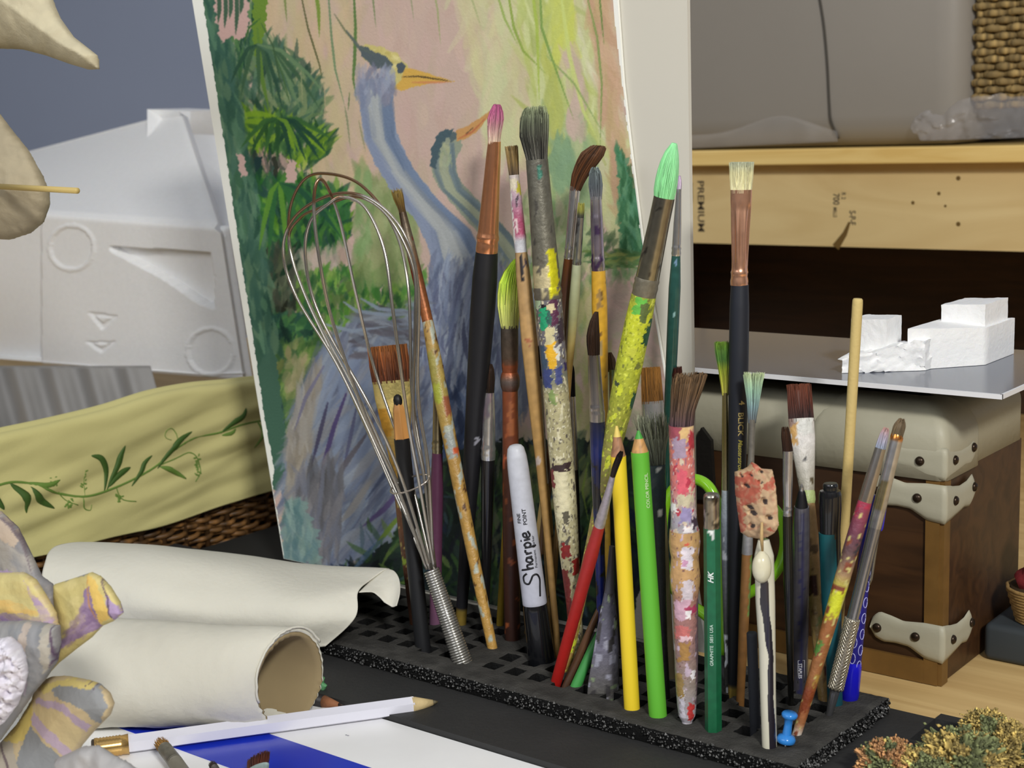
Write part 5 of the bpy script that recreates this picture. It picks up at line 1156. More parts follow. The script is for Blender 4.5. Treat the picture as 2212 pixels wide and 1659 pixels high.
# right edge: dark box, wicker cup with clay flowers
def right_edge():
    y0 = .80; a = Pz(2122, 1425, -.0125); b = a.copy()
    zt = Py(2122, 1345, a[1])[2]
    mat('slate_box', S(52, 58, 62), rough=.6)
    mb = MB(a); mb.box((a[0], a[1], -.0123), (a[0]+.12, a[1]+.10, zt), bev=.004); o = tag(mb.build('slate_box', 'slate_box', None, True, False), 'small dark slate coloured box on the pine board at the right edge', 'box'); o.location = a
    yb = a[1]+.02; c = Py(2245, 1400, yb); c[2] = zt+.0003; k = proj(c)[2]/F
    t = thing('wicker_cup', 'wicker cup holding red and peach shapes at the right picture edge', 'cup', c)
    h0 = Py(2245, 1265, yb)[2]-c[2]; mb = MB(); n = 11
    for i in range(n):
        f = (i+.5)/n; rr = (48+22*f)*k; pts = [(rr*math.cos(q)*(1+.02*math.sin(q*12+i*math.pi)), rr*math.sin(q), h0*f) for q in np.linspace(0, 2*math.pi, 60, endpoint=False)]
        mb.tube(pts, h0/n*.6, 6, S(150, 120, 72), closed=True)
    mb.lathe([(0, 44*k), (h0, 64*k)], (0, 0, 0), seg=24, col=S(60, 44, 24)); mb.build('wicker_wall', 'seagrass', t)
    def blob(name, dx, z, r, col, seed, lab):
        mm = MB(); V = []; n1, n2 = 16, 20
        for i in range(n1+1):
            for j in range(n2):
                th, ph = math.pi*i/n1, 2*math.pi*j/n2; d = Vector((math.sin(th)*math.cos(ph), math.sin(th)*math.sin(ph), math.cos(th))); s_ = r*(1+.25*noise.noise(d*2.5+Vector((seed, 0, 0)))); V.append((dx+d.x*s_, d.y*s_, z+d.z*s_*.9))
        Fc = [(i*n2+j, i*n2+(j+1) % n2, (i+1)*n2+(j+1) % n2, (i+1)*n2+j) for i in range(n1) for j in range(n2)]
        mm.add(V, Fc, S(*col)); o = mm.build(name, 'vc_matte', t); o['label'] = lab
    blob('filling', .0, h0+.003, 50*k, (120, 32, 36), 1, 'deep red lumpy filling'); blob('filling', .002, h0+.013, 42*k, (176, 122, 92), 4, 'peach rounded filling'); blob('filling', .003, h0+.028, 44*k, (84, 92, 74), 8, 'grey green leafy filling')
right_edge()
def moss():
    B = Pz(2060, 1700, -.0102); B[2] = -.0100
    t = thing('dried_moss', 'clump of ochre and olive dried moss in the bottom right corner', 'moss', B)
    V = []; C = []; Fc = []
    lumps = [(1925, 1665, 62, 95), (2075, 1660, 84, 90), (2175, 1640, 75, 100), (2000, 1690, 60, 70), (2130, 1590, 48, 60)]
    for li, (px, py, rp_, hp) in enumerate(lumps):
        c = Pz(px, py, -.004); k = proj(c)[2]/F; n1, n2 = 120, 200; o0 = len(V)
        for i in range(n1+1):
            for j in range(n2):
                th, ph = math.pi*i/n1, 2*math.pi*j/n2; d = Vector((math.sin(th)*math.cos(ph), math.sin(th)*math.sin(ph), math.cos(th)))
                q = d*1.0+Vector((li*5, 0, 0)); a = noise.fractal(q*3, .8, 2, 4); b = abs(noise.noise(q*8)); c2 = noise.noise(q*30); r_ = rp_*k*(.96+.30*a+.46*b+.10*c2)
                V.append((c[0]+d.x*r_, c[1]+d.y*r_, max(c[2]+d.z*r_*.72+.002, -.0098)))
                mixv = noise.noise(q*1.7+Vector((2, 2, 2))); col = np.array((168, 146, 84))
                if mixv > .15: col = np.array((112, 118, 78))
                if li == 0 and mixv < .1: col = np.array((178, 132, 88))
                C.append(S(*np.clip(col*(.62+1.0*b+.25*c2), 0, 255)))
        Fc += [(o0+i*n2+j, o0+(i+1)*n2+j, o0+(i+1)*n2+(j+1) % n2, o0+i*n2+(j+1) % n2) for i in range(n1) for j in range(n2)]
    mk('moss_clump', np.array(V)-B, Fc, 'vc_matte', t, C)
    # crumbly tips scattered over the clump
    r = random.Random(9); mb = MB(B)
    for n_ in range(9000):
        i = r.randrange(len(V)); p = np.array(V[i])
        if p[2] < -.008: continue
        c0 = np.array(C[i]); s_ = r.uniform(.0004, .0011); p = p+np.array([r.gauss(0, .0006), r.gauss(0, .0006), abs(r.gauss(0, .0009))]); g = r.uniform(.7, 1.5)
        vs_ = [p+s_*np.array(d)*r.uniform(.5, 1.5) for d in ((1,.3,0),(-1,0,.3),(0,1,.2),(.2,-1,0),(0,.2,1),(0,0,-1))]
        mb.add(vs_, [(0,2,4),(2,1,4),(1,3,4),(3,0,4),(2,0,5),(1,2,5),(3,1,5),(0,3,5)], tuple(np.clip(c0*g, 0, .9)))
    tag(mb.build('crumbly_tips', 'vc_matte', t), kind='stuff')
moss()
# ------------------------------------------------------------ grey board and heron painting
mat('grey_card', S(208, 204, 192), rough=.7, var=.015, vscale=4)
mat('painted_paper', attr=True, rough=.62, bump=.25, bscale=500, spec=.3)
BOARD_Y = .6935
xr = Py(1495, 800, BOARD_Y)[0]
mb = MB((-.6, BOARD_Y, 0)); mb.box((-.742, BOARD_Y, -.0090), (xr, BOARD_Y+.003, .46)); o = tag(mb.build('grey_backing_board', 'grey_card', None, False, False), 'tall pale grey board standing behind the heron painting', 'board'); o.location = (-.6, BOARD_Y, 0)
def painting():
    c = Canvas(395, -70, 1560, 1440, .8, (200, 172, 158), 11)
    r = c.r; UP = -math.pi/2
    pk = [(204,170,160),(198,166,152),(207,178,158),(196,174,150),(210,176,168)]
    full = [(400,-70),(1560,-70),(1560,1440),(400,1440)]
    c.dabs(full, 1500, 90, 26, UP, pk, a=.5, spread=.15, jv=4)
    # warm beige and greenish veils in the sky
    c.dabs([(560,-70),(760,-70),(800,420),(640,420)], 160, 120, 26, UP, [(204,186,140),(210,180,140),(190,176,130)], a=.35, jv=5)
    c.dabs([(980,-70),(1300,-70),(1320,330),(1060,300)], 260, 150, 30, UP+.1, [(205,200,140),(198,206,150),(214,212,160),(206,190,150)], a=.5, jv=5)
    c.dabs([(1180,-70),(1300,-70),(1380,520),(1180,480)], 240, 160, 22, UP-.12, [(212,212,158),(204,208,140),(218,216,176),(206,190,160),(196,202,140)], a=.7, jv=6)
    c.dabs([(1110,-70),(1200,-70),(1300,320),(1180,420)], 120, 150, 20, UP-.2, [(184,198,96),(196,208,120),(214,220,160),(172,186,100)], a=.65, jv=6)
    c.dabs([(1262,-70),(1305,-70),(1375,500),(1335,480)], 90, 110, 20, UP-.14, [(204,162,128),(210,170,138),(200,170,120)], a=.75, jv=4)
    c.dabs([(1170,240),(1270,260),(1290,520),(1180,520)], 110, 70, 24, UP-.1, [(140,176,128),(160,186,130),(196,206,150),(130,168,120)], a=.55, jv=6)
    c.dabs([(1110,420),(1290,470),(1300,700),(1120,720)], 170, 60, 18, UP+.2, [(128,160,96),(160,178,120),(100,140,80),(190,180,150)], a=.6, jv=8)
    # right tree and waterline
    c.fill([(1335,320),(1352,360),(1382,430),(1396,545),(1345,560),(1338,480)], (78,142,98), jit=3)
    c.dabs([(1332,320),(1360,350),(1396,560),(1342,560)], 110, 40, 9, UP-.1, [(70,140,96),(50,112,70),(110,170,120),(90,158,120)], a=.8, jv=8)
    c.dabs([(1280,490),(1330,500),(1345,580),(1280,580)], 60, 28, 10, UP+.6, [(80,110,70),(60,90,60),(110,130,90)], a=.7)
    c.dabs([(1270,540),(1402,545),(1408,580),(1275,578)], 70, 42, 7, .03, [(82,126,66),(120,150,80),(60,104,56),(150,160,80)], a=.85)
    c.dabs([(1280,578),(1408,578),(1412,620),(1300,620)], 40, 22, 10, UP, [(100,150,90),(128,168,110),(84,130,80)], a=.7)
    c.dabs([(1290,610),(1440,610),(1470,950),(1300,950)], 150, 60, 26, .2, [(196,164,160),(204,176,164),(180,160,150),(172,178,140)], a=.55, spread=.6, jv=5)
    c.dabs([(1190,640),(1300,640),(1330,960),(1190,980)], 170, 60, 20, UP+.1, [(186,184,120),(196,190,130),(170,178,100),(200,180,140)], a=.6, jv=6)
    c.dabs([(1100,700),(1170,700),(1180,1000),(1090,1000)], 80, 60, 18, UP, [(200,172,160),(190,160,158),(180,170,140)], a=.7, jv=5)
    c.dabs([(1185,-70),(1235,-70),(1240,90),(1205,120)], 30, 90, 20, UP, [(206,214,90),(198,208,100)], a=.7, jv=4); c.dabs([(1165,110),(1200,110),(1215,330),(1185,330)], 30, 80, 16, UP-.1, [(190,198,90),(180,190,96)], a=.6, jv=4)
    c.dabs([(1215,120),(1250,120),(1270,280),(1230,280)], 26, 70, 18, UP-.1, [(206,180,164),(200,176,156)], a=.7, jv=3); c.dabs([(1190,300),(1235,310),(1240,390),(1195,400)], 30, 50, 24, UP-.1, [(138,176,130),(130,168,128)], a=.8, jv=4)
    # left palm and foliage
    palm = [(470,70),(560,80),(640,110),(700,200),(690,290),(620,350),(500,350)]
    c.dabs(palm, 420, 62, 13, lambda x, y: UP+.0+(x-560)/300, [(84,124,88),(58,100,72),(112,146,96),(70,112,92),(40,80,66),(128,148,100)], a=.85, spread=.5)
    c.dabs([(470,-60),(560,-60),(560,120),(480,150)], 60, 60, 9, UP, [(46,96,60),(80,130,70),(30,80,60)], a=.9, spread=.2)
    c.fill([(548,-70),(580,-70),(574,60),(560,120),(558,170),(545,70)], (108,146,44), jit=2)
    c.stroke([(556,60),(566,170),(582,240)], 9, (96,138,50)); c.stroke([(562,40),(538,60),(525,100)], 4, (60,110,50))
    c.dabs([(500,240),(600,250),(720,290),(715,330),(640,370),(500,330)], 240, 50, 11, lambda x, y: UP+(x-600)/160, [(70,120,50),(46,96,50),(112,160,34),(140,180,40),(30,76,56)], a=.9, spread=.3)
    for x0_, y0_, x1_, y1_ in ((510,250,600,252),(520,262,610,275),(600,262,700,290),(560,270,555,340),(610,280,640,330),(650,285,700,330)): c.stroke([(x0_,y0_),((x0_+x1_)/2,(y0_+y1_)/2-6),(x1_,y1_)], 13, (128,174,30), .85)
    c.dabs([(525,330),(620,340),(640,400),(530,400)], 50, 46, 11, UP, [(26,62,56),(60,70,60),(90,90,80),(200,160,150)], a=.8)
    c.fill([(548,340),(566,340),(566,400),(552,400)], (24,58,58)); c.fill([(588,340),(598,340),(606,410),(594,400)], (50,56,44))
    c.dabs([(520,385),(640,380),(740,400),(760,470),(740,540),(640,560),(545,560)], 620, 42, 13, lambda x, y: UP+(x-640)/260, [(44,104,52),(30,86,56),(70,132,50),(24,70,58),(100,158,44),(40,112,40)], a=.9, spread=.45)
    c.dabs([(545,540),(650,540),(640,700),(570,740)], 300, 52, 14, UP+.2, [(40,56,44),(60,66,52),(30,72,50),(80,90,70),(90,104,74)], a=.9, spread=.4)
    c.dabs([(640,545),(760,530),(760,600),(660,610)], 100, 40, 14, UP, [(196,166,150),(190,170,160),(150,160,130)], a=.6)
    c.dabs([(640,590),(900,560),(940,640),(900,690),(660,720)], 520, 34, 12, UP+.1, [(84,146,50),(60,124,50),(120,170,60),(40,96,50),(100,130,70)], a=.9, spread=.4)
    c.dabs([(560,690),(660,680),(700,740),(600,800)], 240, 40, 16, UP+.5, [(24,64,56),(50,110,66),(80,140,66),(30,84,70)], a=.9, spread=.6)
    c.dabs([(775,370),(850,380),(900,470),(905,600),(770,600)], 170, 60, 24, UP, [(150,170,110),(136,160,96),(170,176,120),(120,140,80)], a=.5, jv=5)
    c.dabs([(770,370),(800,370),(805,520),(770,560)], 46, 46, 14, UP, [(124,160,96),(140,172,110)], a=.6, jv=5)
    c.dabs([(575,760),(700,730),(640,850),(600,980),(585,940)], 330, 44, 16, UP+.3, [(106,146,62),(84,126,60),(60,104,60),(140,150,90),(130,160,70)], a=.85, spread=.35)
    c.dabs([(618,760),(660,745),(665,830),(620,840)], 16, 36, 16, UP+.2, [(182,168,124),(160,156,110)], a=.8)
    c.dabs([(566,700),(600,840),(626,1010),(600,1000),(556,740)], 90, 60, 12, UP-.15, [(30,80,70),(26,60,80),(70,120,70),(50,100,60)], a=.85, spread=.15)
    c.fill([(400,-70),(470,-70),(530,300),(580,640),(626,1010),(600,1060),(400,1060)], (64,108,88)); c.dabs([(420,-70),(470,-70),(580,560),(600,760),(560,760),(500,480)], 300, 60, 15, UP-.16, [(60,106,86),(80,128,96),(46,92,78),(96,136,104)], a=.85, spread=.15)
    c.fill([(455,-70),(540,-70),(536,60),(524,86),(500,80),(478,90),(466,40)], (206,166,158), jit=3)
    for x0_, l_ in ((486,60),(497,40),(510,75),(520,30),(472,50)): c.stroke([(x0_,-70),(x0_+2,l_*.4),(x0_-1,l_)], 9, (50,92,66), .9)
    c.fill([(512,330),(526,336),(534,380),(520,384)], (204,168,160), jit=2); c.fill([(622,344),(640,350),(640,396),(615,398)], (206,170,160), jit=2)
    def fan(cx, cy, tips, cols_, w_=9):
        for (tx_, ty_) in tips: c.stroke([(cx, cy), (cx+(tx_-cx)*.35, cy+(ty_-cy)*.18-6), (cx+(tx_-cx)*.75, cy+(ty_-cy)*.6), (tx_, ty_)], w_, r.choice(cols_), .9)
    fan(556, 96, [(640,190),(668,160),(690,235),(650,240),(610,235),(590,215),(560,210),(520,210),(498,180),(632,215),(700,200)], [(70,110,84),(40,82,62),(104,140,96),(58,98,66)])
    fan(600, 255, [(716,300),(706,330),(690,345),(660,345),(630,350),(600,345),(570,340),(540,335),(520,320),(648,330)], [(36,84,44),(52,104,50),(24,70,56),(112,160,40)], 10)
    fan(600, 395, [(720,470),(735,510),(700,540),(660,555),(620,550),(580,560),(560,540)], [(28,84,58),(44,110,56),(96,156,44)], 12)
    # willow strands
    def strand(p, w_, col): c.stroke(p, w_, col, .85)
    g1, g2, g3 = (74,120,50), (96,128,60), (130,160,80)
    for p, w_, col in (([(640,-60),(665,60),(690,140),(696,170)],4,(84,90,50)), ([(675,-60),(688,20),(690,80)],8,(112,150,40)), ([(706,-60),(716,80),(724,150),(745,230)],5,(104,140,96)), ([(745,230),(750,260),(757,320)],4,(128,140,100)), ([(762,-60),(768,60),(766,130),(763,170),(770,215)],7,(76,122,52)), ([(755,200),(752,240)],3,(90,120,70)), ([(775,260),(790,330)],4,(150,150,110)),
        ([(800,-60),(812,60)],4,(120,140,90)), ([(880,-60),(895,50)],3,(150,156,116)), ([(930,-60),(945,20),(952,100)],4,(160,170,110)), ([(610,-60),(620,50)],5,(120,140,70)), ([(590,110),(610,160),(628,230)],4,(70,110,60)), ([(564,50),(590,100),(604,170),(626,220)],4,(60,96,60)),
        ([(1090,-60),(1110,60),(1130,110),(1180,160)],6,(140,170,60)), ([(1165,-60),(1170,60),(1190,120),(1240,260)],6,(120,160,70)), ([(1255,-60),(1290,80),(1300,180),(1296,330)],5,(130,160,80)), ([(1290,-60),(1305,100)],4,(100,140,60)), ([(1145,-60),(1160,60),(1165,220)],7,(170,196,70)), ([(1205,-60),(1230,120),(1260,240),(1290,300)],9,(206,220,120)), ([(1180,120),(1240,180),(1310,300)],4,(140,170,90)),
        ([(1000,-60),(1040,60)],4,(170,180,120)), ([(1060,-60),(1090,40),(1120,100)],5,(150,180,80)), ([(650,150),(654,230)],3,(150,160,110)), ([(700,180),(704,260)],3,(170,160,120))): strand(p, w_, col)
    # ---- first heron
    neck = [(776,170),(778,230),(786,290),(808,350),(850,420),(900,480),(928,540),(938,600),(932,650),(905,690),(960,720),(1110,720),(1085,640),(1050,560),(1000,500),(945,430),(890,360),(858,290),(846,230),(850,195),(840,170)]
    c.fill(neck, (136,150,176), jit=1)
    for k in range(150):
        q = r.random(); L = [(780+62*q,175),(782+62*q,235),(792+60*q,300),(830+60*q,370),(880+60*q,430),(925+90*q,500),(945+130*q,610),(930+170*q,720)]
        i = r.randint(0, 5); col = (108,128,160) if q > .74 else (168,174,176) if .22 < q < .62 else (130,144,174) if q <= .22 else (146,156,168)
        c.stroke([(x+r.gauss(0,3),y) for x, y in L[i:i+3]], 13, np.clip(np.array(col)+r.gauss(0,7),0,255), .6)
    c.fill([(776,100),(800,96),(830,104),(858,118),(880,140),(884,158),(900,172),(884,188),(850,194),(838,178),(820,150),(800,140),(786,130)], (206,192,112), jit=1.5)
    c.dabs([(790,98),(850,112),(882,150),(850,150)], 40, 18, 7, .4, [(214,200,116),(196,180,90),(222,210,140)], a=.7)
    c.fill([(768,94),(812,112),(842,128),(850,140),(838,152),(812,148),(788,130)], (84,98,104), jit=1.5); c.stroke([(722,30),(748,70),(772,98)], 4, (110,118,84), .9); c.stroke([(748,66),(775,102),(812,120)], 7, (90,104,100), .9)
    c.fill([(856,140),(868,133),(876,142),(872,156),(860,160)], (78,90,100), jit=.5)
    c.fill([(876,146),(905,152),(940,164),(982,176),(940,178),(895,188),(868,196),(850,192),(866,172)], (220,172,70), jit=.6); c.stroke([(868,166),(905,165),(945,171),(978,176)], 3, (50,42,36)); c.stroke([(890,178),(935,178),(975,177)], 5, (214,128,80), .8)
    c.dabs([(795,140),(840,150),(850,200),(800,200)], 40, 26, 9, UP+.2, [(130,136,160),(150,158,176),(120,124,150)], a=.7)
    # ---- second heron
    n2 = [(935,320),(932,370),(945,400),(985,450),(1030,500),(1070,560),(1130,620),(1150,560),(1080,480),(1025,425),(990,385),(984,350),(1000,312),(985,285),(955,285)]
    c.fill(n2, (146,156,134), jit=1)
    for k in range(70):
        q = r.random(); L = [(938+45*q,310),(938+46*q,370),(955+46*q,410),(1000+50*q,455),(1050+50*q,505),(1100+50*q,570)]; i = r.randint(0, 3); col = (108,128,136) if q > .7 or q < .15 else (160,168,140)
        c.stroke([(x,y) for x, y in L[i:i+3]], 9, np.clip(np.array(col)+r.gauss(0,7),0,255), .6)
    c.fill([(930,360),(932,320),(944,292),(962,280),(980,278),(978,292),(962,300),(950,330),(940,365)], (70,94,104), jit=1.5); c.fill([(978,286),(990,284),(985,300),(974,308),(970,298)], (86,104,108), jit=.6)
    c.fill([(986,282),(1010,272),(1058,240),(1060,248),(1030,285),(1006,300),(986,306)], (206,150,84), jit=.6); c.stroke([(990,300),(1020,285),(1054,250)], 4, (196,110,66)); c.stroke([(1006,290),(1024,274)], 2, (80,60,50))
    c.dabs([(950,310),(985,310),(975,360),(945,360)], 16, 18, 7, UP, [(176,182,140),(150,166,130)], a=.7)
    # ---- heron body
    body = [(935,600),(905,665),(860,690),(800,690),(750,700),(690,760),(640,860),(618,980),(608,1060),(625,1180),(650,1225),(740,1225),(850,1170),(960,1040),(1080,960),(1150,860),(1150,640),(1050,570)]
    c.fill(body, (112,124,146), jit=2)
    def flow(x, y):
        t = min(max((y-600)/600, 0), 1); return math.atan2(1.0, -.75+.35*(1-t)) if x < 1000 else math.pi/2+.05
    c.dabs(body, 1500, 92, 13, flow, [(120,136,164),(98,110,140),(146,158,178),(110,116,140),(134,140,152),(84,92,122),(160,170,184)], a=.62, spread=.12, jv=5)
    c.dabs([(640,860),(720,800),(900,830),(860,1000),(700,1080),(640,1000)], 130, 110, 18, flow, [(130,146,176),(110,124,156),(150,160,178),(140,140,146)], a=.7, spread=.1, jv=4)
    c.dabs([(650,820),(700,790),(660,1000),(620,1080),(620,960)], 60, 90, 14, UP+.1, [(166,154,136),(150,142,132),(170,164,156)], a=.7, spread=.1)
    for p, w_, col in (([(708,870),(690,940),(672,1010)],9,(66,62,96)), ([(748,850),(722,920),(700,1000),(688,1060)],10,(70,54,112)), ([(770,880),(756,950),(742,1010)],8,(84,86,122)), ([(700,790),(660,860),(636,930)],8,(120,118,150)), ([(860,800),(820,880),(780,960)],10,(90,94,120)), ([(900,900),(850,1000),(790,1080)],12,(70,80,110)), ([(880,1040),(830,1100),(780,1140)],12,(84,66,120)), ([(790,940),(740,1010),(720,1060)],12,(96,90,100)), ([(860,960),(800,1040),(745,1110)],16,(128,130,140)), ([(800,1040),(760,1100),(735,1130)],16,(142,138,136))): c.stroke(p, w_, col, .85)
    c.dabs([(640,1020),(740,1000),(730,1180),(680,1215),(640,1150)], 150, 80, 14, UP+.1, [(122,120,128),(104,104,112),(140,136,140),(116,120,138),(90,88,92)], a=.75, spread=.12, jv=4)
    c.dabs([(930,560),(1060,600),(1100,900),(960,900),(900,700)], 300, 80, 9, UP+.12, [(140,156,184),(100,112,146),(84,90,124),(160,170,190),(90,100,130)], a=.75, spread=.12)
    c.dabs([(760,680),(930,650),(920,760),(780,780)], 90, 50, 12, .15, [(130,142,160),(110,112,120),(150,160,176),(96,92,104)], a=.75, spread=.25)
    for p in ([(742,652),(770,672),(830,680),(880,680)], [(780,645),(820,668),(890,672)], [(700,700),(760,715),(840,705)]): c.stroke(p, 8, (140,156,178), .9)
    c.dabs([(960,820),(1060,800),(1060,1000),(960,1000)], 90, 60, 14, UP+.1, [(52,74,116),(40,60,104),(90,110,150),(30,44,80)], a=.8)
    # teal wash blot at the lower left and splash on the margin
    c.fill([(622,1085),(650,1070),(668,1110),(690,1160),(690,1215),(612,1225),(606,1150)], (124,156,154), jit=5, a=.9)
    c.dabs([(612,1080),(660,1080),(690,1215),(612,1215)], 70, 40, 12, UP, [(100,140,144),(150,180,172),(84,122,130),(130,160,150)], a=.6)
    # dark undergrowth along the bottom
    low = [(690,1230),(760,1225),(850,1160),(960,1000),(1010,960),(1100,950),(1480,950),(1530,1440),(640,1440)]
    c.fill(low, (30,44,40), jit=4)
    c.dabs(low, 1100, 50, 16, lambda x, y: UP+.7*math.sin(x*.02+y*.013), [(24,40,36),(20,34,60),(34,62,36),(16,26,30),(50,84,40),(40,60,50),(28,30,44)], a=.85, spread=.5)
    c.dabs([(760,1150),(1000,980),(1300,960),(1300,1330),(780,1260)], 110, 56, 9, lambda x, y: UP+.9*math.sin(x*.03), [(88,124,48),(64,104,44),(110,140,60),(54,90,60),(70,96,110)], a=.8, spread=.5)
    c.dabs([(1080,960),(1300,940),(1310,1100),(1100,1120)], 130, 50, 14, UP+.3, [(96,118,66),(130,142,80),(70,90,56),(150,150,90),(60,84,60)], a=.75, spread=.4)
    c.dabs([(1020,1000),(1090,990),(1090,1330),(1030,1330)], 60, 50, 12, UP+.2, [(70,110,48),(44,72,46),(96,104,76)], a=.8)
    c.stroke([(800,1195),(850,1130),(880,1100)], 10, (110,140,50)); c.stroke([(760,1235),(800,1190),(830,1160)], 12, (70,100,140), .7); c.stroke([(1270,1000),(1258,1060),(1272,1130)], 5, (130,160,60), .8)
    c.dabs([(770,150),(850,150),(852,215),(776,215)], 60, 34, 12, UP+.1, [(128,138,166),(146,156,180),(140,140,160)], a=.7)
    c.fill([(1366,1440),(1370,1330),(1376,1290),(1388,1262),(1560,1285),(1560,1440)], (196,192,180), jit=1)
    A_ = c.A; g_ = A_.mean(2, keepdims=True); c.A = A_*.84+g_*.16
    c.A[1:-1, 1:-1] = (c.A[1:-1, 1:-1]*4+c.A[:-2, 1:-1]+c.A[2:, 1:-1]+c.A[1:-1, :-2]+c.A[1:-1, 2:])/8
    # ---- build the sheet: local frame in the board plane, turned so that it stands on one corner
    Yp = BOARD_Y-.0022; b0 = Py(613, 1208, Yp); tl = Py(415, 0, Yp); up_ = (tl-b0); up_[1] = 0; up_ /= np.linalg.norm(up_); rt = np.array([up_[2], 0, -up_[0]])
    b0 = b0+up_*(.0005)
    Hs = .44; kz = -rt[2]/up_[2]
    rr_ = Py(1334, 0, Yp)-b0; Wd = rr_@rt
    t = thing('heron_painting', 'painting of two blue herons under willow leaves, tilted, standing behind the brushes', 'painting', b0)
    anc = []
    for q in ((1334, 0), (1347, 180), (1367, 350), (1387, 510), (1434, 790), (1478, 1060), (1510, 1290)):
        w3 = Py(*q, Yp)-b0; anc.append((w3@up_, w3@rt))
    anc.sort(); av, au = [q[0] for q in anc], [q[1] for q in anc]; Wf = lambda v: np.interp(v, av, au)
    ub = au[0]; outl = [(0, 0), (ub, ub*kz)]+[(u_, v_) for v_, u_ in anc[1:]]+[(au[-1]+(Hs-av[-1])*(au[-1]-au[-2])/(av[-1]-av[-2])*.3, Hs), (0, Hs)]
    V = []
    for d in (0, .0016):
        for (a, b_) in outl: V.append(rt*a+up_*b_+np.array([0, d, 0]))
    mat('white_paper', S(244, 245, 238), rough=.65)
    mk('paper_sheet', V, [tuple(range(len(outl))), tuple(range(2*len(outl)-1, len(outl)-1, -1))]+[(i, i+len(outl), (i+1) % len(outl)+len(outl), (i+1) % len(outl)) for i in range(len(outl))], 'white_paper', t, None, False)
    # picture layer: ragged painted area inside the margin
    nu, nv = 600, 760; q_ = np.linspace(0, 1, nv); us2 = np.linspace(0, 1, nu); U = np.repeat(us2[:, None], nv, 1)*.30
    for _ in range(3): lo_ = U*kz+.0003; W_ = lo_+(Hs-.002-lo_)*q_[None, :]; U = us2[:, None]*Wf(W_)
    P = b0+U[..., None]*rt+W_[..., None]*up_+np.array([0, -.0002, 0]); Pf = P.reshape(-1, 3); px, py = projA(Pf); cols = c.sample(px, py)
    nn = np.array([noise.noise(Vector((v*110, 3.3, 1))) for v in q_]); rag = nn*.0012
    lft = np.interp(W_, [-.06, .055, .065, .1, .44], [.0005, .0008, .0052, .0042, .0120])+rag[None, :]
    keep = (U > lft) & (U < Wf(W_)-np.interp(W_, [.22, .27, .33, .40], [.0004, .0006, .0035, .0085])+rag[None, :]*.3)
    idx = np.arange(nu*nv).reshape(nu, nv); m_ = keep[:-1, :-1] & keep[1:, :-1] & keep[1:, 1:] & keep[:-1, 1:]
    F4 = np.stack([idx[:-1, :-1], idx[1:, :-1], idx[1:, 1:], idx[:-1, 1:]], -1)[m_]
    me = bpy.data.meshes.new('painted_picture'); me.vertices.add(nu*nv); me.vertices.foreach_set('co', (Pf-b0).ravel()); me.loops.add(F4.size); me.polygons.add(len(F4))
    me.loops.foreach_set('vertex_index', F4.ravel()); me.polygons.foreach_set('loop_start', np.arange(0, F4.size, 4)); me.polygons.foreach_set('loop_total', np.full(len(F4), 4))
    a = me.color_attributes.new('Col', 'FLOAT_COLOR', 'POINT'); cc = np.ones((nu*nv, 4)); cc[:, :3] = cols; a.data.foreach_set('color', cc.ravel()); me.materials.append(MATS['painted_paper']); me.update(calc_edges=True); me.validate()
    o = bpy.data.objects.new('painted_picture', me); scene.collection.objects.link(o); o.parent = t
painting()

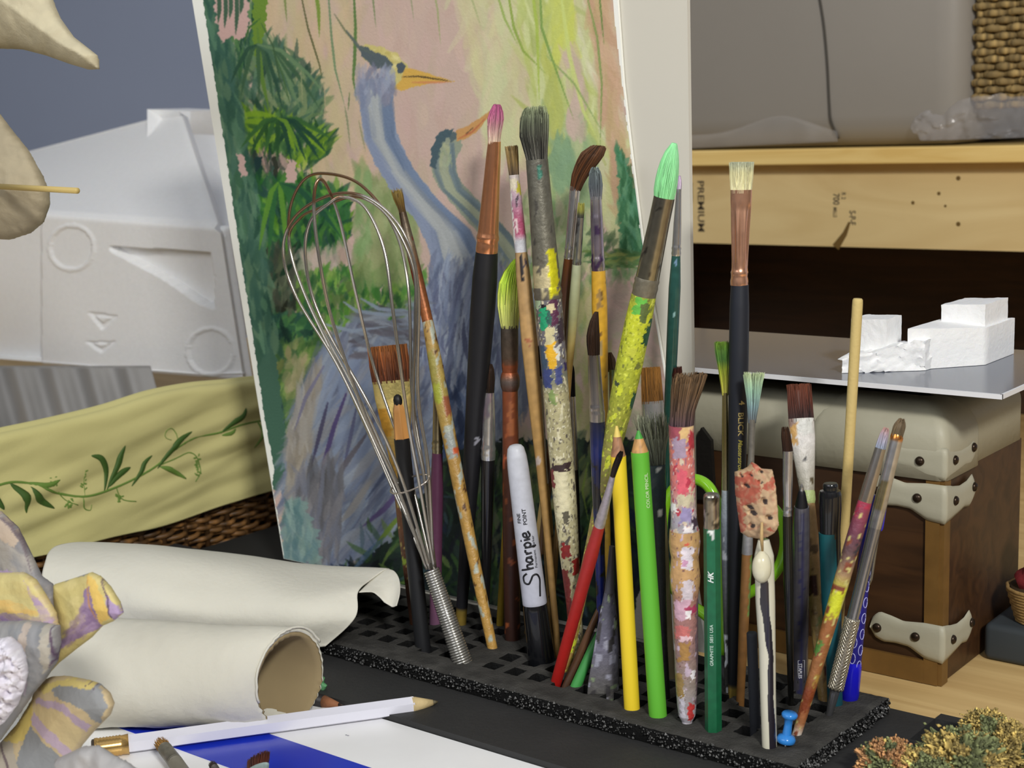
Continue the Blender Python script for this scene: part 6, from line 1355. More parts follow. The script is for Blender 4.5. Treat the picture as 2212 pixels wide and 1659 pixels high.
# ------------------------------------------------------------ polystyrene packing box
def stybox():
    # measured corners: front face bottom/top, rear top edge; the box is tipped towards the camera
    yf = .90
    bl, br = Py(-140, 772, yf+.012), Py(538, 826, yf+.012); tl, tr = Py(-140, 442, yf), Py(486, 490, yf); kl, kr = Py(-60, 360, yf+.26), Py(402, 238, yf+.20)
    t = thing('polystyrene_box', 'large white moulded polystyrene packing box on the yellow lined basket', 'box', br); O_ = br
    dep = (kr-tr); dep2 = (kl-tl)
    bl2, br2 = bl+dep*1.0, br+dep*1.0+np.array([.0, 0, 0])
    n = 40; mb = MB(O_)
    br_ = br+np.array([.0, 0, 0])
    def quad(a, b, c_, d, nu=40, nv=24, fn=None):
        V = []
        N = np.cross(b-a, d-a); N /= np.linalg.norm(N)
        for i in range(nu+1):
            for j in range(nv+1):
                u, v = i/nu, j/nv; p = a*(1-u)*(1-v)+b*u*(1-v)+c_*u*v+d*(1-u)*v
                e_ = min(u, 1-u)*np.linalg.norm(b-a); f_ = min(v, 1-v)*np.linalg.norm(d-a); R_ = .007
                s_ = -(R_-math.sqrt(max(0, R_*R_-max(0, R_-e_)**2)))-(R_-math.sqrt(max(0, R_*R_-max(0, R_-f_)**2)))
                dz = fn(p) if fn else 0
                V.append(p+N*(s_*.7+dz))
        mb.add(V, [(i*(nv+1)+j, (i+1)*(nv+1)+j, (i+1)*(nv+1)+j+1, i*(nv+1)+j+1) for i in range(nu) for j in range(nv)])
    # the front face has a triangular recess, discs and small arrows
    inpoly = lambda poly, x, y: Canvas._mask(None, poly, np.array([[x]]), np.array([[y]]))[0, 0]
    rec = [(236,532),(452,546),(463,600),(462,668),(430,655),(350,600),(240,542)]
    def fdisp(p):
        x, y, _ = proj(p); d = 0
        if inpoly(rec, x, y): d -= .011
        if x < 88: d -= .012
        for cx, cy, r_ in ((155, 535, 48), (455, 760, 50)):
            q = math.hypot(x-cx, (y-cy)*1.0)
            if abs(q-r_) < 4: d += .0012
            elif q < r_: d -= .0006
        if inpoly([(186,738),(250,738),(218,762)], x, y) and not inpoly([(200,742),(236,742),(218,752)], x, y): d -= .0022
        if inpoly([(190,675),(256,682),(220,712)], x, y) and not inpoly([(206,684),(240,686),(220,698)], x, y): d -= .0022
        if y > 775 and 185 < x < 345: d += 0
        return d
    quad(bl, br_, tr, tl, 230, 130, fdisp)
    quad(tl, tr, kr, kl, 40, 40)
    quad(br_, br_+dep, kr, tr, 30, 30)
    quad(bl+dep2, bl, tl, kl, 8, 8); quad(br_+dep, bl+dep2, kl, kr, 8, 8)
    quad(bl+dep2, br_+dep, br_, bl, 8, 8)
    mb.build('moulded_shell', 'polystyrene', t, True, False)
    # raised rear lug
    mb = MB(O_); a, b_, c_ = Py(318, 236, yf+.19), Py(412, 240, yf+.215), Py(376, 290, yf+.20); d = Py(412, 292, yf+.22)
    e_ = np.array([.01, .05, 0])
    mb.add([a, b_, d, Py(318, 300, yf+.17), a+e_, b_+e_, d+e_, Py(318, 300, yf+.17)+e_], [(0,3,2,1),(4,5,6,7),(0,1,5,4),(1,2,6,5),(2,3,7,6),(3,0,4,7)])
    mb.build('rear_lug', 'polystyrene', t, False, False)
    # lower right block seen behind, up to the painting
    mb = MB(O_); p = Py(376, 292, yf+.20)
    a = Py(380, 290, yf+.21); b_ = Py(520, 292, yf+.23); c_ = Py(600, 500, yf+.05); d = Py(486, 492, yf+.012)
    dn = np.array([0, 0, -.10]); mb.add([a, b_, c_, d, a+dn, b_+dn, c_+dn, d+dn], [(0,3,2,1),(4,5,6,7),(0,1,5,4),(1,2,6,5),(2,3,7,6),(3,0,4,7)])
    mb.build('side_block', 'polystyrene', t, False, False)
stybox()
# ------------------------------------------------------------ wicker basket with embroidered liner
mat('liner_cloth', S(202, 194, 132), rough=.85, bump=.2, bscale=900, var=.03, vscale=15); mat('embroidery', attr=True, rough=.6); mat('wicker', attr=True, rough=.5, var=.3, vscale=90)
def basket():
    X0 = -.89; P = lambda px, py: Px(px, py, X0)
    B = P(300, 1150); B[2] = -.0300
    t = thing('lined_basket', 'long wicker basket with a yellow cloth liner embroidered with green vines', 'basket', B)
    # liner cuff: rows from the rolled top edge to the hem
    cols_px = [-160, 0, 120, 240, 340, 430, 500, 560, 620, 680]
    top = [992, 954, 928, 898, 866, 848, 841, 834, 830, 826]; bot = [1290, 1222, 1192, 1160, 1138, 1110, 1085, 1066, 1050, 1034]
    A = []
    for row in range(7):
        f = row/6; R_ = []
        for cx, ty, by in zip(cols_px, top, bot):
            p = P(cx, ty+(by-ty)*f); R_.append(p)
        A.append(R_)
    rim = [[p+np.array([-.016, 0, .000]) for p in A[0]], [p+np.array([-.006, 0, .0035]) for p in A[0]]]
    inner = [[p+np.array([-.018, 0, -.06]) for p in A[0]]]
    G = grid_surface(inner+rim+A, 110, 240)
    nz = np.zeros(G.shape[:2])
    for i in range(G.shape[0]):
        for j in range(G.shape[1]):
            p = G[i, j]; f = max(0, (i-30)/80)
            a = p[1]*20+p[2]*34*.9; n1 = noise.noise(Vector((a*.9, p[2]*38-p[1]*10, 2)))
            n2 = noise.noise(Vector((p[1]*10, (p[2]-p[1]*.16)*85, 7)))
            nz[i, j] = (n1*.004+n2*.0035)*min(1, f*4+.15)
    G[..., 0] += nz; V, Fc = sheet(G, -.0012)
    ln = mk('cloth_liner', np.array(V)-B, Fc, 'liner_cloth', t)
    Gf = G[30:].reshape(-1, 3); gx, gy = projA(Gf)
    def on(px, py):
        i = np.argmin((gx-px)**2+(gy-py)**2); p = P(px, py); p[0] = Gf[i, 0]+.0012; return p
    mb = MB(B); DG, LG = S(62, 92, 34), S(104, 136, 58)
    def vine(pts, w0, w1, col):
        Q = curve3([(a, b, 0) for a, b in pts], max(10, int(sum(math.dist(p, q) for p, q in zip(pts, pts[1:]))/6))); n = len(Q)
        mb.tube([on(q[0], q[1]) for q in Q], [(w0+(w1-w0)*math.sin(math.pi*i/(n-1)))*.5*1.2/F for i in range(n)], 6, col, flat=.5, up=(0, 0, 1))
    vine([(-40,1060),(20,1042),(70,1046),(120,1064),(180,1072),(250,1052),(300,1030),(340,1005),(380,968),(420,945),(470,935),(520,918),(590,905)], 5, 5, LG)
    for p, w_ in (([(222,1060),(232,1020),(218,990),(196,984)],16), ([(228,1058),(255,1010),(262,985),(268,962)],18), ([(232,1052),(262,1024),(284,1010)],14), ([(284,1050),(306,1020),(314,1000),(328,984)],13), ([(340,1012),(366,975),(385,950),(412,932)],15), ([(345,1008),(372,1016),(400,1034)],12), ([(475,936),(500,912),(520,898),(528,878)],15), ([(478,940),(498,936),(508,926)],10), ([(20,1044),(40,1062),(55,1080),(56,1108)],17), ([(60,1050),(85,1080),(115,1098)],16), ([(60,1042),(95,1048),(125,1036)],12), ([(556,910),(562,940),(550,968)],10), ([(-20,1050),(-10,1080),(5,1100)],14)): vine(p, 2, w_, DG if w_ > 12 else LG)
    for p in ([(342,1006),(380,990),(410,978),(425,990),(432,1015),(420,1040)], [(378,970),(378,940),(368,925),(356,930),(354,944),(366,950)], [(180,1070),(182,1045),(184,1020)], [(125,1062),(140,1080),(165,1090)], [(175,1075),(182,1098),(195,1102),(198,1090)], [(250,1054),(262,1078),(290,1082)]): vine(p, 3, 3, LG)
    r = random.Random(6)
    for cx, cy, n_, rx in ((425,1008,16,9), (182,1040,10,9), (145,1086,14,12), (255,1075,10,12), (110,1040,10,12)):
        for i in range(n_):
            a = r.uniform(0, 6.28); x = cx+r.uniform(-rx, rx)*.4; y = cy+(i/n_-.5)*44 if rx == 9 else cy+r.uniform(-9, 9); vine([(x, y), (x+7*math.cos(a), y+7*math.sin(a))], 2, 4, LG)
    mb.build('embroidered_vine', 'embroidery', t)
    # wicker side below the liner
    mb = MB(B); a = P(60, 1240); b_ = P(640, 1060); y0, y1 = a[1], b_[1]+.06; z0, z1 = -.0295, .040; n = 17
    for i in range(n):
        z = z0+.003+(z1-z0)*i/n; pts = []; cs = []; m_ = 90
        for q in range(m_+1):
            y = y0+(y1-y0)*q/m_; pts.append((X0-.011+.0028*math.sin(q*.9+math.pi*(i % 2)), y, z+.0012*math.sin(q*.35+i))); g = r.uniform(.6, 1.3); cs.append(S(118*g, 84*g, 46*g))
        mb.tube(pts, .0021, 6, cs)
    for q in range(16): y = y0+(y1-y0)*q/15; mb.tube([(X0-.011, y, z0), (X0-.011, y, z1+.01)], .0024, 6, S(70, 48, 26))
    mb.box((X0-.02, y0, z0), (X0-.014, y1, z1+.02), col=S(40, 28, 16)); mb.box((X0-.26, y0, z0), (X0-.02, y1, z0+.004), col=S(40, 28, 16)); mb.box((X0-.26, y0, z0), (X0-.254, y1, z1-.01), col=S(34, 26, 16)); mb.build('wicker_side', 'wicker', t)
    # hem shading corner: far end of the liner
basket()
# grey plastic folded thing inside the basket
mat('grey_plastic', S(150, 148, 146), rough=.45, var=.05, vscale=15)
def greyfold():
    y0 = .82; B = Py(150, 880, y0); mb = MB(B)
    pts = [(-60,770),(0,880),(30,895),(45,850),(60,800),(85,860),(110,880),(100,800),(130,780),(180,860),(300,850),(290,775)]
    G = []
    for row in (790, 840, 890, 930):
        R_ = []
        for i in range(16):
            x = -80+i*27; dy = .014*(1 if i % 3 == 0 else -.4 if i % 3 == 1 else .3); R_.append(Py(x+(row-790)*.28, row, y0+dy+.04-(row-790)*.0003))
        G.append(R_)
    V, Fc = sheet(grid_surface(G, 14, 90), .002)
    o = tag(mk('folded_plastic', np.array(V)-B, Fc, 'grey_plastic'), 'ridged grey plastic piece inside the basket below the polystyrene box', 'plastic piece'); o.location = B
greyfold()
mat('shade_black', S(13, 12, 11), rough=.9)
mb = MB((-.8, .85, -.03)); mb.box((-.875, .70, -.0298), (-.66, 1.3, -.0125)); o = tag(mb.build('shade_slab', 'shade_black', None, False, False), 'flat black folder added as the shade between basket and painting', 'slab'); o.location = (-.8, .85, -.03)  # black block added to stand in for the shade on the table

# ------------------------------------------------------------ paper rolls
mat('rice_paper', S(214, 211, 198), rough=.8, bump=.35, bscale=260, var=.02, vscale=20, sub=.1); mat('kraft_inside', S(150, 132, 98), rough=.85, var=.06, vscale=40)
def front_roll():
    z = -.0130; R0 = Pz(632, 1563, z); Lc = Pz(225, 1562, z); kR = proj(R0)[2]/F
    t = thing('paper_tube', 'cream paper roll with brown kraft lining lying open end to the right', 'paper roll', R0); O_ = R0
    ax = Lc-R0; ax[2] = 0; Ln = np.linalg.norm(ax); ax /= Ln; Ln *= 1.35
    az = math.atan2(RIGHT[1], RIGHT[0]); r1 = .0262; V = []; seg = 72; ns = 60
    per = np.array([-ax[1], ax[0], 0]); per = per if per@RIGHT > 0 else -per
    # the cut end is oblique: its plane turns towards the camera
    td = math.radians(28); endp = RIGHT*math.cos(td)*1.0; endp = np.array([endp[0], endp[1], 0]); endp /= np.linalg.norm(endp)
    view = np.array([R0[0], R0[1], 0]); view /= np.linalg.norm(view); rgt = np.array([view[1], -view[0], 0])
    endp = rgt*math.cos(math.radians(44))+view*math.sin(math.radians(44))*.9; 
    def ringpts(i, rad):
        f = i/ns; w_ = max(0, 1-f*4)**1.5; r_ = rad*(1+.16*f); out = []
        # crosswise direction blends from the oblique cut to perpendicular
        pd = per*(1-w_)+endp*w_
        for k in range(seg):
            a = 2*math.pi*k/seg; cen = R0+ax*(Ln*f)+np.array([0, 0, r_])
            n1 = noise.noise(Vector((math.cos(a)*1.2, math.sin(a)*1.2, f*5)))*.0010+noise.noise(Vector((a*2, f*26, 3)))*.0004
            rr = r_+n1*(1 if rad > .0255 else .5); p = cen+pd*rr*math.cos(a)*.98+np.array([0, 0, rr*math.sin(a)])
            if i == 0: p = p-ax*abs(noise.noise(Vector((a*6, 1, 1))))*.0022
            p[2] = max(p[2], z+.0001); out.append(p)
        return out
    def shell(name, ra, rb, m, i0=0, pushed=0.0):
        V = []
        for i in range(ns+1): V += [p-ax*pushed*(1 if i == 0 else 0) for p in ringpts(i, ra)]
        for i in range(ns+1): V += ringpts(i, rb)
        n = (ns+1)*seg; Fc = []
        for i in range(ns):
            for k in range(seg):
                a, b_ = i*seg+k, i*seg+(k+1) % seg; Fc.append((a, b_, b_+seg, a+seg)); Fc.append((n+a, n+a+seg, n+b_+seg, n+b_))
        for k in range(seg): Fc.append((k, n+k, n+(k+1) % seg, (k+1) % seg)); e_ = ns*seg; Fc.append((e_+k, e_+(k+1) % seg, n+e_+(k+1) % seg, n+e_+k))
        o = mk(name, np.array(V)-O_, Fc, m, t)
        import bmesh
        bm = bmesh.new(); bm.from_mesh(o.data); bmesh.ops.recalc_face_normals(bm, faces=bm.faces); bm.to_mesh(o.data); bm.free(); return o
    shell('outer_paper', r1, r1-.0010, 'rice_paper'); shell('kraft_lining', r1-.0011, r1-.0022, 'kraft_inside')
    mb = MB(O_)   # overlapping layer edge at the mouth
    pts = [p*1.0 for p in ringpts(0, r1)][6:40]; mb.tube([p-ax*.001+np.array([0,0,.0003]) for p in pts], .0007, 6, up=(0,0,1)); mb.build('torn_layer_edge', 'rice_paper', t, True, False)
front_roll()
def back_roll():
    B = Pz(500, 1390, -.0135); t = thing('paper_sheet', 'large cream paper sheet rolled loosely behind the kraft lined roll, corner curling', 'paper sheet', B)
    Q = lambda px, py, y: Py(px, py, y)
    C_ = [ # rows: back low, back, crest, front shoulder, front, front low
      [Q(150,1240,.60), Q(330,1250,.63), Q(500,1262,.655), Q(650,1275,.665), Q(800,1290,.662)],
      [Q(150,1190,.585), Q(330,1196,.61), Q(500,1212,.635), Q(655,1232,.65), Q(838,1243,.640)],
      [Q(178,1171,.555), Q(340,1178,.58), Q(510,1196,.605), Q(660,1218,.622), Q(836,1228,.628)],
      [Q(120,1180,.53), Q(330,1192,.55), Q(500,1218,.575), Q(650,1244,.595), Q(800,1252,.612)],
      [Q(96,1218,.51), Q(310,1240,.53), Q(480,1268,.555), Q(650,1292,.572), Q(775,1278,.598)],
      [Q(92,1290,.50), Q(310,1310,.52), Q(480,1330,.545), Q(650,1345,.565), Q(768,1335,.588)],
      [Q(110,1360,.50), Q(310,1380,.525), Q(480,1390,.55), Q(620,1402,.567), Q(704,1396,.578)]]
    G = grid_surface(C_, 70, 110)
    for i in range(G.shape[0]):
        for j in range(G.shape[1]):
            p = G[i, j]; n1 = noise.noise(Vector(p*28))*.0016+noise.noise(Vector(p*75))*.0006; p[1] -= n1; p[2] = max(p[2], .0008 if (p[1] > .583 and p[0] > -.745) else -.0095 if (p[1] > .538 and p[0] > -.905) else -.0130)
    V, Fc = sheet(G, .0006)
    # curled corner tongue to the right, inner side showing
    C2 = [[Q(836,1228,.628), Q(852,1234,.624), Q(862,1252,.619), Q(863,1280,.612), Q(856,1308,.606)],
          [Q(818,1236,.622), Q(838,1246,.620), Q(850,1264,.616), Q(853,1288,.611), Q(848,1311,.606)],
          [Q(798,1256,.612), Q(815,1262,.612), Q(830,1275,.611), Q(838,1292,.609), Q(842,1308,.606)],
          [Q(775,1279,.5985), Q(790,1278,.601), Q(806,1279,.604), Q(818,1288,.605), Q(830,1302,.606)]]
    G2 = grid_surface(C2, 20, 24); V2, F2 = sheet(G2, .0005); n = len(V); V = list(V)+list(V2); Fc = Fc+[tuple(i+n for i in f) for f in F2]
    mk('rolled_sheet', np.array(V)-B, Fc, 'rice_paper', t)
back_roll()
CT = Canvas(740, 1300, 860, 1370, 3, (205, 205, 202), 3)
CT.dabs([(750,1310),(850,1310),(850,1360),(750,1360)], 60, 20, 8, .2, [(225,225,225),(190,190,188),(160,160,156),(215,214,210)], a=.6, spread=1)
o = solid('crumpled_tissue', [(762,1330),(790,1318),(812,1322),(836,1322),(842,1332),(838,1344),(810,1350),(765,1349)], .652, .006, 'vc_satin', None, CT, step=3, wr=.5, wf=160, off=Pz(800,1349)*1.0, seed=2); o.location = Pz(800,1349)
tag(o, 'small crumpled white tissue on the back left of the foam', 'tissue')

# ------------------------------------------------------------ things lying on the package
ZP = -.0135
def lying(name, label, cat, p0, p1, z0, z1):
    A = Pz(*p0, z=z0); B_ = Pz(*p1, z=z1); ax = B_-A; L = np.linalg.norm(ax); ax /= L; t = thing(name, label, cat, A); return t, A, ax, L
def lie_pencil():
    r = .0050; t, A, ax, L = lying('white_pencil', 'glossy white pencil with gold ferrule lying in front of the paper roll', 'pencil', (198, 1618), (946, 1516), ZP+r, ZP+r)
    mb = MB(); mb.lathe([(0, r*.8), (.0004, r*.96), (.002, r)], (0,0,0), ax, 24, S(70, 60, 50)); mb.build('eraser', 'vc_satin', t)
    mb = MB(); pr = [(.0015, r*1.05)]
    for i in range(8): q = .003+i*.0016; pr += [(q, r*1.07), (q+.0008, r*.99)]
    pr += [(.0185, r*1.06)]; mb.lathe(pr, (0,0,0), ax, 28, S(205, 168, 105)); mb.build('gold_ferrule', 'vc_metal', t)
    tip = .0135; mb = MB(); mb.lathe([(.018, r), (L-tip, r)], (0,0,0), ax, 6, S(220, 220, 232)); mb.build('barrel', 'vc_gloss', t, smooth=False)
    mb = MB(); mb.lathe([(L-tip-.0008, r*.98), (L-.0028, r*.30)], (0,0,0), ax, 18, S(200, 178, 130)); mb.build('sharpened_wood', 'vc_matte', t)
    mb = MB(); mb.lathe([(L-.0029, r*.31), (L, r*.06)], (0,0,0), ax, 12, S(90, 82, 60)); mb.build('lead', 'vc_satin', t)
lie_pencil()
def dark_pencil():
    r = .0036; t, A, ax, L = lying('dark_pencil', 'black pencil with brown sharpened point poking out from under the paper roll', 'pencil', (560, 1486), (742, 1524), ZP+r, ZP+r*.7)
    mb = MB(); mb.lathe([(0, r), (L-.013, r)], (0,0,0), ax, 18, S(34, 32, 34)); mb.build('barrel', 'vc_satin', t)
    mb = MB(); mb.lathe([(L-.013, r*.98), (L-.003, r*.3)], (0,0,0), ax, 18, S(150, 98, 66)); mb.build('sharpened_wood', 'vc_matte', t)
    mb = MB(); mb.lathe([(L-.003, r*.3), (L, r*.05)], (0,0,0), ax, 12, S(50, 36, 30)); mb.build('lead', 'vc_satin', t)
dark_pencil()
CGn = Canvas(660, 1440, 730, 1510, 3, (96, 158, 108), 3); CGn.dabs([(665,1445),(725,1445),(725,1505),(665,1505)], 40, 18, 8, 1, [(120,180,130),(80,140,92),(100,165,110)], a=.6, spread=1)
o = solid('green_putty', [(672,1456),(692,1455),(702,1464),(700,1474),(707,1480),(702,1492),(684,1500),(668,1496)], Pz(690, 1497, ZP)[1], .004, 'vc_satin', None, CGn, step=3, wr=.2, off=Pz(690,1497,ZP), seed=8); o.location = Pz(690, 1497, ZP)
tag(o, 'small lump of green putty right of the paper roll mouth', 'putty')
# brush heads entering from the bottom edge, nearer to the camera
def near_brush(name, label, top, low, hz, r, cols, flat=1.0, cat='brush'):
    """a brush lying towards the camera: the tip is above the package"""
    A = Pz(*low, z=hz[1]); T = Pz(*top, z=hz[0]); ax = T-A; L = np.linalg.norm(ax); ax /= L; t = thing(name, label, cat, A)
    k = proj(T)[2]/F; r = r*k; side = np.cross(ax, np.array(CM[:, 2])); side /= np.linalg.norm(side); dp = np.cross(side, ax)
    rr = random.Random(5); mb = MB(); bl = .030*0+r*2.2; 
    for i in range(260):
        a = rr.uniform(0, 6.28); q = math.sqrt(rr.random()); o1 = side*q*r*.9*math.cos(a)+dp*q*r*.9*flat*math.sin(a); g = rr.uniform(.75, 1.2)
        e = T-A+o1*rr.uniform(.9, 1.25)-ax*abs(rr.gauss(0, .1))*bl; s_ = (T-A)-ax*bl+o1*.8
        mb.tube([s_, (s_+e)/2+o1*.12, e], [r*.07, r*.06, r*.03], 3, S(*[min(255, c*g) for c in cols[0]]), cap=False)
    mb.build('bristles', 'vc_hair', t)
    def ov(name_, d0, d1, r0, r1, col, m):
        V = []; seg = 20
        for d, q in ((d0, r0), ((d0+d1)/2, (r0+r1)/2), (d1, r1)):
            for k_ in range(seg): a = 2*math.pi*k_/seg; V.append((T-A)-ax*d+side*q*math.cos(a)+dp*q*flat*math.sin(a))
        Fc = [(i*seg+k_, i*seg+(k_+1) % seg, (i+1)*seg+(k_+1) % seg, (i+1)*seg+k_) for i in range(2) for k_ in range(seg)]+[tuple(range(seg)), tuple(2*seg+k_ for k_ in range(seg-1, -1, -1))]
        mk(name_, V, Fc, m, t, [S(*col)]*len(V))
    ov('ferrule', bl*.93, bl+.016, r, r*1.05, cols[1], 'vc_dullmetal'); ov('handle', bl+.015, L, r*1.05, r*.9, cols[2], 'vc_paint')
near_brush('worn_brush', 'worn brush head with stubby sandy bristles rising from the bottom picture edge', (346, 1604), (420, 1700), (ZP+.010, ZP+.006), 15, ((176, 134, 76), (120, 116, 104), (120, 116, 104)))
near_brush('flat_brush', 'flat brush with dark red brown bristles on the blue band at the bottom edge', (560, 1632), (545, 1760), (ZP+.010, ZP+.005), 26, ((88, 44, 32), (150, 168, 165), (60, 40, 30)), flat=.35)
near_brush('liner_brush', 'dark small brush tip left of the flat brush at the bottom edge', (458, 1650), (500, 1720), (ZP+.008, ZP+.004), 9, ((70, 60, 56), (95, 90, 86), (60, 55, 50)))

# ------------------------------------------------------------ papier mache pieces, nearest to the camera
def flower():
    y0 = .365
    base = Py(20, 1600, y0); t = thing('paper_flower', 'painted papier mache flower in yellow, violet and grey at the lower left', 'paper flower', base)
    Y_, V_, G_, B_, D_ = (214, 196, 132), (150, 126, 160), (136, 138, 140), (196, 180, 156), (92, 72, 96)
    def cv(): 
        c = Canvas(-60, 1090, 290, 1720, 2.5, (170, 168, 160), 9); return c
    # right petal (yellow with violet edge)
    c = cv(); c.fill([(100,1230),(290,1230),(290,1480),(100,1480)], (206,192,128), jit=1)
    c.dabs([(110,1230),(270,1230),(270,1420),(110,1420)], 90, 50, 16, -.5, [(212,196,130),(200,184,120),(218,202,142)], a=.5, jv=4)
    c.fill([(115,1262),(130,1256),(190,1240),(186,1234),(130,1246)], G_); c.fill([(192,1270),(202,1262),(222,1330),(222,1352),(128,1400),(96,1470),(100,1440),(128,1385),(196,1350)], V_, jit=1)
    c.dabs([(196,1290),(220,1340),(220,1350),(130,1400),(100,1460),(100,1440)], 60, 30, 9, 2.3, [(156,132,166),(138,112,152),(170,146,176)], a=.6, jv=4)
    c.fill([(192,1238),(212,1248),(236,1300),(245,1330),(222,1345),(218,1320),(204,1270)], (226,192,106), jit=.8); c.fill([(232,1275),(252,1300),(268,1322),(250,1340),(243,1320)], (172,150,186), jit=.8); c.stroke([(222,1250),(240,1290),(244,1325),(252,1338)], 3, D_); c.stroke([(196,1245),(204,1300),(222,1345)], 3, (210,150,80), .8)
    solid('petal', [(118,1262),(165,1247),(197,1236),(218,1246),(238,1268),(258,1300),(266,1325),(245,1342),(222,1352),(200,1376),(168,1400),(128,1432),(100,1462),(88,1470),(98,1440),(128,1380),(122,1330),(118,1290)], y0+.004, .010, 'vc_matte', t, c, step=2.4, wr=.10, wf=60, off=base, seed=1)
    # upper left leaf-like petal (grey and violet)
    c = cv(); c.dabs([(-60,1090),(140,1110),(140,1330),(-60,1330)], 260, 70, 20, 1.1, [(146,144,146),(166,160,152),(128,126,130),(176,168,160)], a=.7, jv=4)
    c.fill([(-60,1150),(15,1150),(-10,1190),(-60,1210)], V_); c.fill([(0,1105),(30,1130),(50,1160),(40,1180),(-20,1130)], (188,170,152)); c.fill([(-60,1222),(40,1228),(50,1240),(-60,1240)], (170,150,180)); c.stroke([(0,1110),(30,1135),(52,1170),(80,1245)], 5, (120,108,112))
    solid('petal', [(-60,1110),(0,1104),(14,1118),(36,1138),(55,1175),(72,1210),(88,1245),(112,1262),(120,1290),(118,1330),(60,1330),(-60,1330)], y0+.012, .012, 'vc_matte', t, c, step=2.6, wr=.10, wf=50, off=base, seed=2)
    # yellow collar band
    c = cv(); c.fill([(-60,1220),(140,1220),(140,1420),(-60,1420)], (206,188,148)); c.fill([(-60,1236),(56,1238),(85,1270),(100,1325),(60,1318),(-60,1300)], (208,194,132), jit=1); c.fill([(-60,1285),(40,1290),(96,1318),(90,1326),(-60,1310)], (222,186,112), jit=1); c.fill([(-60,1312),(60,1318),(100,1330),(104,1352),(80,1352),(70,1340),(-60,1334)], V_, jit=1); c.stroke([(-60,1336),(65,1342),(84,1360)], 3, D_); c.fill([(60,1250),(120,1330),(122,1372),(108,1350),(80,1290)], (176,152,176), jit=1); c.fill([(-60,1336),(62,1344),(130,1360),(130,1420),(-60,1420)], (176,170,178))
    c.dabs([(-60,1236),(100,1238),(110,1330),(-60,1330)], 50, 50, 14, .1, [(212,198,136),(204,184,120)], a=.4, jv=3)
    solid('petal', [(-60,1238),(50,1236),(76,1252),(100,1290),(120,1325),(126,1356),(100,1372),(-60,1380)], y0-.006, .011, 'vc_matte', t, c, step=2.4, wr=.10, wf=60, off=base, seed=3)
    # centre: grey tube with white fluffy core
    c = cv(); c.fill([(-60,1330),(150,1330),(150,1620),(-60,1620)], (150,150,152)); c.dabs([(-40,1340),(130,1340),(130,1500),(-40,1560)], 110, 60, 14, 1.5, [(140,142,144),(160,158,156),(128,130,134)], a=.6, jv=4); c.fill([(60,1344),(74,1344),(78,1420),(70,1470),(56,1460)], (190,176,164)); c.fill([(100,1344),(118,1350),(118,1430),(104,1450)], (178,172,160)); c.stroke([(118,1350),(124,1420),(112,1440)], 4, D_); c.stroke([(66,1420),(72,1460),(62,1500)], 6, (176,158,178))
    solid('calyx', [(-60,1344),(60,1340),(126,1352),(128,1390),(122,1430),(96,1470),(70,1500),(40,1545),(0,1600),(-60,1640)], y0-.014, .016, 'vc_matte', t, c, step=2.4, wr=.10, wf=60, off=base, seed=4)
    c = cv(); c.fill([(-60,1360),(100,1360),(100,1620),(-60,1620)], (224,220,230)); c.dabs([(-60,1370),(60,1370),(60,1560),(-60,1560)], 160, 14, 8, 0, [(236,234,240),(210,204,216),(226,222,232),(200,196,206)], a=.6, spread=2)
    solid('fluffy_core', [(-60,1385),(-10,1380),(20,1376),(42,1395),(52,1420),(58,1455),(50,1490),(36,1525),(10,1560),(-20,1580),(-60,1590)], y0-.030, .012, 'vc_matte', t, c, step=3.2, wr=.55, wf=240, off=base, seed=5)
    # lower petals
    c = cv(); c.fill([(-60,1440),(290,1440),(290,1720),(-60,1720)], (196,176,138)); c.fill([(120,1480),(150,1466),(215,1476),(240,1520),(222,1560),(190,1520),(130,1494)], (142,144,146), jit=1); c.fill([(96,1474),(150,1462),(212,1475),(205,1484),(140,1474),(104,1492)], (208,190,120), jit=1); c.fill([(88,1500),(150,1508),(205,1560),(196,1575),(150,1524),(86,1512)], (178,158,176), jit=1); c.fill([(80,1515),(150,1526),(190,1575),(155,1630),(110,1560),(78,1540)], (204,184,138), jit=1); c.fill([(85,1530),(130,1570),(165,1618),(156,1632),(110,1580),(78,1552)], (184,164,180), jit=1); c.fill([(40,1520),(78,1500),(82,1560),(66,1590),(10,1600)], (210,188,108), jit=1); c.fill([(66,1590),(78,1558),(120,1600),(156,1640),(140,1720),(90,1720),(50,1640)], (138,140,142), jit=1); c.fill([(-10,1590),(40,1596),(60,1650),(80,1720),(0,1720)], (176,166,150)); c.stroke([(10,1600),(30,1640),(50,1700)], 6, (110,94,96)); c.stroke([(190,1478),(204,1470),(212,1478),(206,1492)], 2, D_)
    c.fill([(20,1540),(78,1490),(84,1504),(40,1580),(0,1600)], (150,120,60), a=.5)
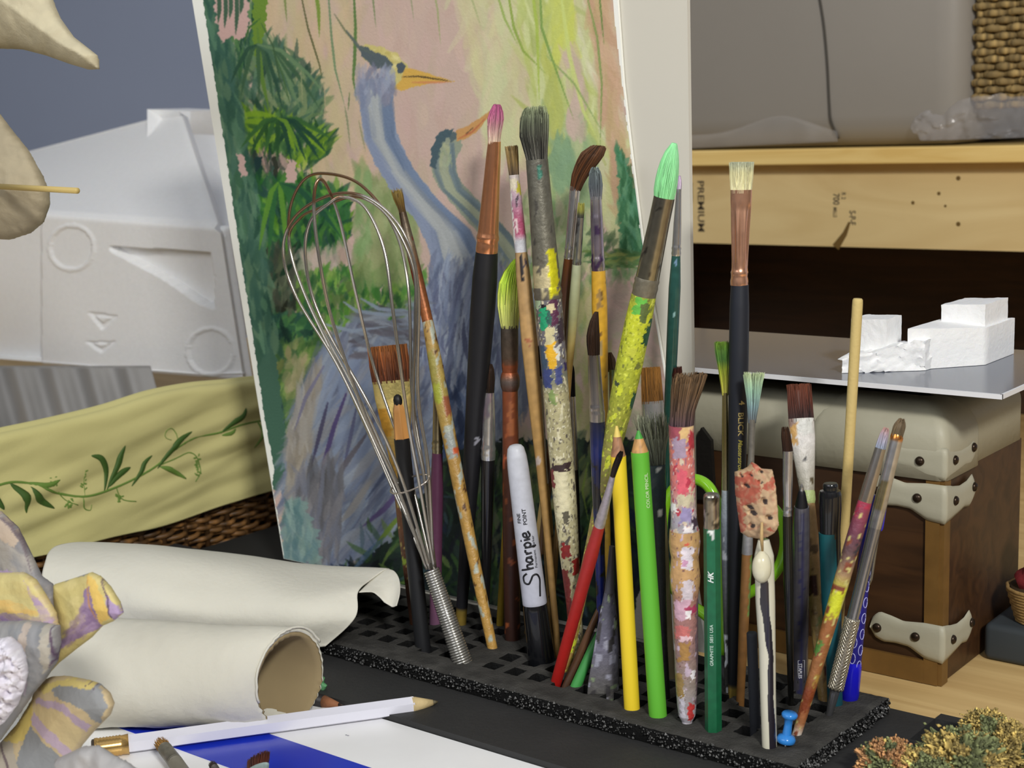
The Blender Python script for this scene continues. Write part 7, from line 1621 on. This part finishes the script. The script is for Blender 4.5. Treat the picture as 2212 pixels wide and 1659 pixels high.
    solid('petal', [(80,1475),(110,1462),(140,1460),(190,1470),(214,1478),(236,1498),(246,1522),(238,1545),(205,1578),(178,1610),(150,1655),(138,1720),(0,1720),(-20,1660),(0,1605),(40,1560),(70,1510)], y0-.002, .012, 'vc_matte', t, c, step=2.6, wr=.10, wf=50, off=base, seed=6)
flower()
def papier(name, label, outline, y0, th, colr, seed, tilt=(0, 0)):
    xs = [p[0] for p in outline]; ys = [p[1] for p in outline]; c = Canvas(min(xs)-5, min(ys)-5, max(xs)+5, max(ys)+5, 2, colr, seed)
    c.dabs([(min(xs),min(ys)),(max(xs),min(ys)),(max(xs),max(ys)),(min(xs),max(ys))], 160, 60, 26, 1.0, [tuple(v*f for v in colr) for f in (1.04, .95, 1.0, .91)], a=.5, spread=1.2, jv=3)
    b = Py((min(xs)+max(xs))/2, max(ys), y0)
    t = thing(name, label, 'papier mache piece', b)
    solid('paper_shell', outline, y0, th, 'vc_matte', t, c, step=4, wr=.09, wf=45, off=b, seed=seed, tilt=tilt, edge=.5)
    return t
papier('papier_mache_horn', 'cream papier mache horn shape hanging in at the top left corner', [(-180,-140),(60,-160),(100,-60),(114,0),(130,38),(160,80),(196,108),(211,120),(213,148),(190,150),(150,138),(100,120),(50,107),(0,104),(-80,100),(-180,110)], .52, .030, (206, 196, 166), 21)
t = papier('papier_mache_cone', 'beige papier mache lobe with a wooden skewer at the left picture edge', [(-160,180),(-40,215),(0,246),(30,285),(62,325),(88,372),(104,408),(106,440),(92,480),(62,505),(20,518),(-40,515),(-160,470)], .50, .030, (172, 160, 134), 22)
b = np.array(t.matrix_world.translation); 
mb = MB(); p0, p1 = Py(0, 403, .478), Py(167, 412, .470); mb.tube([p0-b, p1-b], [.0016, .0016], 14, S(200, 176, 110)); mb.build('wooden_skewer', 'vc_satin', t)
CP = Canvas(140, 1590, 330, 1680, 2, (170, 168, 168), 3)
o = solid('crumpled_paper', [(120,1640),(180,1612),(215,1612),(240,1630),(275,1648),(320,1680),(320,1740),(120,1740)], .345, .010, 'vc_satin', None, CP, step=5, wr=.35, wf=70, off=Py(220,1700,.345), seed=12); o.location = Py(220, 1700, .345)
tag(o, 'crumpled grey white paper beside the eraser end of the white pencil', 'paper')
